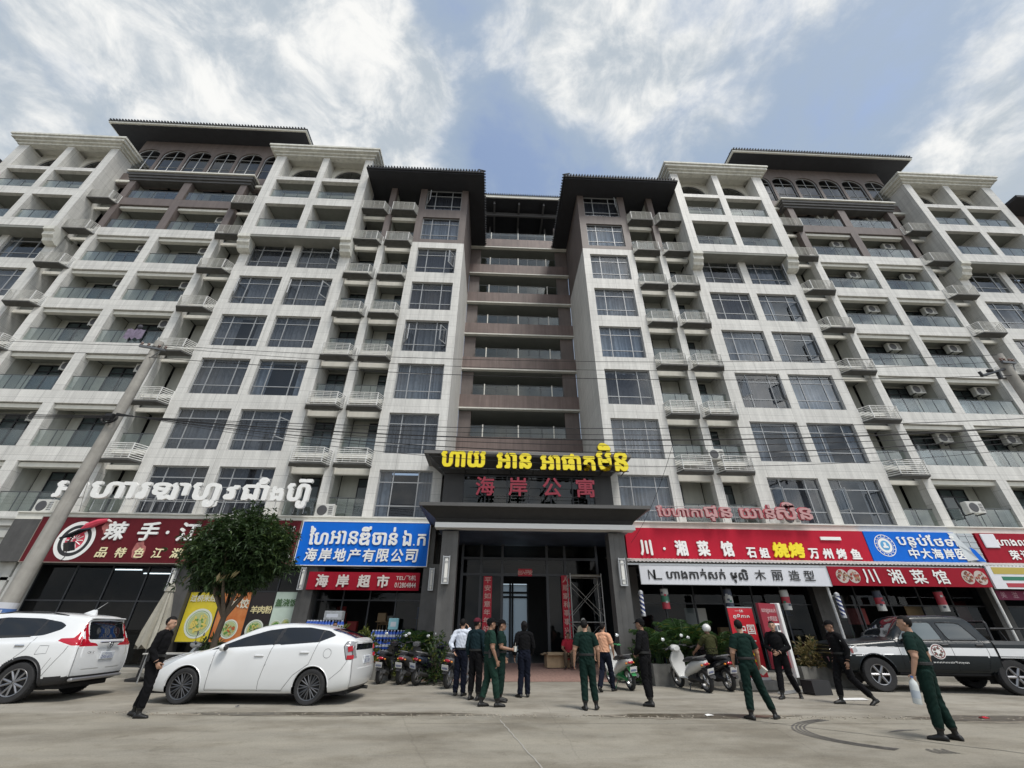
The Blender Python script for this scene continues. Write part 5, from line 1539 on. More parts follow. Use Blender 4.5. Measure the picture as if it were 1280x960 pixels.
# ---------- white hatchback
def hatchback():
    root = empty('hatchback_car', (0, 0, 0))
    zb = .20
    def ring(ys, zs, dx=None): return [(y, z, (dx[i] if dx else 0)) for i, (y, z) in enumerate(zip(ys, zs))]
    st = [
        (2.27, ring((.30, .52, .56, .56, .54, .48, .38, .28, .15, 0), (.22, .24, .34, .46, .56, .62, .65, .67, .68, .685), (-.10, -.08, -.02, -.02, -.03, -.04, -.05, -.04, -.02, 0))),
        (2.10, ring((.50, .70, .76, .77, .74, .66, .54, .40, .20, 0), (.19, .22, .34, .50, .63, .70, .735, .755, .768, .772), (-.06, -.04, 0, 0, 0, 0, 0, 0, .02, .03))),
        (1.75, ring((.62, .80, .855, .86, .83, .75, .62, .46, .24, 0), (.18, .21, .36, .56, .72, .80, .84, .862, .875, .88))),
        (1.35, ring((.66, .82, .87, .872, .845, .76, .64, .50, .26, 0), (.18, .21, .38, .62, .80, .885, .915, .935, .95, .955))),
        (1.05, ring((.68, .82, .868, .87, .845, .765, .68, .56, .30, 0), (.18, .21, .38, .64, .86, .955, .985, 1.01, 1.03, 1.035))),
        (.60, ring((.68, .82, .866, .87, .84, .775, .70, .60, .33, 0), (.18, .21, .38, .66, .90, 1.00, 1.13, 1.20, 1.235, 1.245))),
        (.15, ring((.68, .82, .866, .872, .842, .785, .66, .555, .31, 0), (.18, .21, .38, .68, .94, 1.03, 1.30, 1.385, 1.415, 1.425))),
        (-.30, ring((.68, .82, .866, .874, .846, .79, .63, .525, .30, 0), (.18, .21, .38, .70, .97, 1.06, 1.365, 1.455, 1.48, 1.488))),
        (-.80, ring((.68, .82, .868, .876, .85, .79, .625, .52, .30, 0), (.18, .21, .38, .72, 1.00, 1.09, 1.37, 1.452, 1.475, 1.482))),
        (-1.30, ring((.67, .82, .872, .88, .855, .79, .62, .51, .30, 0), (.19, .22, .38, .73, 1.03, 1.12, 1.33, 1.398, 1.42, 1.428))),
        (-1.70, ring((.64, .80, .868, .876, .85, .78, .63, .52, .31, 0), (.20, .23, .40, .74, 1.04, 1.13, 1.255, 1.305, 1.325, 1.33))),
        (-2.00, ring((.58, .76, .84, .852, .82, .755, .66, .55, .33, 0), (.22, .26, .42, .74, 1.02, 1.10, 1.165, 1.20, 1.215, 1.22), (.04, .02, 0, 0, 0, -.02, -.03, -.03, -.03, -.03))),
        (-2.14, ring((.50, .70, .78, .80, .77, .72, .65, .55, .33, 0), (.25, .29, .44, .70, .94, 1.02, 1.09, 1.125, 1.145, 1.15), (.06, .02, -.02, -.01, .03, .03, .02, .01, 0, 0))),
    ]
    sk = CarSkin(st)
    win = arc_round([(1.02, .955), (.55, 1.005), (-.49, 1.075), (-1.36, 1.125), (-1.66, 1.245), (-1.47, 1.335), (-1.0, 1.40), (-.55, 1.395), (-.10, 1.335), (.35, 1.205), (.75, 1.06)], .05)
    pill = [(-.30, .9), (-.37, .9), (-.53, 1.5), (-.44, 1.5)]
    pill2 = [(-1.28, .9), (-1.31, .9), (-1.39, 1.5), (-1.36, 1.5)]
    lampf = arc_round([(2.24, .60), (1.95, .60), (1.42, .90), (1.38, .935), (1.60, .91), (2.05, .78)], .03)
    lampr = arc_round([(-2.2, .80), (-2.02, .80), (-1.93, 1.04), (-1.96, 1.13), (-2.2, 1.13)], .03)
    fdoor = [(.86, .245), (-.24, .245), (-.24, .40), (-.36, 1.05), (.86, .95)]
    rdoor = [(-.252, .245), (-.75, .245), (-.95, .52), (-1.24, .72), (-1.36, 1.12), (-.372, 1.05), (-.252, .40)]
    Ra = .375
    side = [('cut', arch(1.35, Ra, z0=.315)), ('cut', arch(-1.35, Ra, z0=.315)),
            ('windscreen', lambda c: (c[:, 1] < .635 - .0 * c[:, 0]) & (c[:, 2] > 1.05) & (c[:, 0] > .17) & (c[:, 1] < .54 + .10 * (c[:, 0]))),
            ('rear_window', lambda c: (c[:, 1] < .53) & (c[:, 0] < -1.50) & (c[:, 0] > -2.06)),
            ('pillar', lambda c: (inpoly(c[:, (0, 2)], pill) | inpoly(c[:, (0, 2)], pill2)) & inpoly(c[:, (0, 2)], win)), ('side_window', win), ('headlight', lampf), ('tail_light', lampr), ('front_door', fdoor), ('rear_door', rdoor),
            ('sill', lambda c: (c[:, 2] < .215) & (c[:, 1] < .80))]
    sk.emit(sk.A, side, 'norm', 'side')
    capR = sk.cap('rear', .07)
    rear = [('tail_light', arc_round([(.56, .82), (.90, .80), (.90, 1.06), (.66, 1.06)], .03)), ('rear_lower_window', arc_round([(-.1, .97), (.60, .97), (.60, 1.09), (-.1, 1.09)], .02)),
            ('rear_diffuser', lambda c: c[:, 2] < .30), ('tailgate', arc_round([(-.2, .62), (.55, .62), (.62, .84), (.60, 1.15), (-.2, 1.15)], .03))]
    sk.emit(capR, rear, 'norm', 'rear')
    capF = sk.cap('front', .06)
    sk.emit(capF, [('lower_grille', arc_round([(-.1, .27), (.40, .27), (.44, .42), (-.1, .42)], .03))], 'flip', 'rear')
    for nm in ('headlight', 'tail_light', 'front_door', 'rear_door', 'side_window'): sk.split_sides(nm)
    M_ = dict(body=paintW, windscreen=carG, rear_window=carG, pillar=trimB, sill=trimB, rear_lower_window=carG, rear_diffuser=trimB, tailgate=paintW, lower_grille=trimB)
    objs = {}
    for k, vf in sk.groups.items():
        b = k.split('@')[0]; m_ = {'headlight': lampC, 'tail_light': mat('smoked_clear_lens', (.27, .27, .28), .12, coat=.5), 'front_door': paintW, 'rear_door': paintW, 'side_window': carG}.get(b) or M_[b]
        nm = {'front_door': 'door', 'rear_door': 'door', 'pillar': 'window_pillar'}.get(b, b)
        objs[k] = panel(nm, vf, m_, root)
    # red part of the tail lamps
    for sg in (1, -1):
        b = MB(); b.obox((-2.085, sg * .80, .845), .15, .05, .075, (0, .05, sg * .55)); b.obox((-2.06, sg * .795, 1.0), .10, .05, .10, (0, .25, sg * .5)); b.build('lamp_lens', lampR, objs['tail_light@' + ('L' if sg > 0 else 'R')])
    b = MB()
    surf_line(b, sk, [(.86, .245), (.86, .95)]); surf_line(b, sk, [(-.246, .245), (-.246, .42), (-.366, 1.05)])
    surf_line(b, sk, [(-.75, .245), (-.95, .52), (-1.24, .72), (-1.36, 1.12)]); surf_line(b, sk, [(.86, .245), (-.75, .245)])
    surf_line(b, sk, [(-1.74, .45), (-1.95, .62), (-2.05, .78)], .003); surf_line(b, sk, [(1.10, .98), (1.62, .90), (2.05, .78)], .003)
    surf_line(b, sk, [(-2.13, .80), (-2.02, .80), (-1.93, 1.04), (-1.96, 1.13), (-2.08, 1.13)], .007)
    n = 20; surf_line(b, sk, [(-1.60 + .085 * math.cos(2 * math.pi * i / n), .915 + .085 * math.sin(2 * math.pi * i / n)) for i in range(n + 1)], .0028)
    b.build('panel_seams', trimB, root)
    b = MB()
    for xc in (1.35, -1.35): surf_line(b, sk, [(xc + Ra * math.cos(math.pi * i / 30), .315 + Ra * math.sin(math.pi * i / 30)) for i in range(31)], .013, -.004)
    b.build('wheel_arch_lip', paintW, root)
    for dk, hx, hz in (('front_door', -.13, .865), ('rear_door', -1.10, .93)):
        for sd, sg in (('L', 1), ('R', -1)):
            yy = surf_y(sk, hx, hz); b = MB(); b.bbox(hx - .10, hx + .10, sg * (yy - .005), sg * (yy + .028), hz - .018, hz + .016, .012)
            b.build('handle', paintW, objs[dk + '@' + sd])
    for sg in (1, -1):
        b = MB(); b.ball((.66, sg * .93, 1.01), .085, .10, .075, 14, 8); o = b.build('mirror', paintW, root, smooth=True)
        b = MB(); b.cyl((.70, sg * .80, .97), (.68, sg * .90, .985), .028, .022, 8); b.ball((.635, sg * .93, 1.01), .075, .09, .066, 12, 6); b.build('mirror_foot', trimB, o, smooth=True)
    liner(root, 1.35, .315, Ra, .84); liner(root, -1.35, .315, Ra, .84)
    b = MB(); b.box(-2.05, 2.15, -.66, .66, .17, .235); b.box(-.95, .95, -.80, .80, .185, .235); b.build('underbody', under, root)
    b = MB(); b.bbox(-2.11, -1.98, -.56, .56, 1.075, 1.10, .01); b.build('spoiler', trimB, root)
    b = MB(); b.cyl((-1.75, -.50, .21), (-2.18, -.50, .20), .035, n=10); b.cyl((-1.6, .4, .2), (-2.05, .55, .19), .03, n=8); b.build('exhaust', mat('exhaust_metal', (.08, .08, .08), .5, .6), root)
    plate(root, -2.215, .70, -.03, '2BC-1748', facing=-1)
    for sg in (1, -1):
        for x in (1.35, -1.35): wheel(root, x, sg * .775, .318, .215, 9, mat('multi_spoke_rim', (.13, .13, .135), .28, .8), sg, .74, True, .026)
    return root
car = hatchback()
tag(car, 'white hatchback car with dark tinted windows and thin-spoked wheels parked side-on', 'car')
_ax = Vector((-8.06 + 5.32, 11.35 - 11.21)); _ang = math.atan2(_ax.y, _ax.x)
car.rotation_euler = (0, 0, _ang); car.scale = (1.02, 1.02, 1.02)
_mid = Vector((-6.69, 11.28)) + Vector((math.sin(_ang), -math.cos(_ang))) * -.885 * -1 * 1
_left = Vector((-math.sin(_ang), math.cos(_ang)))
car.location = (-6.69 - _left.x * .885, 11.28 - _left.y * .885, 0)

# ---------- white sport utility car
def suv():
    root = empty('suv_car', (0, 0, 0))
    def ring(ys, zs, dx=None): return [(y, z, (dx[i] if dx else 0)) for i, (y, z) in enumerate(zip(ys, zs))]
    st = [
        (2.18, ring((.40, .62, .70, .72, .70, .62, .50, .36, .18, 0), (.26, .30, .44, .62, .78, .86, .90, .92, .93, .935), (-.1, -.06, -.02, 0, 0, -.02, -.03, -.02, 0, 0))),
        (1.95, ring((.58, .78, .86, .87, .84, .74, .60, .44, .22, 0), (.25, .28, .44, .66, .84, .95, .985, 1.0, 1.01, 1.015))),
        (1.45, ring((.66, .86, .915, .92, .89, .80, .66, .50, .26, 0), (.24, .28, .46, .72, .93, 1.03, 1.06, 1.08, 1.09, 1.095))),
        (1.00, ring((.70, .86, .918, .925, .90, .82, .70, .56, .30, 0), (.24, .28, .46, .74, .97, 1.07, 1.10, 1.125, 1.14, 1.145))),
        (.70, ring((.70, .86, .918, .926, .90, .83, .74, .63, .34, 0), (.24, .28, .46, .75, .99, 1.09, 1.24, 1.32, 1.35, 1.36))),
        (.25, ring((.70, .86, .918, .926, .90, .83, .69, .585, .32, 0), (.24, .28, .46, .76, 1.00, 1.10, 1.47, 1.57, 1.605, 1.61))),
        (-.30, ring((.70, .86, .918, .927, .90, .835, .675, .57, .32, 0), (.24, .28, .46, .77, 1.01, 1.11, 1.54, 1.645, 1.675, 1.685))),
        (-.90, ring((.70, .86, .920, .930, .905, .84, .67, .565, .32, 0), (.24, .28, .46, .78, 1.03, 1.13, 1.54, 1.645, 1.675, 1.68))),
        (-1.40, ring((.70, .86, .922, .932, .905, .84, .665, .56, .32, 0), (.25, .29, .47, .78, 1.05, 1.16, 1.51, 1.62, 1.65, 1.655))),
        (-1.85, ring((.68, .84, .91, .925, .895, .825, .66, .55, .32, 0), (.27, .31, .48, .78, 1.06, 1.17, 1.46, 1.575, 1.61, 1.615), (0, 0, 0, 0, 0, 0, 0, -.04, -.07, -.07))),
        (-2.16, ring((.60, .80, .87, .885, .86, .785, .655, .545, .32, 0), (.30, .34, .50, .76, 1.04, 1.14, 1.40, 1.53, 1.57, 1.575), (.04, 0, -.02, -.02, 0, .05, .16, .12, .10, .10))),
        (-2.26, ring((.50, .74, .82, .84, .82, .755, .645, .54, .32, 0), (.33, .38, .52, .74, .98, 1.08, 1.38, 1.50, 1.535, 1.54), (.08, .02, -.01, 0, .04, .06, .20, .22, .22, .22))),
    ]
    sk = CarSkin(st)
    win = arc_round([(.86, 1.12), (.2, 1.13), (-.9, 1.17), (-1.40, 1.21), (-1.66, 1.32), (-1.70, 1.40), (-1.55, 1.47), (-1.1, 1.54), (-.4, 1.555), (.1, 1.49), (.5, 1.34)], .06)
    pill = [(-.22, 1.0), (-.29, 1.0), (-.36, 1.62), (-.28, 1.62)]; pill2 = [(-1.18, 1.0), (-1.22, 1.0), (-1.27, 1.62), (-1.23, 1.62)]
    Ra = .43; zc = .35
    tl = arc_round([(-2.4, 1.02), (-2.10, 1.02), (-1.78, 1.11), (-1.80, 1.155), (-2.03, 1.165), (-2.10, 1.50), (-2.02, 1.56), (-2.4, 1.60)], .02)
    rdoor = [(-.30, .42), (-.95, .42), (-1.02, .70), (-1.25, .95), (-1.30, 1.18), (-.30, 1.14)]
    fdoor = [(.82, .42), (-.29, .42), (-.29, 1.13), (.82, 1.09)]
    side = [('cut', arch(1.33, Ra, z0=zc)), ('cut', arch(-1.33, Ra, z0=zc)),
            ('arch_trim', arch(1.33, Ra + .055, z0=zc)), ('arch_trim', arch(-1.33, Ra + .055, z0=zc)),
            ('windscreen', lambda c: (c[:, 2] > 1.16) & (c[:, 0] > .24) & (c[:, 1] < .55 + .12 * c[:, 0])),
            ('pillar', lambda c: (inpoly(c[:, (0, 2)], pill) | inpoly(c[:, (0, 2)], pill2)) & inpoly(c[:, (0, 2)], win)), ('side_window', win), ('tail_light', tl), ('front_door', fdoor), ('rear_door', rdoor),
            ('headlight', arc_round([(2.2, .78), (1.9, .80), (1.5, .95), (1.55, 1.0), (2.0, .93), (2.2, .9)], .03)),
            ('lower_trim', lambda c: (c[:, 2] < .40 + .06 * np.clip(-(c[:, 0] + 1.7) * 4, 0, 1)) & (c[:, 1] > .3))]
    sk.emit(sk.A, side, 'norm', 'side')
    capR = sk.cap('rear', .06, 34)
    rear = [('tail_light', arc_round([(.57, 1.16), (.66, 1.10), (.66, 1.6), (.575, 1.56), (.575, 1.2)], .01)), ('tail_light', arc_round([(.30, 1.00), (.9, 1.0), (.9, 1.14), (.60, 1.15), (.55, 1.075), (.40, 1.06)], .015)),
            ('rear_window', arc_round([(-.2, 1.12), (.57, 1.13), (.53, 1.49), (-.2, 1.51)], .03)),
            ('lower_trim', lambda c: c[:, 2] < .46), ('tailgate', arc_round([(-.2, .56), (.62, .56), (.70, .80), (.62, 1.6), (-.2, 1.6)], .02))]
    sk.emit(capR, rear, 'norm', 'rear')
    capF = sk.cap('front', .05)
    sk.emit(capF, [('grille', lambda c: (c[:, 2] > .62) & (c[:, 2] < .82) & (c[:, 1] < .5)), ('lower_trim', lambda c: c[:, 2] < .46)], 'flip', 'rear')
    for nm in ('tail_light', 'front_door', 'rear_door', 'side_window', 'headlight'): sk.split_sides(nm)
    mm = dict(body=paintW, arch_trim=trimB, windscreen=carG, pillar=trimB, side_window=carG, tail_light=lampR, front_door=paintW, rear_door=paintW, lower_trim=trimB, rear_window=carG, tailgate=paintW, grille=trimB, headlight=lampC)
    objs = {}
    for k, vf in sk.groups.items():
        b = k.split('@')[0]; nm = {'front_door': 'door', 'rear_door': 'door', 'pillar': 'window_pillar', 'arch_trim': 'wheel_arch_trim'}.get(b, b)
        objs[k] = panel(nm, vf, mm[b], root)
    b = MB()
    for xc in (1.33, -1.33): surf_line(b, sk, [(xc + q * math.cos(math.pi * i / 30), zc + q * math.sin(math.pi * i / 30)) for i in range(31) for q in (Ra,)], .014, -.004)
    b.build('wheel_arch_lip', trimB, root)
    b = MB(); surf_line(b, sk, [(-.295, .42), (-.295, 1.13)]); surf_line(b, sk, [(-.95, .42), (-1.02, .70), (-1.25, .95), (-1.30, 1.18)]); surf_line(b, sk, [(.82, .42), (.82, 1.09)])
    surf_line(b, sk, [(-1.80, .47), (-2.02, .90), (-2.05, 1.02)]); surf_line(b, sk, [(-1.72, .48), (-1.84, .80)], .003)
    surf_line(b, sk, [(-1.48, .86), (-1.50, 1.02), (-1.68, 1.02), (-1.70, .88), (-1.48, .86)], .0028)
    b.build('panel_seams', trimB, root)
    for dk, hx, hz in (('front_door', -.16, 1.0), ('rear_door', -1.10, 1.02)):
        for sd, sg in (('L', 1), ('R', -1)):
            yy = surf_y(sk, hx, hz); b = MB(); b.bbox(hx - .10, hx + .10, sg * (yy - .005), sg * (yy + .03), hz - .016, hz + .016, .012); b.build('handle', chrome, objs[dk + '@' + sd])
    b = MB(); b.bbox(-2.10, -1.80, -.54, .54, 1.535, 1.568, .014); b.build('roof_spoiler', paintW, root)
    b = MB(); b.loft([[(-1.45, -.03, 1.66), (-1.45, .03, 1.66), (-1.72, .035, 1.63), (-1.72, -.035, 1.63)], [(-1.62, -.008, 1.74), (-1.62, .008, 1.74), (-1.70, .01, 1.735), (-1.70, -.01, 1.735)]]); b.tube([(-1.66, .0, 1.73), (-1.86, 0, 1.90)], [.005, .003], 5); b.build('antenna_fin', paintW, root)
    b = MB(); b.bbox(-2.335, -2.24, -.78, .78, .36, .42, .02); b.build('bumper_strip', mat('satin_strip', (.34, .34, .34), .35, .6), root)
    for sg in (1, -1):
        b = MB(); b.obox((-2.215, sg * .64, .475), .03, .26, .05, (0, 0, -sg * .42)); b.build('bumper_reflector', lampR, root)
    b = MB(); b.bbox(-2.335, -2.30, -.36, .36, 1.055, 1.085, .01); b.build('chrome_bar', chrome, root)
    b = MB(); b.lathe([(.045, -2.345), (.062, -2.345), (.062, -2.33), (.045, -2.33), (.045, -2.345)], (0, 0, 1.02), 'X', 20)
    b.box(-2.344, -2.332, -.035, -.022, .985, 1.055); b.box(-2.344, -2.332, .022, .035, .985, 1.055); b.box(-2.344, -2.332, -.022, .022, 1.012, 1.026); b.build('badge', chrome, root)
    plate(root, -2.335, .735, -.02, '2AS-6031', .44, .15)
    b = MB(); put_text(b, 'CR-V', 0, .20, 0, .045, 0); b.v = [(-2.305 - .0 * z, -x + .60, z + .86) for x, y, z in b.v]; b.build('lettering', chrome, root)
    for sg in (1, -1):
        b = MB(); b.ball((.72, sg * .98, 1.12), .08, .11, .085, 12, 8); b.cyl((.75, sg * .85, 1.08), (.73, sg * .95, 1.09), .03, n=8); b.build('mirror', paintW, root, smooth=True)
        b = MB(); b.tube([(.1, sg * .60, 1.585), (-.4, sg * .60, 1.665), (-1.2, sg * .585, 1.655), (-1.55, sg * .575, 1.60)], .014, 6); b.build('roof_rail', trimB, root)
    liner(root, 1.33, zc, Ra, .88); liner(root, -1.33, zc, Ra, .88)
    b = MB(); b.box(-2.1, 2.05, -.68, .68, .22, .30); b.box(-.9, .9, -.84, .84, .24, .30); b.build('underbody', under, root)
    for sg in (1, -1):
        for x in (1.33, -1.33): wheel(root, x, sg * .81, .36, .235, 5, rimS, sg, .68, True, .05)
    return root
car = suv()
tag(car, 'white sport utility car with tall red tail lights at the left edge', 'car')
_a = R(183.5); car.rotation_euler = (0, 0, _a); car.scale = (1.02, 1.02, 1.02)
_f = Vector((math.cos(_a), math.sin(_a))); _l = Vector((-_f.y, _f.x))
_w = Vector((-11.62, 11.42))
_c = _w + _f * 1.33 * 1.02 - _l * .90 * 1.02
car.location = (_c.x, _c.y, 0)

# ---------- dark police pickup
def pickup():
    root = empty('pickup_truck', (0, 0, 0))
    def ring(ys, zs, dx=None): return [(y, z, (dx[i] if dx else 0)) for i, (y, z) in enumerate(zip(ys, zs))]
    st = [
        (2.28, ring((.50, .70, .76, .78, .76, .70, .56, .40, .20, 0), (.42, .46, .58, .74, .90, .97, 1.0, 1.015, 1.02, 1.022), (-.06, -.04, 0, 0, -.01, -.03, -.03, -.01, 0, 0))),
        (2.10, ring((.60, .78, .85, .865, .84, .76, .60, .44, .22, 0), (.40, .44, .58, .78, .96, 1.04, 1.07, 1.085, 1.09, 1.092))),
        (1.50, ring((.66, .82, .885, .89, .87, .79, .64, .48, .24, 0), (.40, .44, .60, .82, 1.01, 1.09, 1.115, 1.13, 1.138, 1.14))),
        (1.00, ring((.68, .83, .885, .89, .87, .81, .68, .54, .28, 0), (.40, .44, .60, .84, 1.04, 1.12, 1.15, 1.17, 1.18, 1.185))),
        (.72, ring((.68, .83, .885, .89, .87, .815, .72, .62, .33, 0), (.40, .44, .60, .84, 1.05, 1.14, 1.30, 1.38, 1.41, 1.415))),
        (.35, ring((.68, .83, .885, .89, .87, .815, .685, .59, .33, 0), (.40, .44, .60, .84, 1.05, 1.14, 1.54, 1.635, 1.665, 1.67))),
        (-.20, ring((.68, .83, .885, .89, .87, .815, .675, .58, .33, 0), (.40, .44, .60, .84, 1.05, 1.14, 1.58, 1.68, 1.71, 1.715))),
        (-.85, ring((.68, .83, .885, .89, .87, .815, .675, .58, .33, 0), (.40, .44, .60, .84, 1.05, 1.14, 1.57, 1.67, 1.70, 1.705))),
        (-1.12, ring((.68, .83, .885, .89, .87, .815, .69, .60, .33, 0), (.40, .44, .60, .84, 1.05, 1.14, 1.48, 1.58, 1.62, 1.63), (0, 0, 0, 0, 0, -.02, 0, 0, 0, 0))),
        (-1.30, ring((.68, .83, .885, .89, .87, .82, .76, .66, .36, 0), (.40, .44, .60, .84, 1.05, 1.13, 1.16, 1.18, 1.19, 1.19))),
    ]
    sk = CarSkin(st)
    w1 = arc_round([(.78, 1.13), (-.26, 1.14), (-.18, 1.54), (.28, 1.53), (.42, 1.48)], .06)
    w2 = arc_round([(-.40, 1.14), (-1.06, 1.14), (-.86, 1.50), (-.74, 1.53), (-.30, 1.54)], .06)
    Ra, zc = .44, .38
    hl = arc_round([(2.40, .80), (2.05, .80), (1.84, .86), (1.86, .975), (2.1, .985), (2.40, .97)], .04)
    fd = [(.86, .47), (-.34, .47), (-.34, 1.13), (.86, 1.12)]; rd = [(-.35, .47), (-.98, .47), (-1.12, .84), (-1.12, 1.13), (-.35, 1.13)]
    stripe = lambda c: (c[:, 2] > .80) & (c[:, 2] < .97) & (c[:, 1] > .5)
    pin = lambda c: (c[:, 2] > .765) & (c[:, 2] < .782) & (c[:, 1] > .5)
    side = [('cut', arch(1.50, Ra, z0=zc)), ('windscreen', lambda c: (c[:, 2] > 1.20) & (c[:, 0] > .36) & (c[:, 1] < .565 + .1 * c[:, 0] - .03)),
            ('front_window', w1), ('rear_side_window', w2), ('headlight', hl), ('stripe', [(-1.6, .80), (2.02, .80), (2.02, .97), (-1.6, .97)]), ('stripe', [(-1.6, .765), (2.2, .765), (2.2, .782), (-1.6, .782)]), ('front_door', fd), ('rear_door', rd), ('bumper', lambda c: (c[:, 0] > 1.93) & (c[:, 2] < .72))]
    sk.emit(sk.A, side, 'norm', 'side')
    capF = sk.cap('front', .05)
    sk.emit(capF, [('headlight', arc_round([(.50, .80), (.9, .80), (.9, .99), (.50, .97)], .03)), ('grille', arc_round([(-.1, .83), (.47, .83), (.47, .96), (-.1, .96)], .02)), ('bumper', lambda c: c[:, 2] < .72)], 'flip', 'rear')
    for nm in ('front_window', 'rear_side_window', 'headlight', 'front_door', 'rear_door'): sk.split_sides(nm)
    stripeM = mat('white_stripe_vinyl', (.72, .73, .74), .35)
    mm = dict(body=paintD, windscreen=carG, front_window=carG2, rear_side_window=mat('dim_pickup_glass', (.04, .05, .056), .06, spec=.6), headlight=lampC, stripe=stripeM, front_door=paintD, rear_door=paintD, bumper=paintD, grille=trimB)
    objs = {}
    for k, vf in sk.groups.items():
        b = k.split('@')[0]; nm = {'front_door': 'door', 'rear_door': 'door', 'front_window': 'side_window', 'rear_side_window': 'side_window'}.get(b, b)
        objs[k] = panel(nm, vf, mm[b], root)
    # load bed with sides, rails and a canvas-black bar
    b = MB(); x0, x1 = -2.85, -1.33
    for sg in (1, -1):
        prof = [(.83, .44), (.885, .60), (.89, .84), (.87, 1.05), (.82, 1.13), (.77, 1.12), (.77, .60), (.70, .44)]
        n_ = 18
        ringx = [x0, -2.2, -1.9, -1.33]
        Ra2 = .44
        poly_n = 24
        # side skin as a strip with the wheel arch left out
        for (xa, xb) in [(x0 + i * (x1 - x0) / 60, x0 + (i + 1) * (x1 - x0) / 60) for i in range(60)]:
            xm = (xa + xb) / 2; d = abs(xm + 1.50)
            zl = .44 if d > Ra2 else zc + math.sqrt(max(0, Ra2 ** 2 - d * d))
            pts = [(.885 if zl < .7 else .89, max(zl, .44)), (.89, max(.84, zl + .01)), (.87, 1.05), (.82, 1.13), (.77, 1.12), (.77, .60)]
            b.add([(x, sg * p[0], p[1]) for x in (xa, xb) for p in pts], [(i, i + 1, 7 + i, 6 + i) for i in range(5)])
    b.box(-2.88, -2.80, -.86, .86, .50, 1.12); b.box(x0, x1, -.80, .80, .58, .64); b.box(-1.36, -1.33, -.80, .80, .6, 1.12)
    bed = b.build('load_bed', paintD, root)
    b = MB()
    for sg in (1, -1):
        b.box(x0, x1, sg * .892, sg * .8935, .80, .97); b.box(x0, x1, sg * .8925, sg * .894, .765, .782)
    b.build('stripe', stripeM, bed)
    b = MB()
    for sg in (1, -1): b.tube([(-1.45, sg * .72, 1.12), (-1.50, sg * .66, 1.52), (-1.52, sg * .6, 1.56)], .03, 8)
    b.tube([(-1.52, .6, 1.56), (-1.52, -.6, 1.56)], .03, 8)
    for sg in (1, -1): b.tube([(-1.5, sg * .74, 1.40), (-2.7, sg * .74, 1.40), (-2.78, sg * .74, 1.12)], .024, 8)
    b.build('roll_bar', trimB, root)
    b = MB(); surf_line(b, sk, [(1.5 + Ra * math.cos(math.pi * i / 30), zc + Ra * math.sin(math.pi * i / 30)) for i in range(31)], .016, -.004); b.build('wheel_arch_lip', paintD, root)
    b = MB(); surf_line(b, sk, [(.86, .47), (.86, 1.12)]); surf_line(b, sk, [(-.345, .47), (-.345, 1.5)]); surf_line(b, sk, [(-.98, .47), (-1.12, .84), (-1.12, 1.13)]); surf_line(b, sk, [(-1.29, .45), (-1.29, 1.12)], .008); b.build('panel_seams', mat('seam_black', (.004, .004, .005), .7), root)
    b = MB()
    for w_ in (w1, w2): surf_line(b, sk, list(w_) + [w_[0]], .010, .003)
    b.build('window_seal', trimB, root)
    for dk, hx in (('front_door', -.22), ('rear_door', -1.0)):
        for sd, sg in (('L', 1), ('R', -1)):
            yy = surf_y(sk, hx, 1.03); b = MB(); b.bbox(hx - .09, hx + .09, sg * (yy - .005), sg * (yy + .03), 1.01, 1.05, .012); b.build('handle', trimB, objs[dk + '@' + sd])
    # door emblem and lettering
    for sd, sg in (('L', 1),):
        e = MB(); yy = .896; cx, cz = .0, .885
        n = 24
        def dsc(r0, r1, off, mi, n=24):
            vs = []
            for i in range(n): a = 2 * math.pi * i / n; vs += [(cx + r0 * math.cos(a), yy + off, cz + r0 * math.sin(a)), (cx + r1 * math.cos(a), yy + off, cz + r1 * math.sin(a))]
            if r0 <= 0: e.add([vs[2 * i + 1] for i in range(n)], [tuple(range(n))], mi)
            else: e.add(vs, [(2 * i, 2 * i + 1, 2 * ((i + 1) % n) + 1, 2 * ((i + 1) % n)) for i in range(n)], mi)
        dsc(0, .165, .0, 0); dsc(.13, .15, .002, 1); dsc(0, .10, .003, 2); dsc(0, .05, .005, 0)
        for i in range(10): a = 2 * math.pi * i / 10; e.tube([(cx + .055 * math.cos(a), yy + .006, cz + .055 * math.sin(a)), (cx + .125 * math.cos(a), yy + .006, cz + .125 * math.sin(a))], .009, 4, mi=1 if i % 2 else 0)
        e.build('emblem', [whiteL, mat('emblem_maroon', (.22, .05, .05), .5), mat('emblem_brown', (.16, .12, .10), .5)], objs['front_door@L'])
        t = MB(); put_text(t, 'នគរបាលជាតិកម្ពុជា'.replace('្ព', ''), 0, .78, 0, .055, 0); t.v = [(.20 - x, .8965, z + .625) for x, y, z in t.v]; t.build('lettering', whiteL, objs['front_door@L'])
    for sg in (1, -1):
        b = MB(); b.obox((2.02, sg * .835, .88), .16, .05, .10, (0, 0, -sg * .55)); b.build('indicator', amber if sg < 0 else mat('rosy_lens', (.45, .16, .15), .2), objs['headlight@' + ('L' if sg > 0 else 'R')])
    b = MB(); b.bbox(2.26, 2.34, -.52, .52, .79, .83, .01); b.bbox(2.26, 2.35, -.52, .52, .965, .995, .01); b.bbox(2.27, 2.345, -.5, .5, .88, .905, .008); b.build('chrome_bar', chrome, root)
    b = MB(); b.ball((2.22, .62, .56), .03, .075, .06, 12, 8); b.ball((2.22, -.62, .56), .03, .075, .06, 12, 8); b.build('fog_lamp', mat('fog_lens', (.20, .22, .24), .2), root, smooth=True)
    b = MB(); b.bbox(2.28, 2.33, -.24, .24, .60, .72, .01); b.build('number_plate', mat('pale_pink_plate', (.50, .22, .26), .5), root)
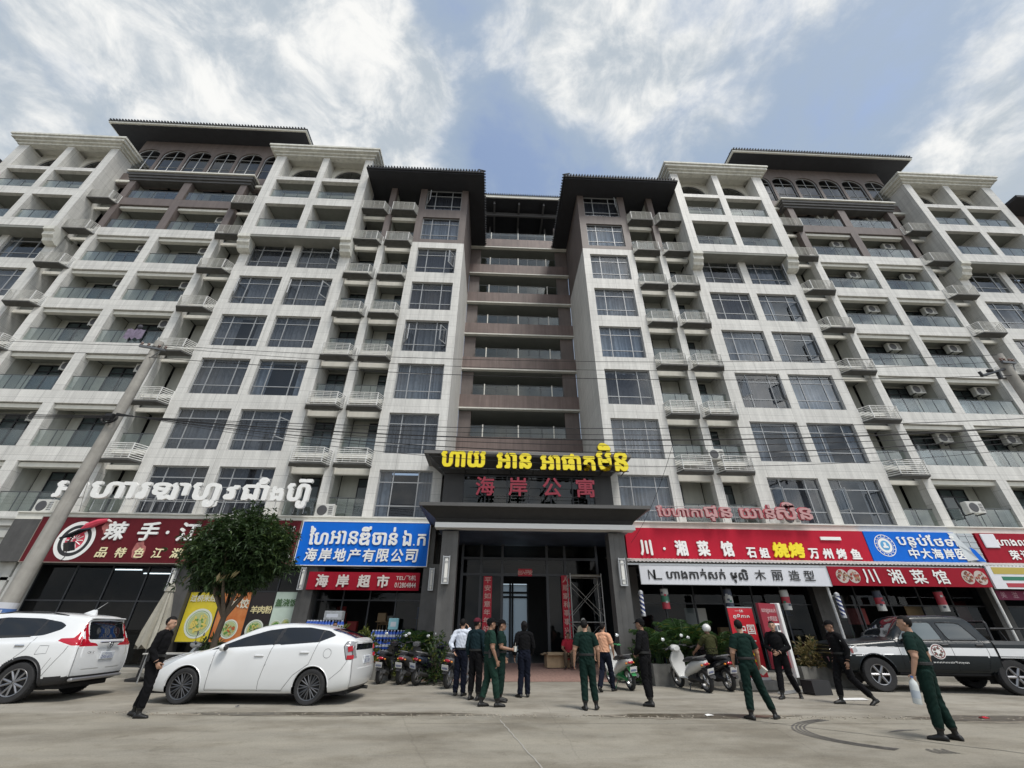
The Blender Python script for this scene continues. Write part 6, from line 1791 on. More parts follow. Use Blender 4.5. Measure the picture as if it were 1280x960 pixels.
    for sg in (1, -1):
        b = MB(); b.ball((.66, sg * 1.00, 1.20), .07, .12, .10, 12, 8); b.cyl((.70, sg * .84, 1.13), (.67, sg * .95, 1.16), .03, n=8); b.build('mirror', trimB, root, smooth=True)
    b = MB(); b.tube([(.8, .62, 1.22), (.9, .2, 1.215), (1.0, -.3, 1.21)], .008, 4); b.build('wiper', trimB, root)
    liner(root, 1.50, zc, Ra, .86); liner(root, -1.50, zc, Ra, .86)
    b = MB(); b.box(-2.8, 2.1, -.6, .6, .34, .46); b.box(-1.0, 1.0, -.80, .80, .38, .46); b.build('underbody', under, root)
    for sg in (1, -1):
        for x in (1.50, -1.50): wheel(root, x, sg * .76, .37, .245, 6, rimS, sg, .60, False, .07)
    return root
car = pickup()
tag(car, 'dark police pickup truck with a white stripe and round door emblem', 'pickup truck')
_a = R(167.5); car.rotation_euler = (0, 0, _a)
_f = Vector((math.cos(_a), math.sin(_a))); _l = Vector((-_f.y, _f.x))
car.scale = (1.09, 1.09, 1.09)
_w = Vector((9.42, 13.75)); _c = _w - _f * 1.5 * 1.09 - _l * .86 * 1.09
car.location = (_c.x, _c.y, 0)
# ------------------------------------------------------------------ motor scooters
chromeD = mat('dull_chrome', (.40, .40, .40), .3, .8)
seatM = mat('seat_vinyl', (.022, .022, .024), .55)
plasB = mat('black_plastic', (.020, .020, .022), .42)
mirG = mat('mirror_glass', (.66, .68, .68), .12, .3)
def scooter(loc, heading, label, paint, lean=0.0, plate_c=None, trim=None, group='motor scooters parked outside the shops', big=1.0, tail=True, windshield=False):
    root = empty('motor_scooter', (loc[0], loc[1], loc[2] if len(loc) > 2 else 0), heading, label, 'motor scooter', group)
    root.rotation_euler = (lean, 0, heading); root.scale = (big,) * 3
    tr = trim or plasB
    def ell(x, zc, hw, hz, n=14, p=2.3):
        out = []
        for i in range(n):
            a = 2 * math.pi * i / n; c, s_ = math.cos(a), math.sin(a)
            out.append((x, hw * math.copysign(abs(c) ** (2 / p), c), zc + hz * math.copysign(abs(s_) ** (2 / p), s_)))
        return out
    # wheels
    for x, r_, w_ in ((.64, .27, .09), (-.62, .265, .11)):
        o = empty('wheel', (x, 0, r_)); o.parent = root
        t = MB(); t.lathe([(r_ * .68, -w_ * .4), (r_ * .85, -w_ * .5), (r_ * .97, -w_ * .3), (r_, 0), (r_ * .97, w_ * .3), (r_ * .85, w_ * .5), (r_ * .68, w_ * .4)], axis='Y', n=26); t.build('tyre', mat('tyre_rubber', (.022, .022, .023), .85), o, smooth=True)
        m_ = MB(); m_.lathe([(r_ * .70, -w_ * .42), (r_ * .60, -w_ * .3), (r_ * .60, w_ * .3), (r_ * .70, w_ * .42)], axis='Y', n=26); m_.lathe([(0, -w_ * .5), (.05, -w_ * .5), (.05, w_ * .5), (0, w_ * .5)], axis='Y', n=14)
        for k in range(5):
            a = 2 * math.pi * k / 5; m_.cyl((0.04 * math.cos(a), 0, .04 * math.sin(a)), (r_ * .62 * math.cos(a), 0, r_ * .62 * math.sin(a)), .022, .016, 6)
        m_.build('rim', chromeD, o, smooth=True, angle=40)
    b = MB()
    b.loft([ell(-.86, .70, .05, .03), ell(-.80, .69, .11, .07), ell(-.60, .64, .145, .12), ell(-.30, .56, .15, .16), ell(-.05, .46, .14, .16), ell(.08, .38, .13, .10)])
    b.loft([ell(.00, .30, .14, .04), ell(.36, .30, .15, .04), ell(.42, .36, .15, .05)])
    b.loft([[(.40, y, .32) for y in (-.15, -.08, 0, .08, .15)] + [(.34, y, .32) for y in (.15, .08, 0, -.08, -.15)],
            [(.50, y * 1.35 - 0, .56 - abs(y) * .2) for y in (-.15, -.08, 0, .08, .15)] + [(.43, y * 1.35, .56) for y in (.15, .08, 0, -.08, -.15)],
            [(.50, y * 1.5, .78 - abs(y) * .3) for y in (-.15, -.08, 0, .08, .15)] + [(.41, y * 1.5, .76) for y in (.15, .08, 0, -.08, -.15)],
            [(.43, y * .9, .94 - abs(y) * .2) for y in (-.15, -.08, 0, .08, .15)] + [(.36, y * .9, .93) for y in (.15, .08, 0, -.08, -.15)]])
    b.loft([ell(.54, 1.0, .07, .05), ell(.48, 1.0, .13, .085), ell(.38, .99, .15, .075), ell(.30, .98, .10, .05)])
    # front mudguard
    rings = []
    for i in range(9):
        a = R(20 + i * 17); rings.append([(.64 + .30 * math.cos(a), y, .27 + .31 * math.sin(a) - abs(y) * .25) for y in (-.075, -.04, 0, .04, .075)] + [(.64 + .29 * math.cos(a), y, .27 + .30 * math.sin(a) - abs(y) * .25) for y in (.075, .04, 0, -.04, -.075)])
    b.loft(rings)
    b.build('body_panels', paint, root, smooth=True, angle=45)
    b = MB(); b.loft([ell(-.84, .755, .06, .02), ell(-.70, .775, .125, .045), ell(-.40, .765, .14, .055), ell(-.10, .735, .13, .06), ell(.04, .70, .10, .04)]); b.build('seat', seatM, root, smooth=True)
    b = MB()
    b.loft([[(-.70, -.07, .56), (-.70, .07, .56), (-.64, .07, .56), (-.64, -.07, .56)], [(-.96, -.06, .36), (-.96, .06, .36), (-.93, .06, .35), (-.93, -.06, .35)]])
    b.loft([ell(-.40, .33, .12, .12), ell(-.15, .30, .13, .13), ell(.05, .28, .10, .08)])
    b.cyl((-.62, .09, .265), (-.20, .09, .32), .045, .07, 10)
    b.tube([(.64, -.075, .27), (.55, -.075, .52), (.44, -.03, .86)], .022, 8); b.tube([(.64, .075, .27), (.55, .075, .52), (.44, .03, .86)], .022, 8)
    b.tube([(.36, .36, 1.01), (.40, .20, 1.04), (.42, 0, 1.03), (.40, -.20, 1.04), (.36, -.36, 1.01)], .014, 8)
    for sg in (1, -1): b.cyl((.36, sg * .25, 1.012), (.345, sg * .37, 1.0), .021, n=8); b.tube([(.40, sg * .24, 1.03), (.44, sg * .40, 1.03)], .007, 5)
    b.tube([(-.10, .12, .2), (-.14, .26, .02)], .012, 6)
    b.build('frame', tr, root, smooth=True, angle=45)
    b = MB(); b.cyl((-.10, -.12, .24), (-.35, -.15, .25), .03, .05, 10); b.cyl((-.35, -.15, .25), (-.80, -.16, .34), .055, .05, 12); b.build('exhaust', mat('exhaust_metal', (.08, .08, .08), .5, .6), root, smooth=True)
    b = MB(); b.tube([(-.52, .13, .80), (-.75, .13, .84), (-.88, .0, .85), (-.75, -.13, .84), (-.52, -.13, .80)], .014, 6); b.build('grab_rail', chromeD, root, smooth=True)
    for sg in (1, -1):
        b = MB(); b.tube([(.40, sg * .20, 1.04), (.42, sg * .27, 1.16), (.39, sg * .31, 1.23)], .007, 5); b.ball((.39, sg * .33, 1.26), .016, .062, .048, 12, 8); m_ = b.build('mirror', plasB, root, smooth=True)
        g = MB(); g.ball((.381, sg * .33, 1.26), .010, .056, .043, 12, 8); g.build('mirror_glass', mirG, m_, smooth=True)
        b = MB(); b.ball((-.79, sg * .11, .64), .04, .03, .025, 10, 6); b.build('indicator', amber, root, smooth=True)
    b = MB(); b.ball((-.845, 0, .66), .03, .085, .04, 14, 8); b.build('tail_light', lampR if tail else lampC, root, smooth=True)
    b = MB(); b.ball((.535, 0, 1.0), .03, .09, .055, 14, 8); b.build('headlight', lampC, root, smooth=True)
    p = MB(); p.obox((-.95, 0, .50), .006, .20, .14, (0, -.35, 0)); pl = p.build('number_plate', plate_c or plateM, root)
    t = MB()
    for k in range(5): t.obox((-.9545, -.065 + k * .0325, .482), .002, .018, .05, (0, -.35, 0))
    t.obox((-.9435, 0, .545), .002, .10, .022, (0, -.35, 0)); t.build('plate_text', plateT, pl)
    b = MB(); b.obox((-.90, 0, .51), .06, .05, .03, (0, .3, 0)); b.build('plate_bracket', plasB, root)
    return root
pk = mat('scooter_black', (.018, .018, .02), .2, coat=.5); pw = mat('scooter_white', (.58, .58, .56), .25, coat=.5); pg = mat('scooter_grey', (.10, .10, .105), .3, coat=.4); pgr = mat('scooter_green', (.03, .22, .07), .25, coat=.5); pbz = mat('scooter_dark_blue', (.02, .025, .04), .25, coat=.5)
wp = mat('white_plate', (.70, .70, .68), .5)
scooter((-4.72, 16.0), R(86), 'black motor scooter with a red tail light beside the hatchback', pk, .08, wp)
scooter((-4.02, 15.85), R(80), 'second dark scooter from the hatchback with a pale seat edge', pg, .10, wp)
scooter((-3.30, 15.55), R(62), 'dark scooter parked at an angle with its plate turned left, third from the hatchback', pbz, .12)
scooter((-2.42, 14.9), R(70), 'grey scooter half hidden behind the man in the white shirt', pg, .10, wp)
scooter((2.32, 14.6), R(101), 'white and green motor scooter beside the man in the peach shirt', pw, -.10, wp, trim=pgr)
scooter((4.25, 14.15), R(103), 'white motor scooter with two round dials in front of the potted palms', pw, -.16, wp)
scooter((5.02, 14.45), R(100), 'dark motor scooter carrying the rider in the white helmet', pk, -.05, wp, group=None)
scooter((-9.35, 14.4), R(196), 'white scooter between the sport utility car and the hatchback', pw, .06)
scooter((-8.6, 15.6), R(100), 'dark scooter behind the bonnet of the hatchback', pk, .1)
scooter((-7.75, 15.7), R(95), 'grey scooter behind the windscreen of the hatchback', pg, .1)
# ------------------------------------------------------------------ people
skinA = mat('skin_tan', (.42, .245, .165), .55, vary=.08, vscale=14)
skinB = mat('skin_brown', (.29, .16, .105), .55, vary=.08, vscale=14)
hairM = mat('black_hair', (.008, .007, .007), .75, vary=.4, vscale=60, spec=.2)
cl = lambda n, c, v=.14: mat(n, c, .92, vary=v, vscale=9, bump=.25, bscale=180, spec=.15)
C_ = dict(green=cl('green_uniform_cloth', (.012, .034, .025)), dgreen=cl('dark_green_cloth', (.0065, .0205, .0165)), black=cl('black_uniform_cloth', (.0055, .0055, .0065)), navy=cl('navy_trousers_cloth', (.007, .009, .018)),
          white=cl('white_shirt_cloth', (.60, .64, .72), .06), peach=cl('peach_shirt_cloth', (.66, .36, .23), .08), olive=cl('olive_shirt_cloth', (.042, .044, .018)), beige=cl('beige_shirt_cloth', (.40, .37, .28), .08),
          brown=cl('brown_trousers_cloth', (.09, .07, .05)), red=cl('red_shirt_cloth', (.42, .03, .05)), boot=mat('boot_leather', (.007, .007, .007), .5, vary=.2, vscale=12), teal=cl('slate_jacket_cloth', (.009, .022, .027)), dkred=cl('dark_red_cap_cloth', (.09, .015, .025)))
def person(loc, heading, label, top, bottom, sleeves='short', skin=skinA, height=1.62, head=None, legs=None, arms=None, turn=0.0, nod=0.0, bend=0.0, lean=0.0, hat=None, hair='short', shoes='boot', cat='person', extras=None, build=1.0, seated=False):
    """one continuous remeshed body. Local axes: +y forward, +x to the person's right. legs: [(hip->knee, ankle, toe direction)] as points; arms: [(elbow, wrist)] as points, right first"""
    k = height / 1.70
    root = empty('person', (loc[0], loc[1], loc[2] if len(loc) > 2 else 0), heading, label, cat)
    P = []            # (rings, material key)
    V = Vector
    def tube(pts, rad, key, n=10, flat=None):
        """elliptical tube with rounded ends; rad: (rx, ry) per point"""
        pts = [V(p) for p in pts]; rings = []; ref = None
        def ring(c, x, y, r): return [c + x * (math.cos(2 * math.pi * i / n) * r[0]) + y * (math.sin(2 * math.pi * i / n) * r[1]) for i in range(n)]
        fr = []
        for i, p in enumerate(pts):
            d = (pts[min(i + 1, len(pts) - 1)] - pts[max(i - 1, 0)]).normalized()
            if ref is None: ref = V((1, 0, 0)) if abs(d.x) < .9 else V((0, 1, 0))
            x = (ref - d * ref.dot(d)).normalized(); y = d.cross(x); ref = x; fr.append((p, d, x, y))
        rr = [(r, r) if not isinstance(r, tuple) else r for r in rad]
        p, d, x, y = fr[0]
        for a in (.25, .7): rings.append(ring(p - d * (max(rr[0]) * .75 * (1 - a) ** .8), x, y, (rr[0][0] * math.sqrt(1 - (1 - a) ** 2), rr[0][1] * math.sqrt(1 - (1 - a) ** 2))))
        for (p, d, x, y), r in zip(fr, rr): rings.append(ring(p, x, y, r))
        p, d, x, y = fr[-1]
        for a in (.7, .25): rings.append(ring(p + d * (max(rr[-1]) * .75 * (1 - a) ** .8), x, y, (rr[-1][0] * math.sqrt(1 - (1 - a) ** 2), rr[-1][1] * math.sqrt(1 - (1 - a) ** 2))))
        P.append((rings, key))
    # skeleton
    pel = V((0, 0, .93)) if not seated else V((0, 0, seated))
    sp = Matrix.Rotation(-bend, 3, 'X') @ Matrix.Rotation(lean, 3, 'Y')
    up = lambda q: pel + sp @ (V(q) - V((0, 0, .93)))
    bw = build
    tube([pel + V((0, -.005, -.06)), pel + V((0, -.01, .02)), up((0, 0, 1.05))], [(.150 * bw, .110 * bw), (.160 * bw, .118 * bw), (.142 * bw, .100 * bw)], 'bottom', 16)
    tube([up((0, 0, .97)), up((0, 0, 1.06)), up((0, .008, 1.20)), up((0, .0, 1.32)), up((0, -.012, 1.385))], [(.164 * bw, .122 * bw), (.162 * bw, .116 * bw), (.168 * bw, .120 * bw), (.168 * bw, .110 * bw), (.115, .074)], 'top', 18)
    tube([up((-.155 * bw, -.012, 1.375)), up((0, -.02, 1.40)), up((.155 * bw, -.012, 1.375))], [.060, .062, .060], 'top', 12)
    nk = up((0, -.012, 1.42)); hc = up((0, .012, 1.575))
    hr = Matrix.Rotation(heading * 0, 3, 'Z') @ Matrix.Rotation(turn, 3, 'Z') @ Matrix.Rotation(-nod, 3, 'X')
    hv = lambda q: hc + hr @ V(q)
    tube([up((0, -.014, 1.415)), nk, hc + V((0, -.015, -.05))], [.050, .051, .052], 'skin', 12)
    tube([up((0, -.016, 1.385)), up((0, -.012, 1.418))], [(.070, .066), (.060, .058)], 'top', 14)
    # head: skull, face wedge, jaw, nose, ears, brow
    def blob(c, rx, ry, rz, key, n=14, m=10, rot=hr):
        rings = []
        for a in range(m + 1):
            t = math.pi * a / m - math.pi / 2; ca = max(math.cos(t), .03)
            rings.append([c + rot @ V((rx * ca * math.cos(2 * math.pi * i / n), ry * ca * math.sin(2 * math.pi * i / n), rz * math.sin(t))) for i in range(n)])
        P.append((rings, key))
    blob(hv((0, -.008, .025)), .076, .096, .094, 'skin', 18, 12); blob(hv((0, .026, -.035)), .060, .066, .082, 'skin', 16, 10); blob(hv((0, .052, -.082)), .036, .038, .030, 'skin')
    blob(hv((0, .100, -.018)), .013, .020, .028, 'skin', 10, 6); blob(hv((0, .086, .022)), .050, .016, .014, 'skin', 10, 6); blob(hv((0, .086, -.058)), .024, .014, .010, 'lip', 10, 6)
    for s_ in (-1, 1): blob(hv((s_ * .077, -.008, -.005)), .012, .022, .032, 'skin', 10, 6)
    # arms
    A_ = arms or [((.245, -.03, 1.10), (.235, .05, .86)), ((-.245, -.03, 1.10), (-.235, .05, .86))]
    hands = []; armsP = []; legsP = []; hem = 1.03 if sleeves == 'long' or top in ('green', 'olive') else .955
    for (el, wr), s_ in zip(A_, (1, -1)):
        sh_ = up((s_ * .178 * bw, -.012, 1.365)); el = up(el); wr = up(wr)
        slv = 'top'; armsP.append((tuple(sh_), tuple(el), tuple(wr)))
        tube([sh_, sh_.lerp(el, .5), el], [.062, .058, .050], slv, 12)
        if sleeves == 'short':
            tube([sh_.lerp(el, .62), el, el.lerp(wr, .3), el.lerp(wr, .75), wr], [.040, .040, .041, .031, .026], 'skin', 12)
            tube([sh_.lerp(el, .15), sh_.lerp(el, .70)], [.068, .068], slv, 12)
        else:
            tube([el, el.lerp(wr, .35), wr.lerp(el, .06)], [.052, .050, .041], slv, 12); tube([el.lerp(wr, .85), wr], [.026, .025], 'skin', 10)
        d = (wr - el).normalized(); hands.append((wr, d, s_))
        side = V((s_, 0, 0)); side = (side - d * side.dot(d)).normalized() if abs(side.dot(d)) < .95 else V((0, 1, 0))
        fwd = d.cross(side)
        if fwd.y < 0: fwd = -fwd
        palm = wr + d * .045
        tube([wr, wr + d * .03, wr + d * .085], [(.020, .025), (.018, .036), (.015, .038)], 'skin', 10) if False else None
        # palm: flat box-like tube across fwd
        rings = []
        for t, hw_, ht in ((-.01, .020, .018), (.02, .030, .016), (.055, .038, .014), (.085, .037, .012)):
            c = wr + d * t; rings.append([c + fwd * (hw_ * math.cos(2 * math.pi * i / 12)) + side * (ht * math.sin(2 * math.pi * i / 12)) for i in range(12)])
        P.append((rings, 'skin'))
        for fi, (off, ln) in enumerate(((.030, .066), (.010, .074), (-.010, .070), (-.029, .054))):
            b0 = wr + d * .075 + fwd * off; b1 = b0 + (d * .93 - side * .25 * 1) * ln * .5; b2 = b1 + (d * .6 - side * .75) * ln * .5
            tube([b0, b1, b2], [.0096, .0090, .0080], 'skin', 8)
        t0 = wr + d * .022 + fwd * .026; t1 = t0 + (fwd * .75 + d * .6 - side * .2).normalized() * .036; t2 = t1 + (d * .92 + fwd * .2 - side * .3).normalized() * .030
        tube([t0, t1, t2], [.0115, .0105, .0090], 'skin', 8)
    # legs
    L_ = legs or [((.10, .015, .50), (.105, -.02, .085), (.03, 1)), ((-.10, .015, .50), (-.105, -.02, .085), (-.03, 1))]
    for (kn, an, td), s_ in zip(L_, (1, -1)):
        hp = pel + V((s_ * .085 * bw, 0, -.05)); kn = V(kn); an = V(an); legsP.append((tuple(kn), tuple(an)))
        tube([hp, hp.lerp(kn, .45), kn], [(.096 * bw, .106 * bw), (.092 * bw, .095 * bw), .078 * bw], 'bottom', 14)
        tube([kn, kn.lerp(an, .35), kn.lerp(an, .80)], [.078 * bw, .076 * bw, .066 if shoes == 'boot' else .068], 'bottom', 14)
        if shoes != 'boot': tube([kn.lerp(an, .75), kn.lerp(an, .96)], [.067, .066], 'bottom', 12)
        sk_ = 'boot'
        if shoes == 'boot': tube([kn.lerp(an, .72), an], [.050, .043], 'boot', 12)
        f = V((td[0], td[1], 0)).normalized(); base = V((an.x, an.y, an.z - .085))
        sd = V((f.y, -f.x, 0)); pitch = td[2] if len(td) > 2 else 0.0
        upv = V((0, 0, 1))
        f2 = (f * math.cos(pitch) - upv * math.sin(pitch)); u2 = (upv * math.cos(pitch) + f * math.sin(pitch))
        an2 = base + upv * .085
        rings = []
        for t, w_, h_ in ((-.078, .022, .045), (-.062, .037, .075), (0, .043, .092), (.06, .046, .078), (.12, .049, .060), (.165, .042, .050), (.190, .024, .030)):
            c = an2 - u2 * .085 + f2 * t; pr = []
            for i in range(12):
                a = 2 * math.pi * i / 12; cx, sz = math.cos(a), math.sin(a)
                pr.append(c + sd * (w_ * cx) + u2 * (max(.0, h_ * .5 + h_ * .5 * sz * 1.05) + .002))
            rings.append(pr)
        P.append((rings, 'boot' if shoes != 'sandal' else 'skin'))
    # join and remesh into one skin
    mb = MB(); keys = []; KN = ['top', 'bottom', 'skin', 'boot', 'lip']
    for rings, key in P:
        n0 = len(mb.v); mb.loft(rings); keys += [KN.index(key)] * (len(mb.v) - n0)
    me = mb.mesh('person_raw'); fix_normals(me)
    o = link('person_raw', me)
    md = o.modifiers.new('r', 'REMESH'); md.mode = 'VOXEL'; md.voxel_size = .0085
    sm = o.modifiers.new('s', 'SMOOTH'); sm.iterations = 3; sm.factor = .45
    dg = bpy.context.evaluated_depsgraph_get(); dg.update()
    bm_ = bpy.data.meshes.new_from_object(o.evaluated_get(dg))
    bpy.data.objects.remove(o)
    # label faces by the nearest source surface point
    from mathutils.kdtree import KDTree
    src = []; 
    for f in me.polygons:
        lk = keys[f.vertices[0]]; c = f.center; src.append((c, lk))
        for v in f.vertices: src.append(((me.vertices[v].co + c) * .5, lk))
    kd = KDTree(len(src))
    for i, (c, lk) in enumerate(src): kd.insert(c, i)
    kd.balance()
    nf = len(bm_.polygons); cen = np.empty(nf * 3); bm_.polygons.foreach_get('center', cen); cen = cen.reshape(-1, 3)
    lab = np.fromiter((src[kd.find(c)[1]][1] for c in cen), int, nf)
    # clean hems: waist, sleeve ends, boot tops
    if not seated:
        q = (np.abs(cen[:, 0]) < .19 * bw) & (np.abs(cen[:, 1]) < .22) & (cen[:, 2] > .86) & (cen[:, 2] < 1.10) & (lab <= 1)
        lab[q] = np.where(cen[q, 2] > hem, 0, 1)
    def along(a, b):
        a = np.array(a); b = np.array(b); d = b - a; t = ((cen - a) @ d) / (d @ d)
        return t, np.linalg.norm(cen - (a + np.clip(t, 0, 1)[:, None] * d), axis=1)
    if sleeves == 'short':
        for (sh_, el, wr) in armsP:
            t, dd = along(sh_, el); q = (dd < .085) & (t > .45) & ((lab == 0) | (lab == 2)) & (cen[:, 2] < 1.34)
            lab[q] = np.where(t[q] < .72, 0, 2)
            t, dd = along(el, wr); q = (dd < .06) & (t > -.1) & (lab <= 0); lab[q] = 2
    if shoes == 'boot':
        for (kn, an) in legsP:
            t, dd = along(kn, an); q = (dd < .10) & (t > .3) & ((lab == 1) | (lab == 3)) & (cen[:, 2] > .05)
            lab[q] = np.where(t[q] < .80, 1, 3)
    # cloth folds
    nv = len(bm_.vertices); co = np.empty(nv * 3); bm_.vertices.foreach_get('co', co); co = co.reshape(-1, 3)
    no = np.empty(nv * 3); bm_.vertices.foreach_get('normal', no); no = no.reshape(-1, 3)
    cloth = np.zeros(nv); lt = np.empty(nf * 4 if False else sum(1 for _ in bm_.loops), int); bm_.loops.foreach_get('vertex_index', lt)
    ls = np.empty(nf, int); bm_.polygons.foreach_get('loop_start', ls); ltot = np.empty(nf, int); bm_.polygons.foreach_get('loop_total', ltot)
    rep = np.repeat(lab, ltot); cloth[lt[rep <= 1]] = 1; cloth[lt[rep >= 2]] = 0
    ph = loc[0] * 3.1 + loc[1]
    x, y, z = co.T
    w = (np.sin(z * 46 + 9 * np.sin(x * 11 + ph) + 6 * np.sin(y * 13 + ph)) + .7 * np.sin(z * 83 + x * 40 + 5 * np.sin(y * 21 + ph)) + .8 * np.sin(x * 52 + z * 17 + ph)) / 2.5
    gather = np.exp(-((z - .12) / .10) ** 2) + .8 * np.exp(-((z - .50) / .09) ** 2) + .8 * np.exp(-((z - .98) / .10) ** 2) + .5
    isT = np.zeros(nv); isT[lt[rep == 0]] = 1; isT[lt[rep >= 2]] = 0
    co += no * (w * gather * .0085 * cloth + isT * .007 + cloth * .002)[:, None]
    co *= k
    bm_.vertices.foreach_set('co', co.ravel())
    lip = mat('lip_skin', (.26, .10, .08), .5)
    bm_.materials.clear()
    for m_ in (C_[top], C_[bottom], skin, C_['boot'], lip): bm_.materials.append(m_)
    bm_.polygons.foreach_set('material_index', lab)
    bm_.polygons.foreach_set('use_smooth', [True] * nf)
    bm_.update(); bm_.name = 'person'
    link('body', bm_, root)
    # hair, hats, eyes: worn parts
    hk = lambda q: hv(q) * k
    def shell(name, m_, fn, keep, n=22, m=14):
        b = MB(); rings = []
        for a in range(m + 1):
            t = math.pi * a / m - math.pi / 2; ca = max(math.cos(t), .02); ring_ = []
            for i in range(n):
                u = V((ca * math.cos(2 * math.pi * i / n), ca * math.sin(2 * math.pi * i / n), math.sin(t))); ring_.append(fn(u))
            rings.append(ring_)
        for a in range(m):
            for i in range(n):
                j = (i + 1) % n; q = (rings[a][i], rings[a][j], rings[a + 1][j], rings[a + 1][i])
                if keep(sum((V(p) for p in q), V()) / 4): b.add([hk(p) for p in q], [(0, 1, 2, 3)])
        o_ = b.build(name, m_, root, smooth=True)
        import bmesh
        bb = bmesh.new(); bb.from_mesh(o_.data); bmesh.ops.remove_doubles(bb, verts=bb.verts, dist=.0005); bb.to_mesh(o_.data); bb.free()
        return o_
    sc_ = lambda u: (u.x * .082, -.010 + u.y * .102, .028 + u.z * .100)
    if hair == 'long':
        shell('hair', hairM, lambda u: (u.x * .086, -.018 + u.y * .104, .018 + u.z * (.108 if u.z > 0 else .19)), lambda c: c.z > .055 - 0 or (c.y < .012 and c.z > -.19))
        b = MB(); b.ball(hk((0, -.105, .02)), .045 * k, .04 * k, .045 * k, 12, 8); b.build('hair_bun', hairM, root, smooth=True)
    elif hair:
        shell('hair', hairM, sc_, lambda c: c.z > .062 + max(0, c.y) * .22 or (c.y < -.005 and c.z > -.005) or (c.y < -.05 and c.z > -.045))
    if hat == 'cap' or hat == 'white_cap' or hat == 'dkred':
        hm = {'cap': C_['black'], 'white_cap': mat('white_cap_cloth', (.62, .60, .55), .8), 'dkred': C_['dkred']}[hat]
        shell('cap', hm, lambda u: (u.x * .092, -.008 + u.y * .112, .045 + u.z * .092), lambda c: c.z > .042)
        b = MB(); pts = [(.075 * math.cos(R(a)), .080 + .085 * math.sin(R(a))) for a in range(0, 181, 15)]
        vs = [hk((x_, y_ - .0, .046 - .22 * max(0, y_ - .085))) for x_, y_ in pts] + [hk((x_, y_, .038 - .22 * max(0, y_ - .085))) for x_, y_ in pts]; n_ = len(pts)
        b.add(vs, [tuple(range(n_)), tuple(range(2 * n_ - 1, n_ - 1, -1))] + [(i, n_ + i, n_ + i + 1, i + 1) for i in range(n_ - 1)]); b.build('cap_peak', hm, root)
    elif hat == 'helmet':
        hm = mat('white_helmet_shell', (.66, .66, .64), .25, coat=.4)
        shell('helmet', hm, lambda u: (u.x * .122, -.012 + u.y * .138, .040 + u.z * .128), lambda c: c.z > -.035 and not (c.y > .07 and c.z < .05))
        b = MB(); b.tube([hk((-.10, .02, -.03)), hk((-.07, .03, -.09)), hk((0, .04, -.125)), hk((.07, .03, -.09)), hk((.10, .02, -.03))], .007, 6); b.build('chin_strap', blackM, root)
    for s_ in (-1, 1):
        b = MB(); b.ball(hk((s_ * .031, .083, .006)), .012 * k, .007 * k, .0065 * k, 10, 6); b.build('eye', mat('eye_white', (.5, .48, .45), .3), root, smooth=True)
        b = MB(); b.ball(hk((s_ * .031, .0885, .006)), .0055 * k, .003 * k, .0055 * k, 8, 6); b.build('pupil', mat('eye_dark', (.01, .008, .007), .2), root, smooth=True)
        b = MB(); b.tube([hk((s_ * .014, .098, .026)), hk((s_ * .032, .098, .030)), hk((s_ * .050, .088, .024))], .004 * k, 5); b.build('eyebrow', hairM, root)
    # belt
    if top in ('green', 'dgreen', 'black', 'olive', 'white', 'teal') and not seated:
        pass
    if extras: extras(root, k, up, hv, hands)
    return root, hands
def patch(root, k, up, s_, z=1.27, m_='patch_white', c=(.62, .62, .60), el=None):
    b = MB(); q = up((s_ * .236, -.01, z)) * k; b.lathe([(0, .006), (.030, .006), (.032, 0)], q, 'X', 14) if s_ > 0 else b.lathe([(0, -.006), (.030, -.006), (.032, 0)], q, 'X', 14); b.lathe([(0, s_ * .008), (.016, s_ * .008)], q, 'X', 12, 1)
    b.build('arm_patch', [mat(m_, c, .7), mat('patch_red', (.40, .05, .05), .7)], root)
def gear(root, k, up, hv, hands, radio=True, belt=True, patches=True, vest=False):
    if belt:
        b = MB(); rings = []
        for z_, e in ((.985, 0), (.99, .006), (1.025, .006), (1.03, 0)): rings.append([up(((.180 + e) * math.cos(2 * math.pi * i / 26), (.137 + e) * math.sin(2 * math.pi * i / 26) + .0, z_)) * k for i in range(26)])
        b.loft(rings, caps=False); b.build('belt', C_['boot'], root, smooth=False)
    if radio:
        b = MB(); p = up((.155, -.06, 1.0)) * k; b.bbox(p.x - .02, p.x + .02, p.y - .03, p.y + .03, p.z - .09, p.z + .06, .006); b.tube([(p.x, p.y, p.z + .06), (p.x, p.y, p.z + .17)], .006, 5); b.build('radio', blackM, root)
    if patches:
        for s_ in (1, -1): patch(root, k, up, s_)
def held(name, label, cat, loc, fn, group=None):
    o = empty(name, loc, 0, label, cat, group); fn(o); return o
G1 = lambda r, k, up, hv, h: gear(r, k, up, hv, h)
G2 = lambda r, k, up, hv, h: gear(r, k, up, hv, h, False, True, False)
def hand_world(root, hands, i, d=.07):
    k = 1; wr, dr, s_ = hands[i]
    sc = root.get('k', 1)
    return root.location + Matrix.Rotation(root.rotation_euler.z, 3, 'Z') @ ((wr + dr * d) * sc)
def hd(dx, dy): return math.atan2(-dx, dy)      # heading that turns local +y to (dx, dy)
stand = lambda o=.10, fy=0.0: [((o, .015 + fy, .50), (o + .01, -.02 + fy, .085), (.18, 1)), ((-o, .015 - fy, .50), (-o - .01, -.02 - fy, .085), (-.18, 1))]
stride = lambda f=.24: [((.095, .16, .53), (.10, f, .085), (.05, 1)), ((-.095, -.03, .50), (-.10, -f - .08, .13), (-.05, 1, .5))]
wide = lambda w=.2, f=.0: [((w * .62, .03 + f * .5, .49), (w, f, .085), (.45, 1)), ((-w * .62, .0 - f * .5, .49), (-w, -f, .085), (-.45, 1))]
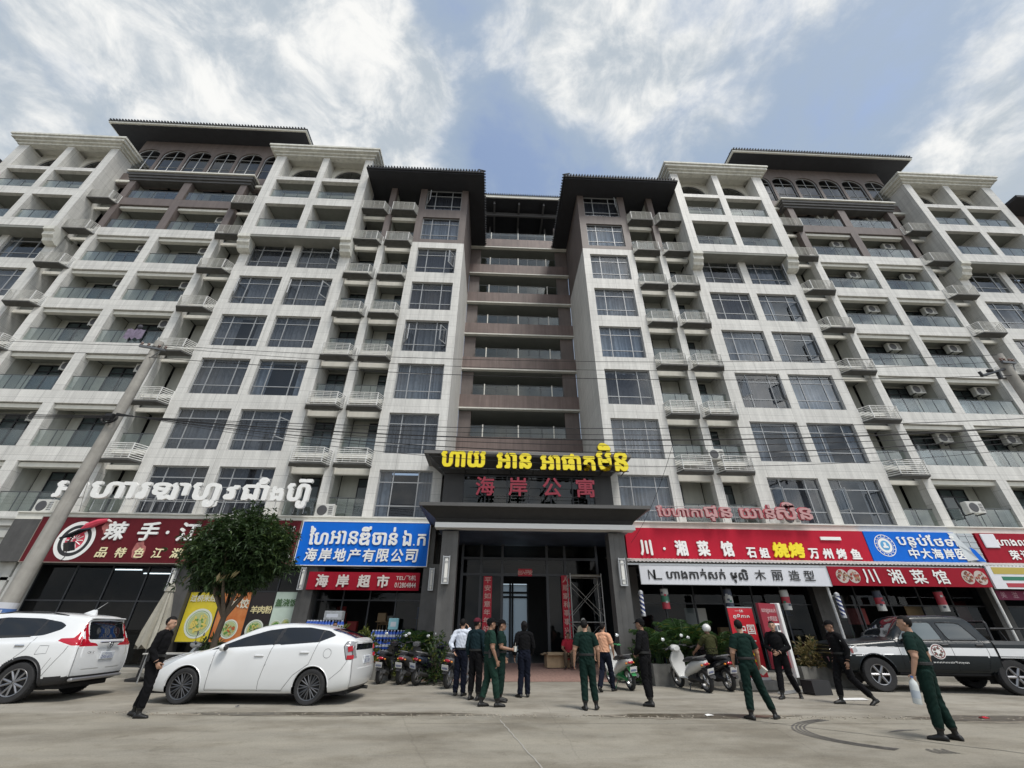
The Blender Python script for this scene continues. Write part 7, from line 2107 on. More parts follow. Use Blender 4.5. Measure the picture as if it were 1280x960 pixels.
# 1 left officer in black, walking to the right
person((-7.80, 9.80), hd(1, .12), 'person in a black uniform walking to the right in front of the hatchback', 'black', 'black', 'long', skinA, 1.60, legs=[((.095, .10, .50), (.10, .10, .085), (.05, 1)), ((-.095, .0, .50), (-.10, -.10, .095), (-.05, 1, .2))],
       arms=[((.23, -.02, 1.11), (.19, .14, .90)), ((-.24, -.08, 1.11), (-.22, .02, .87))], turn=.0, nod=.12, bend=.06, extras=lambda r, k, up, hv, h: gear(r, k, up, hv, h, True, True, True))
# 2 man in a white shirt, hand at his head
person((-2.20, 12.85), hd(.25, 1), 'person in a white shirt and navy trousers with a hand raised to the ear', 'white', 'navy', 'long', skinA, 1.66, legs=stand(.09), arms=[((.32, .02, 1.20), (.16, .06, 1.47)), ((-.27, -.12, 1.12), (-.15, -.17, .94))], nod=.05, shoes='shoe', extras=G2)
# 3 officer in a slate jacket partly hidden
person((-1.80, 12.10), hd(.5, .85), 'person in a slate green jacket and dark red cap beside the white shirt', 'teal', 'black', 'long', skinB, 1.66, legs=stand(.10), hat='dkred', turn=-.2, extras=lambda r, k, up, hv, h: gear(r, k, up, hv, h, False, True, False))
# 4 officer in green, in profile
person((-1.46, 11.10), hd(1, .35), 'person in a green short-sleeved uniform and black cap turned to the right', 'green', 'green', 'short', skinB, 1.64, legs=[((.095, .10, .50), (.10, .16, .085), (.05, 1)), ((-.095, -.02, .50), (-.10, -.15, .085), (-.05, 1))],
       arms=[((.245, -.03, 1.10), (.235, .08, .86)), ((-.24, .0, 1.10), (-.20, .14, .88))], hat='cap', turn=.1, extras=G1)
# 5 officer behind, holding a cup
r5, h5 = person((-1.20, 11.85), hd(1, -.1), 'person in a dark green uniform with a black cap holding a pale cup', 'dgreen', 'dgreen', 'short', skinB, 1.62, legs=stand(.10), arms=[((.24, .02, 1.10), (.16, .27, 1.06)), ((-.24, -.03, 1.10), (-.22, .08, .87))], hat='cap', extras=G1)
# 6 woman in black
person((-.60, 12.6), hd(-.15, 1), 'person in a black jacket and navy trousers with dark tied hair, back turned', 'black', 'navy', 'long', skinA, 1.62, legs=[((.08, .02, .50), (.08, .0, .085), (.3, 1)), ((-.08, .02, .50), (-.13, -.05, .085), (-.4, 1))], arms=[((.25, .0, 1.10), (.20, .12, .92)), ((-.25, -.02, 1.10), (-.25, .05, .86))], hair='long', shoes='shoe', turn=.1, extras=None)
# 7 man in green back view, centre
person((.62, 10.72), hd(.1, 1), 'person in a plain dark green shirt and trousers standing with back turned in the middle', 'dgreen', 'dgreen', 'short', skinA, 1.62, legs=[((.10, .03, .50), (.14, .03, .085), (.3, 1)), ((-.09, .0, .50), (-.10, -.05, .085), (-.25, 1))], arms=[((.26, -.02, 1.10), (.27, .08, .86)), ((-.26, -.02, 1.10), (-.28, .05, .85))], turn=-.35, extras=G2)
# 8 man in peach shirt walking
person((1.70, 13.70), hd(.6, .8), 'person in a peach shirt and dark trousers walking away to the right', 'peach', 'navy', 'short', skinA, 1.60, legs=[((.09, .14, .52), (.09, .20, .085), (.1, 1)), ((-.09, -.05, .50), (-.09, -.30, .13), (-.05, 1, .45))], arms=[((.25, .04, 1.10), (.22, .15, .90)), ((-.26, -.10, 1.11), (-.27, -.08, .85))], shoes='shoe', extras=None)
# 9 worker with a white cap by the scaffold
person((1.98, 17.9, .205), hd(.05, 1), 'person in a beige shirt and white cap standing by the scaffold in the entrance', 'beige', 'brown', 'long', skinB, 1.60, legs=stand(.09), hat='white_cap', shoes='shoe', extras=None)
# 10 seated person in red
person((1.42, 18.2, .24), hd(-.2, -1), 'person in a red shirt sitting on a low stool beside the cardboard box', 'red', 'brown', 'short', skinB, 1.50, legs=[((.13, .38, .50), (.13, .34, .085), (.1, 1)), ((-.13, .38, .50), (-.13, .34, .085), (-.1, 1))], arms=[((.25, .12, 1.12), (.14, .34, 1.06)), ((-.25, .12, 1.12), (-.14, .34, 1.06))], seated=.50, bend=.12, shoes='shoe', extras=None)
# 11 officer in black with cap near the planter
person((2.05, 11.25), hd(-.75, .65), 'person in a black uniform and cap with joined hands, beside the green scooter', 'black', 'black', 'long', skinB, 1.66, legs=[((.10, .02, .50), (.12, .03, .085), (.3, 1)), ((-.09, .02, .50), (-.11, -.06, .085), (-.1, 1))], arms=[((.25, .02, 1.10), (.09, .17, .98)), ((-.25, .02, 1.10), (-.07, .19, .96))], hat='cap', extras=G1)
# 12 rider
rid, hrid = person((4.98, 14.2), R(100 - 90), 'person in an olive shirt and white helmet sitting on the dark scooter', 'olive', 'black', 'short', skinB, 1.62, legs=[((.20, .36, .70), (.20, .26, .32), (.1, 1)), ((-.22, .30, .55), (-.36, .12, .085), (-.2, 1))], arms=[((.30, .22, 1.12), (.30, .50, 1.0)), ((-.30, .22, 1.12), (-.30, .50, 1.0))], seated=.88, bend=.10, hat='helmet', hair=None, extras=None)
# 13 man in green with wide stance
r13, h13 = person((3.55, 9.62), hd(-.1, 1), 'person in a dark green shirt standing wide-legged with a white cup', 'dgreen', 'dgreen', 'short', skinA, 1.62, legs=[((.22, .05, .49), (.36, .02, .085), (.9, .7)), ((-.10, .02, .50), (-.16, .0, .085), (-.25, 1))], arms=[((.27, .0, 1.10), (.33, .10, .87)), ((-.26, .02, 1.10), (-.20, .16, .92))], turn=-.25, extras=G2)
# 14 officer in black jacket facing the camera
person((5.92, 12.45), hd(-.75, -.75), 'person in a black jacket striding past the red banners with hands joined at the waist', 'black', 'black', 'long', skinA, 1.66, legs=[((.10, .10, .50), (.12, .22, .085), (.2, 1)), ((-.10, -.02, .49), (-.16, -.30, .09), (-.3, 1, .15))], arms=[((.26, .0, 1.10), (.06, .18, 1.00)), ((-.26, .0, 1.10), (-.04, .20, .97))], turn=.25, nod=-.05, extras=lambda r, k, up, hv, h: gear(r, k, up, hv, h, True, True, True))
# 15 officer in black with cap in profile
person((6.80, 11.50), hd(-1, .05), 'person in a black uniform and cap walking to the left beside the pickup', 'black', 'black', 'long', skinB, 1.66, legs=[((.095, .16, .52), (.10, .22, .085), (.05, 1)), ((-.095, -.06, .50), (-.10, -.42, .115), (-.05, 1, .35))], arms=[((.24, -.06, 1.10), (.22, .02, .86)), ((-.25, -.08, 1.10), (-.24, .0, .85))], hat='cap', nod=.1, extras=G1)
# 16 man in the right foreground
r16, h16 = person((5.53, 7.88), hd(-.55, .83), 'person in dark green in the right foreground, back turned, holding a white bottle', 'dgreen', 'dgreen', 'short', skinA, 1.66, legs=[((.10, .02, .50), (.13, -.04, .085), (.35, 1)), ((-.10, .04, .50), (-.12, .08, .085), (-.2, 1))], arms=[((.27, -.05, 1.10), (.29, .0, .86)), ((-.27, -.02, 1.10), (-.30, .08, .86))], turn=.15, extras=lambda r, k, up, hv, h: gear(r, k, up, hv, h, True, True, False))
# 17 shop attendant behind the hatchback
person((-6.95, 17.3, .10), hd(.6, -.8), 'person in a navy top standing by the water packs behind the hatchback', 'navy', 'brown', 'short', skinB, 1.52, legs=stand(.09), shoes='shoe', extras=None)
# held things
def wl(root, hands, i, d=.09):
    k = (1.62 if root is not r16 else 1.66) / 1.70; wr, dr, s_ = hands[i]
    return root.location + Matrix.Rotation(root.rotation_euler.z, 3, 'Z') @ ((wr + dr * d) * k)
def cup(o):
    b = MB(); b.lathe([(0, -.05), (.032, -.05), (.042, .05), (.038, .05), (.03, -.04), (0, -.04)], n=18); b.build('cup_body', mat('cup_white', (.62, .62, .58), .5), o, smooth=True)
    c = MB(); c.lathe([(0, .058), (.044, .056), (.045, .048)], n=18); c.tube([(0, 0, .05), (.01, 0, .13)], .004, 5); c.build('cup_lid', mat('lid_pale', (.55, .52, .46), .4), o, smooth=True)
held('cup', 'pale cup with a lid in the hand of the officer behind', 'cup', wl(r5, h5, 0) + Vector((0, 0, .02)), cup)
def cup2(o):
    b = MB(); b.lathe([(0, -.06), (.045, -.06), (.062, .06), (.056, .06), (.043, -.05), (0, -.05)], n=20); b.build('cup_body', mat('cup_white', (.62, .62, .58), .5), o, smooth=True)
    c = MB(); c.lathe([(0, .07), (.064, .066), (.065, .056)], n=20); c.build('cup_lid', mat('lid_pale', (.55, .52, .46), .4), o, smooth=True)
c13 = held('cup', 'large white cup held by the man with the wide stance', 'cup', wl(r13, h13, 0, .10) + Vector((.03, -.03, .0)), cup2); c13.rotation_euler = (.5, .6, 0)
def bottle(o):
    b = MB(); b.lathe([(0, -.30), (.052, -.30), (.058, -.28), (.058, -.06), (.045, -.01), (.018, .03), (.018, .05), (0, .05)], n=20); b.build('bottle_body', mat('bottle_milky', (.60, .63, .62), .3), o, smooth=True)
    c = MB(); c.lathe([(0, .068), (.021, .068), (.021, .045), (0, .045)], n=14); c.build('bottle_cap', mat('cap_blue', (.10, .2, .5), .4), o)
    c = MB(); c.lathe([(.0592, -.22), (.0592, -.12)], n=20); c.build('bottle_label', mat('label_grey', (.45, .50, .55), .5), o)
held('bottle', 'white plastic bottle hanging from the left hand of the man in the right foreground', 'bottle', wl(r16, h16, 1, .10), bottle).rotation_euler = (.1, .12, 0)
# ------------------------------------------------------------------ trees and plants
barkM = mat('bark', (.11, .085, .062), .9, vary=.35, vscale=8, bump=.8, bscale=30, vec_scale=(1, 1, .3))
def leaf_mat(name, c1, c2):
    m = mat(name, c1, .5, vary=.3, vscale=3.0, col2=c2, spec=.35)
    t = m.node_tree; b = t.nodes['Principled BSDF']; o = t.nodes['Material Output']
    tl = t.nodes.new('ShaderNodeBsdfTranslucent'); tl.inputs[0].default_value = (c2[0] * 1.3, c2[1] * 1.3, c2[2], 1)
    mx_ = t.nodes.new('ShaderNodeMixShader'); mx_.inputs[0].default_value = .22
    t.links.new(b.outputs[0], mx_.inputs[1]); t.links.new(tl.outputs[0], mx_.inputs[2]); t.links.new(mx_.outputs[0], o.inputs[0]); return m
mango = leaf_mat('mango_leaf', (.016, .036, .012), (.042, .076, .025))
mangoY = leaf_mat('young_mango_leaf', (.055, .095, .028), (.10, .15, .05))
palmG = leaf_mat('palm_leaf', (.022, .060, .018), (.055, .115, .032))
shrubG = leaf_mat('shrub_leaf', (.022, .050, .016), (.05, .09, .028))
shrubY = leaf_mat('yellow_green_leaf', (.09, .12, .025), (.20, .22, .05))
dryL = leaf_mat('dry_leaf', (.16, .13, .06), (.26, .21, .10))
def leaf(mb, p, d, L_, W_, rnd, droop=.3, mi=0):
    d = d.normalized(); s_ = d.cross(Vector((0, 0, 1)))
    if s_.length < .1: s_ = Vector((1, 0, 0))
    s_.normalize(); s_ = (Matrix.Rotation(rnd.uniform(-.9, .9), 3, d) @ s_); n = s_.cross(d)
    m_ = p + d * L_ * .5 - Vector((0, 0, droop * L_ * .12)); e = p + d * L_ - Vector((0, 0, droop * L_ * .5))
    mb.add([p, m_ + s_ * W_ * .5 + n * W_ * .12, e, m_ - s_ * W_ * .5 + n * W_ * .12], [(0, 1, 2), (0, 2, 3)], mi)
# clipped mango tree in front of the restaurant
def mango_tree(x, y):
    rnd = random.Random(17)
    root = empty('mango_tree', (x, y, 0), 0, 'mango tree with a clipped round dark crown in front of the maroon restaurant board', 'tree')
    b = MB(); c0 = Vector((-.05, 0, 3.36))
    b.tube([(0, 0, -.05), (.03, .02, .5), (.0, .0, 1.1), (.05, .0, 1.75)], [.105, .085, .075, .07], 12)
    ends = []
    for i in range(9):
        a = 2 * math.pi * i / 9 + rnd.uniform(-.2, .2); r_ = rnd.uniform(.55, 1.1); h = rnd.uniform(2.6, 3.9)
        p1 = Vector((.04, 0, 1.65)); p2 = Vector((r_ * .4 * math.cos(a), r_ * .4 * math.sin(a), 2.25)); p3 = Vector((r_ * math.cos(a), r_ * math.sin(a), h))
        b.tube([p1, p2, p3], [.06, .04, .018], 7); ends.append(p3)
    b.build('trunk', barkM, root, smooth=True)
    f = MB(); lumps = []
    for i in range(92):
        u = Vector((rnd.gauss(0, 1), rnd.gauss(0, 1), rnd.gauss(0, 1))).normalized()
        k = rnd.uniform(.70, 1.04)
        c = c0 + Vector((u.x * 1.25 * k, u.y * 1.15 * k, u.z * .88 * k))
        lumps.append((c, u, rnd.uniform(.26, .42)))
    for (c, u, s_) in lumps:
        young = rnd.random() < .12
        for j in range(54):
            # rosettes of long leaves
            q = c + Vector((rnd.gauss(0, s_ * .55), rnd.gauss(0, s_ * .55), rnd.gauss(0, s_ * .5)))
            ax = (q - c0).normalized() + Vector((0, 0, .25))
            for m_ in range(6):
                d = Vector((rnd.gauss(0, 1), rnd.gauss(0, 1), rnd.gauss(-.15, .8))).normalized() + ax * .75
                leaf(f, q, d, rnd.uniform(.09, .19), rnd.uniform(.035, .06), rnd, rnd.uniform(.1, .7), 1 if (young and rnd.random() < .6) or rnd.random() < .03 else 0)
    for i in range(1300):
        u = Vector((rnd.gauss(0, 1), rnd.gauss(0, 1), rnd.gauss(0, 1))).normalized(); k = rnd.uniform(.0, .75)
        q = c0 + Vector((u.x * 1.3 * k, u.y * 1.2 * k, u.z * .95 * k))
        for m_ in range(5): leaf(f, q, Vector((rnd.gauss(0, 1), rnd.gauss(0, 1), rnd.gauss(0, .8))), .22, .06, rnd, .6, 0)
    for i in range(9):
        q = c0 + Vector((rnd.uniform(-.9, .9), -.9, rnd.uniform(-.85, -.6))); leaf(f, q, Vector((rnd.uniform(-1, 1), -.2, -1)), .22, .09, rnd, .2, 2)
    f.build('crown', [mango, mangoY, dryL], root)
mango_tree(-8.80, 13.45)
def bush(x, y, z, rx, rz, n, label, m_, seed, L_=.16, W_=.05, group='plants in front of the shops', name='shrub', cat='shrub', up=.4, stems=True):
    rnd = random.Random(seed); root = empty(name, (x, y, z), 0, label, cat, group); f = MB()
    for i in range(n):
        u = Vector((rnd.gauss(0, 1), rnd.gauss(0, 1), abs(rnd.gauss(.3, .8)))).normalized(); k = rnd.random() ** .4
        q = Vector((u.x * rx * k, u.y * rx * k * .8, u.z * rz * k + .05))
        for m2 in range(3): leaf(f, q, u + Vector((rnd.gauss(0, .6), rnd.gauss(0, .6), rnd.gauss(up, .5))), L_ * rnd.uniform(.6, 1.2), W_ * rnd.uniform(.7, 1.2), rnd, rnd.uniform(.2, 1.0), 0 if rnd.random() < .85 else 1)
    f.build('foliage', m_, root)
    if stems:
        b = MB()
        for i in range(7): a = rnd.uniform(0, 6.28); b.tube([(0, 0, -.03), (rx * .5 * math.cos(a), rx * .4 * math.sin(a), rz * .6)], [.014, .006], 5)
        b.build('stem', barkM, root)
    return root
def palm(x, y, z, h, n, label, seed, spread=.9, col=None, name='potted_palm'):
    rnd = random.Random(seed); root = empty(name, (x, y, z), 0, label, 'palm', 'palms in front of the shops'); f = MB(); st = MB()
    for i in range(n):
        a = rnd.uniform(0, 6.28); sp_ = spread * rnd.uniform(.4, 1.0); hh = h * rnd.uniform(.65, 1.05); pts = []
        b0 = Vector((rnd.gauss(0, .07), rnd.gauss(0, .07), 0))
        for k in range(10):
            t = k / 9; pts.append(b0 + Vector((math.cos(a) * sp_ * t ** 1.7, math.sin(a) * sp_ * t ** 1.7, hh * (1.25 * t - .42 * t ** 3.2))))
        st.tube(pts, [.014 * (1 - .8 * k / 9) + .002 for k in range(10)], 5)
        for k in range(3, 10):
            for q in range(3):
                p = pts[k - 1].lerp(pts[k], q / 3); d = (pts[k] - pts[k - 1]).normalized(); s_ = d.cross(Vector((0, 0, 1)))
                if s_.length < .05: continue
                s_.normalize()
                for sg in (1, -1):
                    ll = .34 * math.sin(math.pi * (.12 + .8 * (k + q / 3 - 3) / 7)) * rnd.uniform(.8, 1.1) * h * .75
                    leaf(f, p, s_ * sg + d * .75 + Vector((0, 0, rnd.uniform(-.25, .15))), ll + .04, .026, rnd, .7, 0 if rnd.random() < .9 else 1)
    st.build('stem', palmG, root); f.build('foliage', [palmG, shrubY], root); return root
planterM = mat('planter_concrete', (.20, .195, .18), .85, vary=.2, vscale=4, streak=.3)
def planter(x, y, w, d, h, label, group='concrete planters along the shops'):
    o = empty('planter_box', (x, y, 0), 0, label, 'planter', group); b = MB(); t = .05
    b.box(-w / 2, w / 2, -d / 2, -d / 2 + t, .0, h); b.box(-w / 2, w / 2, d / 2 - t, d / 2, 0, h); b.box(-w / 2, -w / 2 + t, -d / 2 + t, d / 2 - t, 0, h - .002); b.box(w / 2 - t, w / 2, -d / 2 + t, d / 2 - t, 0, h - .002)
    b.build('box', planterM, o); s_ = MB(); s_.box(-w / 2 + t, w / 2 - t, -d / 2 + t, d / 2 - t, .02, h - .06); s_.build('soil', dirt, o)
planter(3.95, 15.25, 1.0, .45, .55, 'concrete planter beside the right entrance column')
planter(5.95, 15.25, 1.5, .45, .50, 'concrete planter behind the rider and the white scooter')
planter(8.9, 15.3, 1.7, .45, .50, 'concrete planter behind the officer walking by the pickup')
planter(-5.2, 16.75, 2.4, .4, .45, 'concrete planter behind the parked dark scooters')
for i, (x, y, z, h, n, lb) in enumerate(((3.75, 15.3, .45, 1.3, 16, 'dark feathery palm in the planter by the entrance column'), (4.6, 15.35, .45, 1.55, 22, 'tall feathery palm rising behind the white scooter'), (5.6, 15.3, .42, 1.35, 18, 'feathery palm beside the rider in the white helmet'),
        (-3.75, 16.7, .1, 1.5, 20, 'dark palm between the scooters and the left entrance column'), (4.15, 15.2, .45, 1.15, 16, 'low palm at the end of the planter beside the green scooter'))): palm(x, y, z, h, n, lb, 30 + i)
bush(-3.1, 15.3, .05, .48, 1.25, 330, 'round leafy shrub in front of the left entrance column', [shrubG, shrubY], 5)
bush(-4.5, 16.7, .42, .38, .75, 220, 'dark shrub behind the second scooter', [shrubG, shrubY], 6)
bush(-5.7, 16.75, .42, .50, 1.0, 300, 'yellow-green shrub standing behind the hatchback tail', [shrubY, shrubG], 7, .20, .06)
bush(-6.55, 16.9, .15, .42, 1.35, 240, 'tall yellow-green plant beside the supermarket door', [shrubY, shrubG], 9, .24, .06)
bush(3.3, 15.6, .05, .45, 1.2, 300, 'dark shrub against the right entrance column', [shrubG, shrubG], 8)
bush(8.6, 15.3, .42, .45, .85, 240, 'dry brownish shrub in the planter behind the officer by the pickup', [dryL, shrubG], 10, .2, .05)
bush(9.4, 15.3, .42, .40, .70, 200, 'half dry shrub near the pickup bonnet', [shrubG, dryL], 12, .2, .05)
bush(-10.2, 15.9, .1, .5, 1.05, 300, 'dark leafy plant behind the hatchback bonnet', [shrubG, shrubY], 13, .2, .06)
bush(-8.95, 16.4, .1, .45, 1.35, 260, 'spreading plant before the pale poster', [shrubG, shrubG], 14, .26, .05)
bush(-4.15, 16.2, .05, .26, .85, 150, 'low yellow-green plant between the first two scooters', [shrubY, shrubG], 15, .2, .05)

# ------------------------------------------------------------------ poles and wires
poleM = mat('pole_concrete', (.34, .325, .295), .85, vary=.16, vscale=2.5, streak=.25, bump=.3, bscale=50)
insM = mat('insulator', (.16, .10, .08), .35)
wireM = mat('wire_black', (.014, .014, .016), .6)
def utility_pole(x, y, h, r0, r1, label, arm_z, arm_dir, stub=False):
    o = empty('utility_pole', (x, y, 0), 0, label, 'utility pole'); b = MB(); b.cyl((0, 0, -.1), (0, 0, h), r0, r1, 20); b.build('shaft', poleM, o, smooth=True, angle=50)
    a = MB()
    for z_, ln in arm_z:
        d = Vector(arm_dir) * ln; p = Vector((0, 0, z_)); a.obox(p + Vector((0, -.16, 0)), d.length * 2, .08, .09, (0, 0, math.atan2(d.y, d.x)))
        a.tube([p + Vector((0, -.16, 0)) + d * .75, (0, -.12, z_ - .55)], .02, 5)
    a.build('crossarm', mat('galvanised_steel', (.13, .135, .14), .5, .5), o)
    i_ = MB()
    for z_, ln in arm_z:
        for t in (-.9, -.4, .4, .9):
            p = Vector(arm_dir) * ln * t + Vector((0, -.16, z_)); i_.lathe([(.02, .04), (.05, .07), (.03, .11), (.055, .14), (.03, .19), (0, .2)], p, n=12)
    i_.build('insulator', insM, o); return o
pl_ = utility_pole(-15.92, 14.75, 11.6, .235, .155, 'grey concrete utility pole behind the sport utility car at the left', [(11.2, .45)], (1, .25, 0))
pl_.rotation_euler = (0, R(2.2), 0)
b = MB(); b.lathe([(.24, 1.62), (.24, 2.02)], n=20, mi=0); b.lathe([(.242, 1.70), (.242, 1.86)], n=20, mi=1); b.lathe([(.24, 1.30), (.24, 1.56)], n=20, mi=2)
for k in range(7): b.obox((.245 * math.cos(-1.57 + (k - 3) * .16), .245 * math.sin(-1.57 + (k - 3) * .16), 1.78), .03, .006, .09, (0, 0, (k - 3) * .16), 0)
b.build('bill_sticker', [mat('sticker_white', (.55, .56, .60), .6), mat('sticker_blue', (.06, .14, .36), .6), mat('sticker_red', (.48, .05, .08), .6)], pl_)
pr_ = utility_pole(18.35, 13.0, 10.95, .22, .15, 'concrete utility pole with a steel crossarm at the right edge', [(10.5, .3)], (1, .1, 0))
b = MB(); b.tube([(-1.95, -.5, 9.62), (0.3, .1, 10.45)], .05, 6); b.tube([(-1.9, -.5, 9.62), (-1.95, -.5, 9.8)], .05, 6); b.tube([(-.7, -.16, 10.1), (-.75, -.16, 9.75)], .07, 6); b.ball((-1.2, -.3, 10.0), .12, .1, .08); b.build('steel_bracket', mat('bracket_dark', (.045, .047, .05), .5, .5), pr_)
def wire(a, c, sag, r_=.010, n=26):
    a, c = Vector(a), Vector(c); pts = [a.lerp(c, i / n) - Vector((0, 0, sag * 4 * (i / n) * (1 - i / n))) for i in range(n + 1)]
    return pts
def span(label, runs, r_=.010):
    o = tag(None_ := None, None) if False else None
    b = MB()
    for (a, c, sg_) in runs: b.tube(wire(a, c, sg_), r_, 5)
    o = b.build('overhead_wire', wireM); tag(o, label, 'wire', 'wires strung between the utility poles'); return o
PA = (-15.45, 14.6)
span('upper wire from the left pole to the right pole, highest of all', [((PA[0] + .3, PA[1], 11.35), (18.2, 12.9, 10.9), .55)])
span('second wire down in the upper set between the poles', [((PA[0] - .2, PA[1], 11.3), (18.0, 12.8, 10.5), .75)], .009)
span('third wire down in the upper set, thickest of the three', [((PA[0], PA[1], 10.75), (18.2, 12.9, 9.95), .55)], .013)
span('wire running left from the top of the left pole', [((PA[0], PA[1], 11.3), (-40, 13, 11.6), .4)])
span('lower wire running left from the left pole', [((PA[0], PA[1], 10.9), (-40, 13, 11.0), .4)])
rnd = random.Random(2)
zs_ = [8.02, 7.86, 7.74, 7.6, 7.45, 7.3, 7.12]
nm_ = ['topmost cable of the low bundle across the facade', 'second cable of the low bundle, slightly slack', 'thick black cable in the middle of the low bundle', 'fourth cable of the low bundle', 'fifth cable of the low bundle, below the thick one', 'sixth cable of the low bundle', 'lowest cable of the low bundle, crossing the crimson characters']
for i, z_ in enumerate(zs_): span(nm_[i], [((PA[0] + .1, PA[1] - .2, 8.05 + .02 * i), (18.2, 12.8, z_ + rnd.uniform(-.1, .1)), .42 + .16 * i + rnd.uniform(-.05, .05))], (.012, .009, .022, .012, .016, .009, .009)[i])
for i, (z0_, z1_) in enumerate(((8.05, 8.3), (8.02, 8.0), (7.98, 7.7))): span(('top', 'middle', 'bottom')[i] + ' cable of the low bundle continuing left from the left pole', [((PA[0], PA[1] - .2, z0_), (-40, 13.0, z1_), .35)], .016)
span('thin drop wire from the left pole to the maroon board', [((PA[0], PA[1] - .2, 7.9), (-18.5, 18.3, 5.5), .3)], .007)
span('thin drop wire from the bundle to the red board', [((4.6, 13.3, 6.9), (4.3, 18.3, 4.6), .3)], .007)
# clump of coiled cable on the pole
b = MB()
for k in range(5): b.tube([(.26 * math.cos(i * .45 + k), -.2 + .05 * math.sin(i * .45 + k) - .02 * k, 8.0 + .2 * math.sin(i * .45 + k)) for i in range(15)], .012, 5)
b.box(-.12, .12, -.34, -.2, 7.9, 8.15); b.build('cable_coil', wireM, pl_)
# floodlight on a bracket in front of the maroon board
o = empty('floodlight', (-14.6, 14.35, 3.55), R(-20), 'dark solar floodlight on a thin arm in front of the chilli emblem', 'floodlight')
b = MB(); b.obox((0, 0, .40), .78, .34, .04, (.35, -.28, 0)); b.build('solar_panel', mat('solar_panel_dark', (.03, .035, .05), .2), o)
b = MB(); b.tube([(-.75, .25, .1), (-.2, .05, .18), (0, 0, .36)], .02, 6); b.obox((.02, 0, .0), .24, .16, .26, (.4, 0, 0)); b.tube([(.0, .0, -.1), (.06, 0, -.3), (-.04, 0, -.42)], .012, 5); b.build('lamp_body', blackM, o)

# ------------------------------------------------------------------ smaller things along the shops
o = empty('parasol', (-12.15, 16.0, 0), 0, 'folded beige parasol standing beside the dark column', 'parasol')
b = MB(); n = 24; rings = []
for z_, r_, w_ in ((.95, .33, .10), (1.3, .31, .085), (1.7, .24, .06), (2.1, .17, .04), (2.42, .11, .02), (2.44, .14, .02), (2.56, .12, .01), (2.72, .03, 0)):
    rings.append([((r_ + w_ * math.cos(8 * 2 * math.pi * i / n + 1)) * math.cos(2 * math.pi * i / n), (r_ + w_ * math.cos(8 * 2 * math.pi * i / n + 1)) * math.sin(2 * math.pi * i / n), z_ - (.12 if z_ < 1 and i % 3 else 0)) for i in range(n)])
b.loft(rings, caps=False); b.build('canopy', mat('parasol_cloth', (.40, .38, .32), .85, vary=.15, vscale=4, streak=.2), o, smooth=True, angle=50)
b = MB(); b.cyl((0, 0, 0), (0, 0, 2.75), .028, n=10); b.lathe([(0, 0), (.30, 0), (.30, .06), (.05, .10), (.05, .3)], n=20); b.build('pole', blackM, o)
o = empty('cafe_table', (-11.0, 15.6, 0), 0, 'low pale table in front of the food posters', 'table'); b = MB(); b.bbox(-.8, .8, -.3, .3, .70, .74, .01); b.build('table_top', mat('table_pale', (.50, .49, .46), .5), o)
for sx_ in (-.7, .7):
    for sy_ in (-.22, .22): b = MB(); b.cyl((sx_, sy_, 0), (sx_, sy_, .70), .02, n=8); b.build('leg', steelL, o)
# packs of bottled water
blueW = mat('pack_blue', (.03, .09, .42), .3); capW = mat('pack_white', (.55, .58, .64), .35); capR = mat('pack_pink', (.55, .32, .36), .4); brn = mat('pack_orange_brown', (.30, .11, .05), .5)
def pack(x, y, z, label, body):
    o = empty('water_pack', (x, y, z), 0, label, 'water pack', 'shrink-wrapped packs of bottled water'); b = MB()
    for i in range(4):
        for j in range(2): b.lathe([(.0, 0), (.052, 0), (.054, .02), (.054, .20), (.02, .26), (.02, .28)], (-.168 + i * .112, -.06 + j * .12, 0), n=10)
    b.build('bottles', body, o, smooth=True, angle=40)
    c = MB()
    for i in range(4):
        for j in range(2): c.lathe([(.0555, .07), (.0555, .15)], (-.168 + i * .112, -.06 + j * .12, 0), n=10); c.lathe([(.022, .262), (.022, .30), (0, .302)], (-.168 + i * .112, -.06 + j * .12, 0), n=8)
    c.build('labels', capW, o)
rows_ = ('bottom', 'second', 'third', 'fourth', 'top')
for st_, (x0, y0, nx, nr, z0) in enumerate(((-8.25, 18.7, 3, 5, .15), (-5.75, 18.7, 3, 4, .15))):
    for r_ in range(nr):
        for i in range(nx): pack(x0 + i * .47, y0, z0 + r_ * .31, f'{rows_[r_]} pack of water, {("left", "middle", "right")[i]} in the pile on the {"left" if st_ == 0 else "right"} of the shop door', brn if r_ == 0 else blueW)
o = empty('carton', (-5.2, 18.75, 1.39), .1, 'pale blue carton standing on the right pile of water packs', 'carton'); b = MB(); b.bbox(-.18, .18, -.13, .13, 0, .38, .01); b.build('box', mat('carton_cyan', (.22, .45, .52), .6), o); b = MB(); b.box(-.1, .1, -.133, -.1305, .1, .26); b.build('print', capW, o)
o = empty('carton', (-7.5, 18.75, 1.70), -.1, 'grey carton on top of the left pile of water packs', 'carton'); b = MB(); b.bbox(-.35, .35, -.14, .14, 0, .30, .01); b.build('box', mat('carton_grey', (.34, .36, .38), .6, vary=.3, vscale=12), o); b = MB(); b.box(-.25, .2, -.1425, -.1405, .08, .2); b.build('print', capW, o)
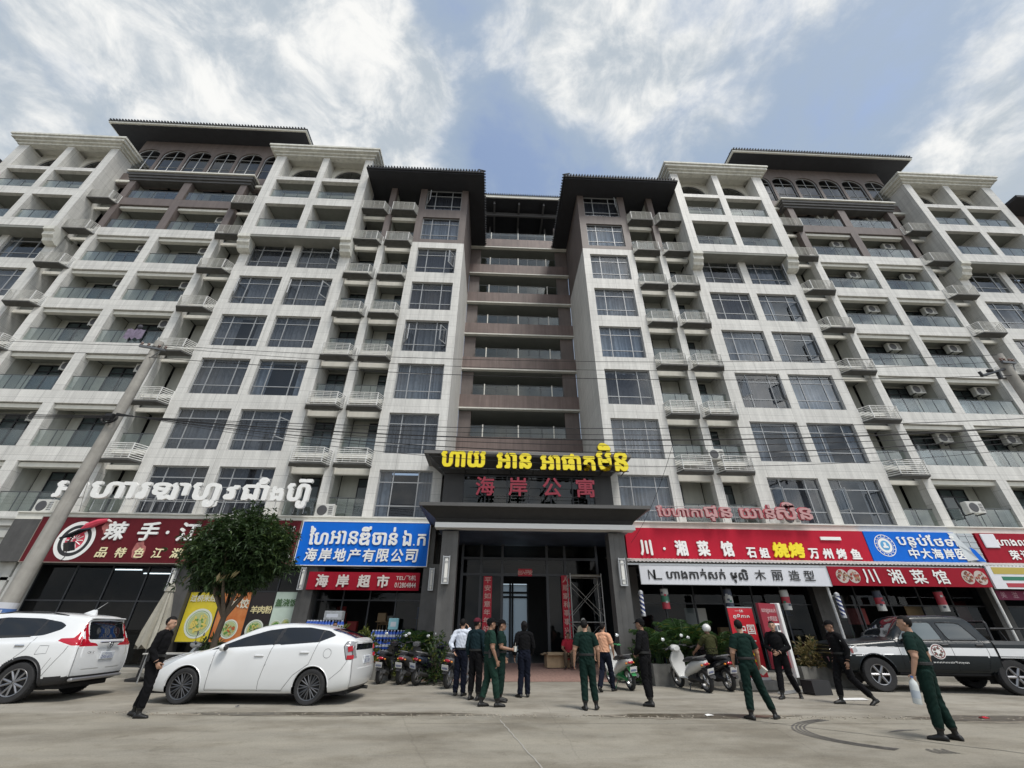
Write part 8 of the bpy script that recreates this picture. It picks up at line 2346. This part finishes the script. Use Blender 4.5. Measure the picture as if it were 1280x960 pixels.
# scaffold in the entrance
o = empty('scaffold', (2.25, 18.2, .235), 0, 'thin steel scaffold tower with crossed braces in the entrance', 'scaffold')
tubeM = mat('scaffold_tube', (.36, .36, .35), .45, .6)
b = MB(); X0, X1, Y1 = -.62, .62, .75
for x in (X0, X1):
    for y in (0, Y1): b.tube([(x, y, 0), (x, y, 3.15)], .021, 8)
b.build('standards', tubeM, o, smooth=True)
b = MB()
for z_ in (1.45, 3.05): b.tube([(X0, 0, z_), (X1, 0, z_)], .018, 6); b.tube([(X0, Y1, z_), (X1, Y1, z_)], .018, 6)
for z_ in (.5, .9, 1.45, 1.9, 2.3, 2.7, 3.05):
    for x in (X0, X1): b.tube([(x, 0, z_), (x, Y1, z_)], .015, 6)
b.build('rails', tubeM, o, smooth=True)
b = MB()
for y in (0, Y1):
    for z_ in (.2, 1.65): b.tube([(X0, y, z_), (X1, y, z_ + 1.2)], .011, 5); b.tube([(X0, y, z_ + 1.2), (X1, y, z_)], .011, 5)
b.build('braces', tubeM, o)
b = MB(); b.box(X0, X1, .1, .6, 3.07, 3.11); b.build('plank', mat('scaffold_plank', (.28, .24, .18), .8), o)
o = empty('cardboard_box', (.98, 18.3, .25), .12, 'open cardboard box on the entrance ramp', 'box'); cb = mat('cardboard', (.36, .26, .16), .85, vary=.15, vscale=5)
b = MB(); b.box(-.42, .42, -.22, -.21, 0, .40); b.box(-.42, .42, .21, .22, 0, .40); b.box(-.42, -.41, -.21, .21, 0, .40); b.box(.41, .42, -.21, .21, 0, .40); b.box(-.41, .41, -.21, .21, .0, .01); b.build('box', cb, o)
b = MB(); b.obox((0, -.30, .43), .82, .18, .008, (.5, 0, 0)); b.obox((-.50, 0, .42), .18, .40, .008, (0, -.4, 0)); b.obox((.50, 0, .43), .18, .40, .008, (0, .5, 0)); b.build('flap', cb, o)
o = empty('stool', (1.42, 18.2, .235), 0, 'low red plastic stool under the seated person', 'stool'); b = MB(); b.bbox(-.15, .15, -.15, .15, .26, .30, .02); b.build('seat', mat('red_plastic', (.45, .03, .04), .4), o)
for sx_ in (-.12, .12):
    for sy_ in (-.12, .12): b = MB(); b.cyl((sx_ * 1.1, sy_ * 1.1, 0), (sx_, sy_, .26), .02, n=6); b.build('leg', mat('red_plastic', (.45, .03, .04), .4), o)
# red stand banners and light box on the right
bM = mat('banner_red', (.56, .02, .035), .5, vary=.05, vscale=2)
o = empty('roll_up_banner', (5.95, 13.95, 0), .12, 'bright red standing banner with white and yellow characters behind the man in black', 'banner')
b = MB(); b.box(-.40, .40, -.01, .01, .30, 2.02); b.build('sheet', bM, o)
t = MB(); put_text(t, '中国', -.20, .34, 1.34, 1.60, -.014, bold=.012); put_text(t, '友', .0, .30, .98, 1.24, -.014, bold=.012); put_text(t, 'ភូមិភាគ', -.28, .26, 1.74, 1.86, -.014, bold=.012); put_text(t, '一体', -.18, .10, 1.90, 1.98, -.014); t.build('lettering', whiteL, o)
t = MB(); put_text(t, '8S', -.10, .26, .66, .92, -.014, bold=.02); t.build('yellow_lettering', yellowL, o)
b = MB(); b.box(-.42, .42, -.06, .06, .25, .31); b.tube([(0, .05, .3), (0, .05, 2.02)], .012, 6); b.box(-.41, .41, -.015, .015, 2.02, 2.05); b.build('stand', steelL, o)
o = empty('concrete_block', (6.0, 13.95, 0), .1, 'rough concrete block under the red standing banner', 'block'); b = MB(); b.bbox(-.5, .5, -.18, .18, 0, .25, .04); b.build('block', planterM, o)
o = empty('light_box_sign', (6.62, 13.45, 0), .55, 'maroon board with a thick white edge standing on a black weighted base', 'sign')
b = MB(); b.box(-.58, .30, .02, .10, .55, 2.12); b.build('board', mat('maroon_board', (.26, .014, .03), .5, vary=.06, vscale=3), o)
b = MB(); b.bbox(.30, .44, -.06, .16, .33, 2.14, .01); b.build('white_edge', mat('white_edge_panel', (.72, .72, .71), .45), o)
t = MB(); put_text(t, 'សាឡនសក់', -.50, .24, 1.86, 2.02, .016, bold=.012); put_text(t, '大师造型', -.30, .22, 1.68, 1.80, .016, bold=.008); t.build('lettering', mat('pinkish_lettering', (.62, .42, .42), .5), o)
b = MB(); b.box(-.15, .26, .012, .018, 1.28, 1.62, 0); b.box(-.12, .08, .008, .012, 1.33, 1.57, 1); b.box(.12, .24, .008, .012, 1.45, 1.58, 1); b.box(.0, .24, .012, .018, .84, 1.22, 2); b.build('photo_panel', [whiteL, mat('photo_grey', (.12, .12, .13), .5), mat('photo_green_grey', (.18, .24, .22), .6, vary=.5, vscale=30)], o)
b = MB(); b.tube([(.2, .05, .02), (.2, .05, .55)], .02, 6); b.tube([(-.4, .05, .02), (-.4, .05, .55)], .02, 6); b.tube([(.40, .05, .02), (.40, .05, .35)], .02, 6); b.box(-.55, .5, -.03, .13, .01, .05); b.build('stand', steelL, o)
o = empty('ballast_crate', (7.15, 13.25, 0), .2, 'black slotted ballast crate beside the white edge of the standing board', 'crate'); b = MB(); b.box(-.28, .28, -.18, .18, .02, .06)
for i in range(8): b.box(-.27 + i * .075, -.25 + i * .075, -.18, .18, .06, .30)
b.box(-.28, .28, -.19, -.18, .0, .31); b.box(-.28, .28, .18, .19, 0, .31); b.box(-.28, .28, -.18, .18, .30, .315); b.build('crate', blackM, o)
o = empty('paper_sheet', (7.35, 12.35, .006), .1, 'white sheet lying on the ground near the ballast crate', 'paper'); b = MB(); b.add([(-.35, -.16, .004), (.3, -.2, .006), (.42, .10, .012), (-.25, .16, .006)], [(0, 1, 2, 3)]); b.add([(-.35, -.16, .001), (.3, -.2, .001), (.42, .10, .001), (-.25, .16, .001)], [(0, 3, 2, 1)]); b.build('sheet', whiteL, o)
for i, (x, y, s_, lb, m_) in enumerate(((2.75, 9.98, .10, 'crumpled white scrap in the middle puddle', 'white'), (8.0, 9.75, .12, 'crumpled red wrapper in the right puddle', 'red'), (-12.6 + 6, 11.0, .05, 'flat dark lid on the ground before the hatchback', 'dark'))):
    o = empty('litter', (x, y, .014), .3 * i, lb, 'litter'); b = MB(); r2 = random.Random(i); pts = [(s_ * r2.uniform(.7, 1.2) * math.cos(k * .7), s_ * .6 * r2.uniform(.7, 1.2) * math.sin(k * .7), r2.uniform(0, .02)) for k in range(9)]; b.add(pts + [(0, 0, .03)], [(k, (k + 1) % 9, 9) for k in range(9)])
    b.build('scrap', {'white': whiteL, 'red': lampR, 'dark': blackM}[m_], o)
# laundry on a balcony
o = empty('laundry', (-21.5, 19.42, 15.62), 0, 'purple grey laundry hung over a balcony rail at the left', 'laundry'); b = MB(); n = 12; A_, B_ = [], []
for i in range(n + 1): x = -.5 + i / n; A_.append((x, .02 + .04 * math.sin(i * 1.9), .05 + .04 * math.sin(i * 1.1))); B_.append((x, -.03 + .05 * math.sin(i * 2.3), -.62 + .08 * math.sin(i * 1.7)))
b.add(A_ + B_, [(i, i + 1, n + 2 + i, n + 1 + i) for i in range(n)]); b.build('cloth', mat('laundry_purple', (.17, .14, .20), .9, vary=.3, vscale=5), o, smooth=True)
b = MB(); b.ball((.05, .06, .22), .13, .12, .16, 12, 8); b.build('bundle', mat('laundry_dark', (.05, .05, .06), .9), o, smooth=True)
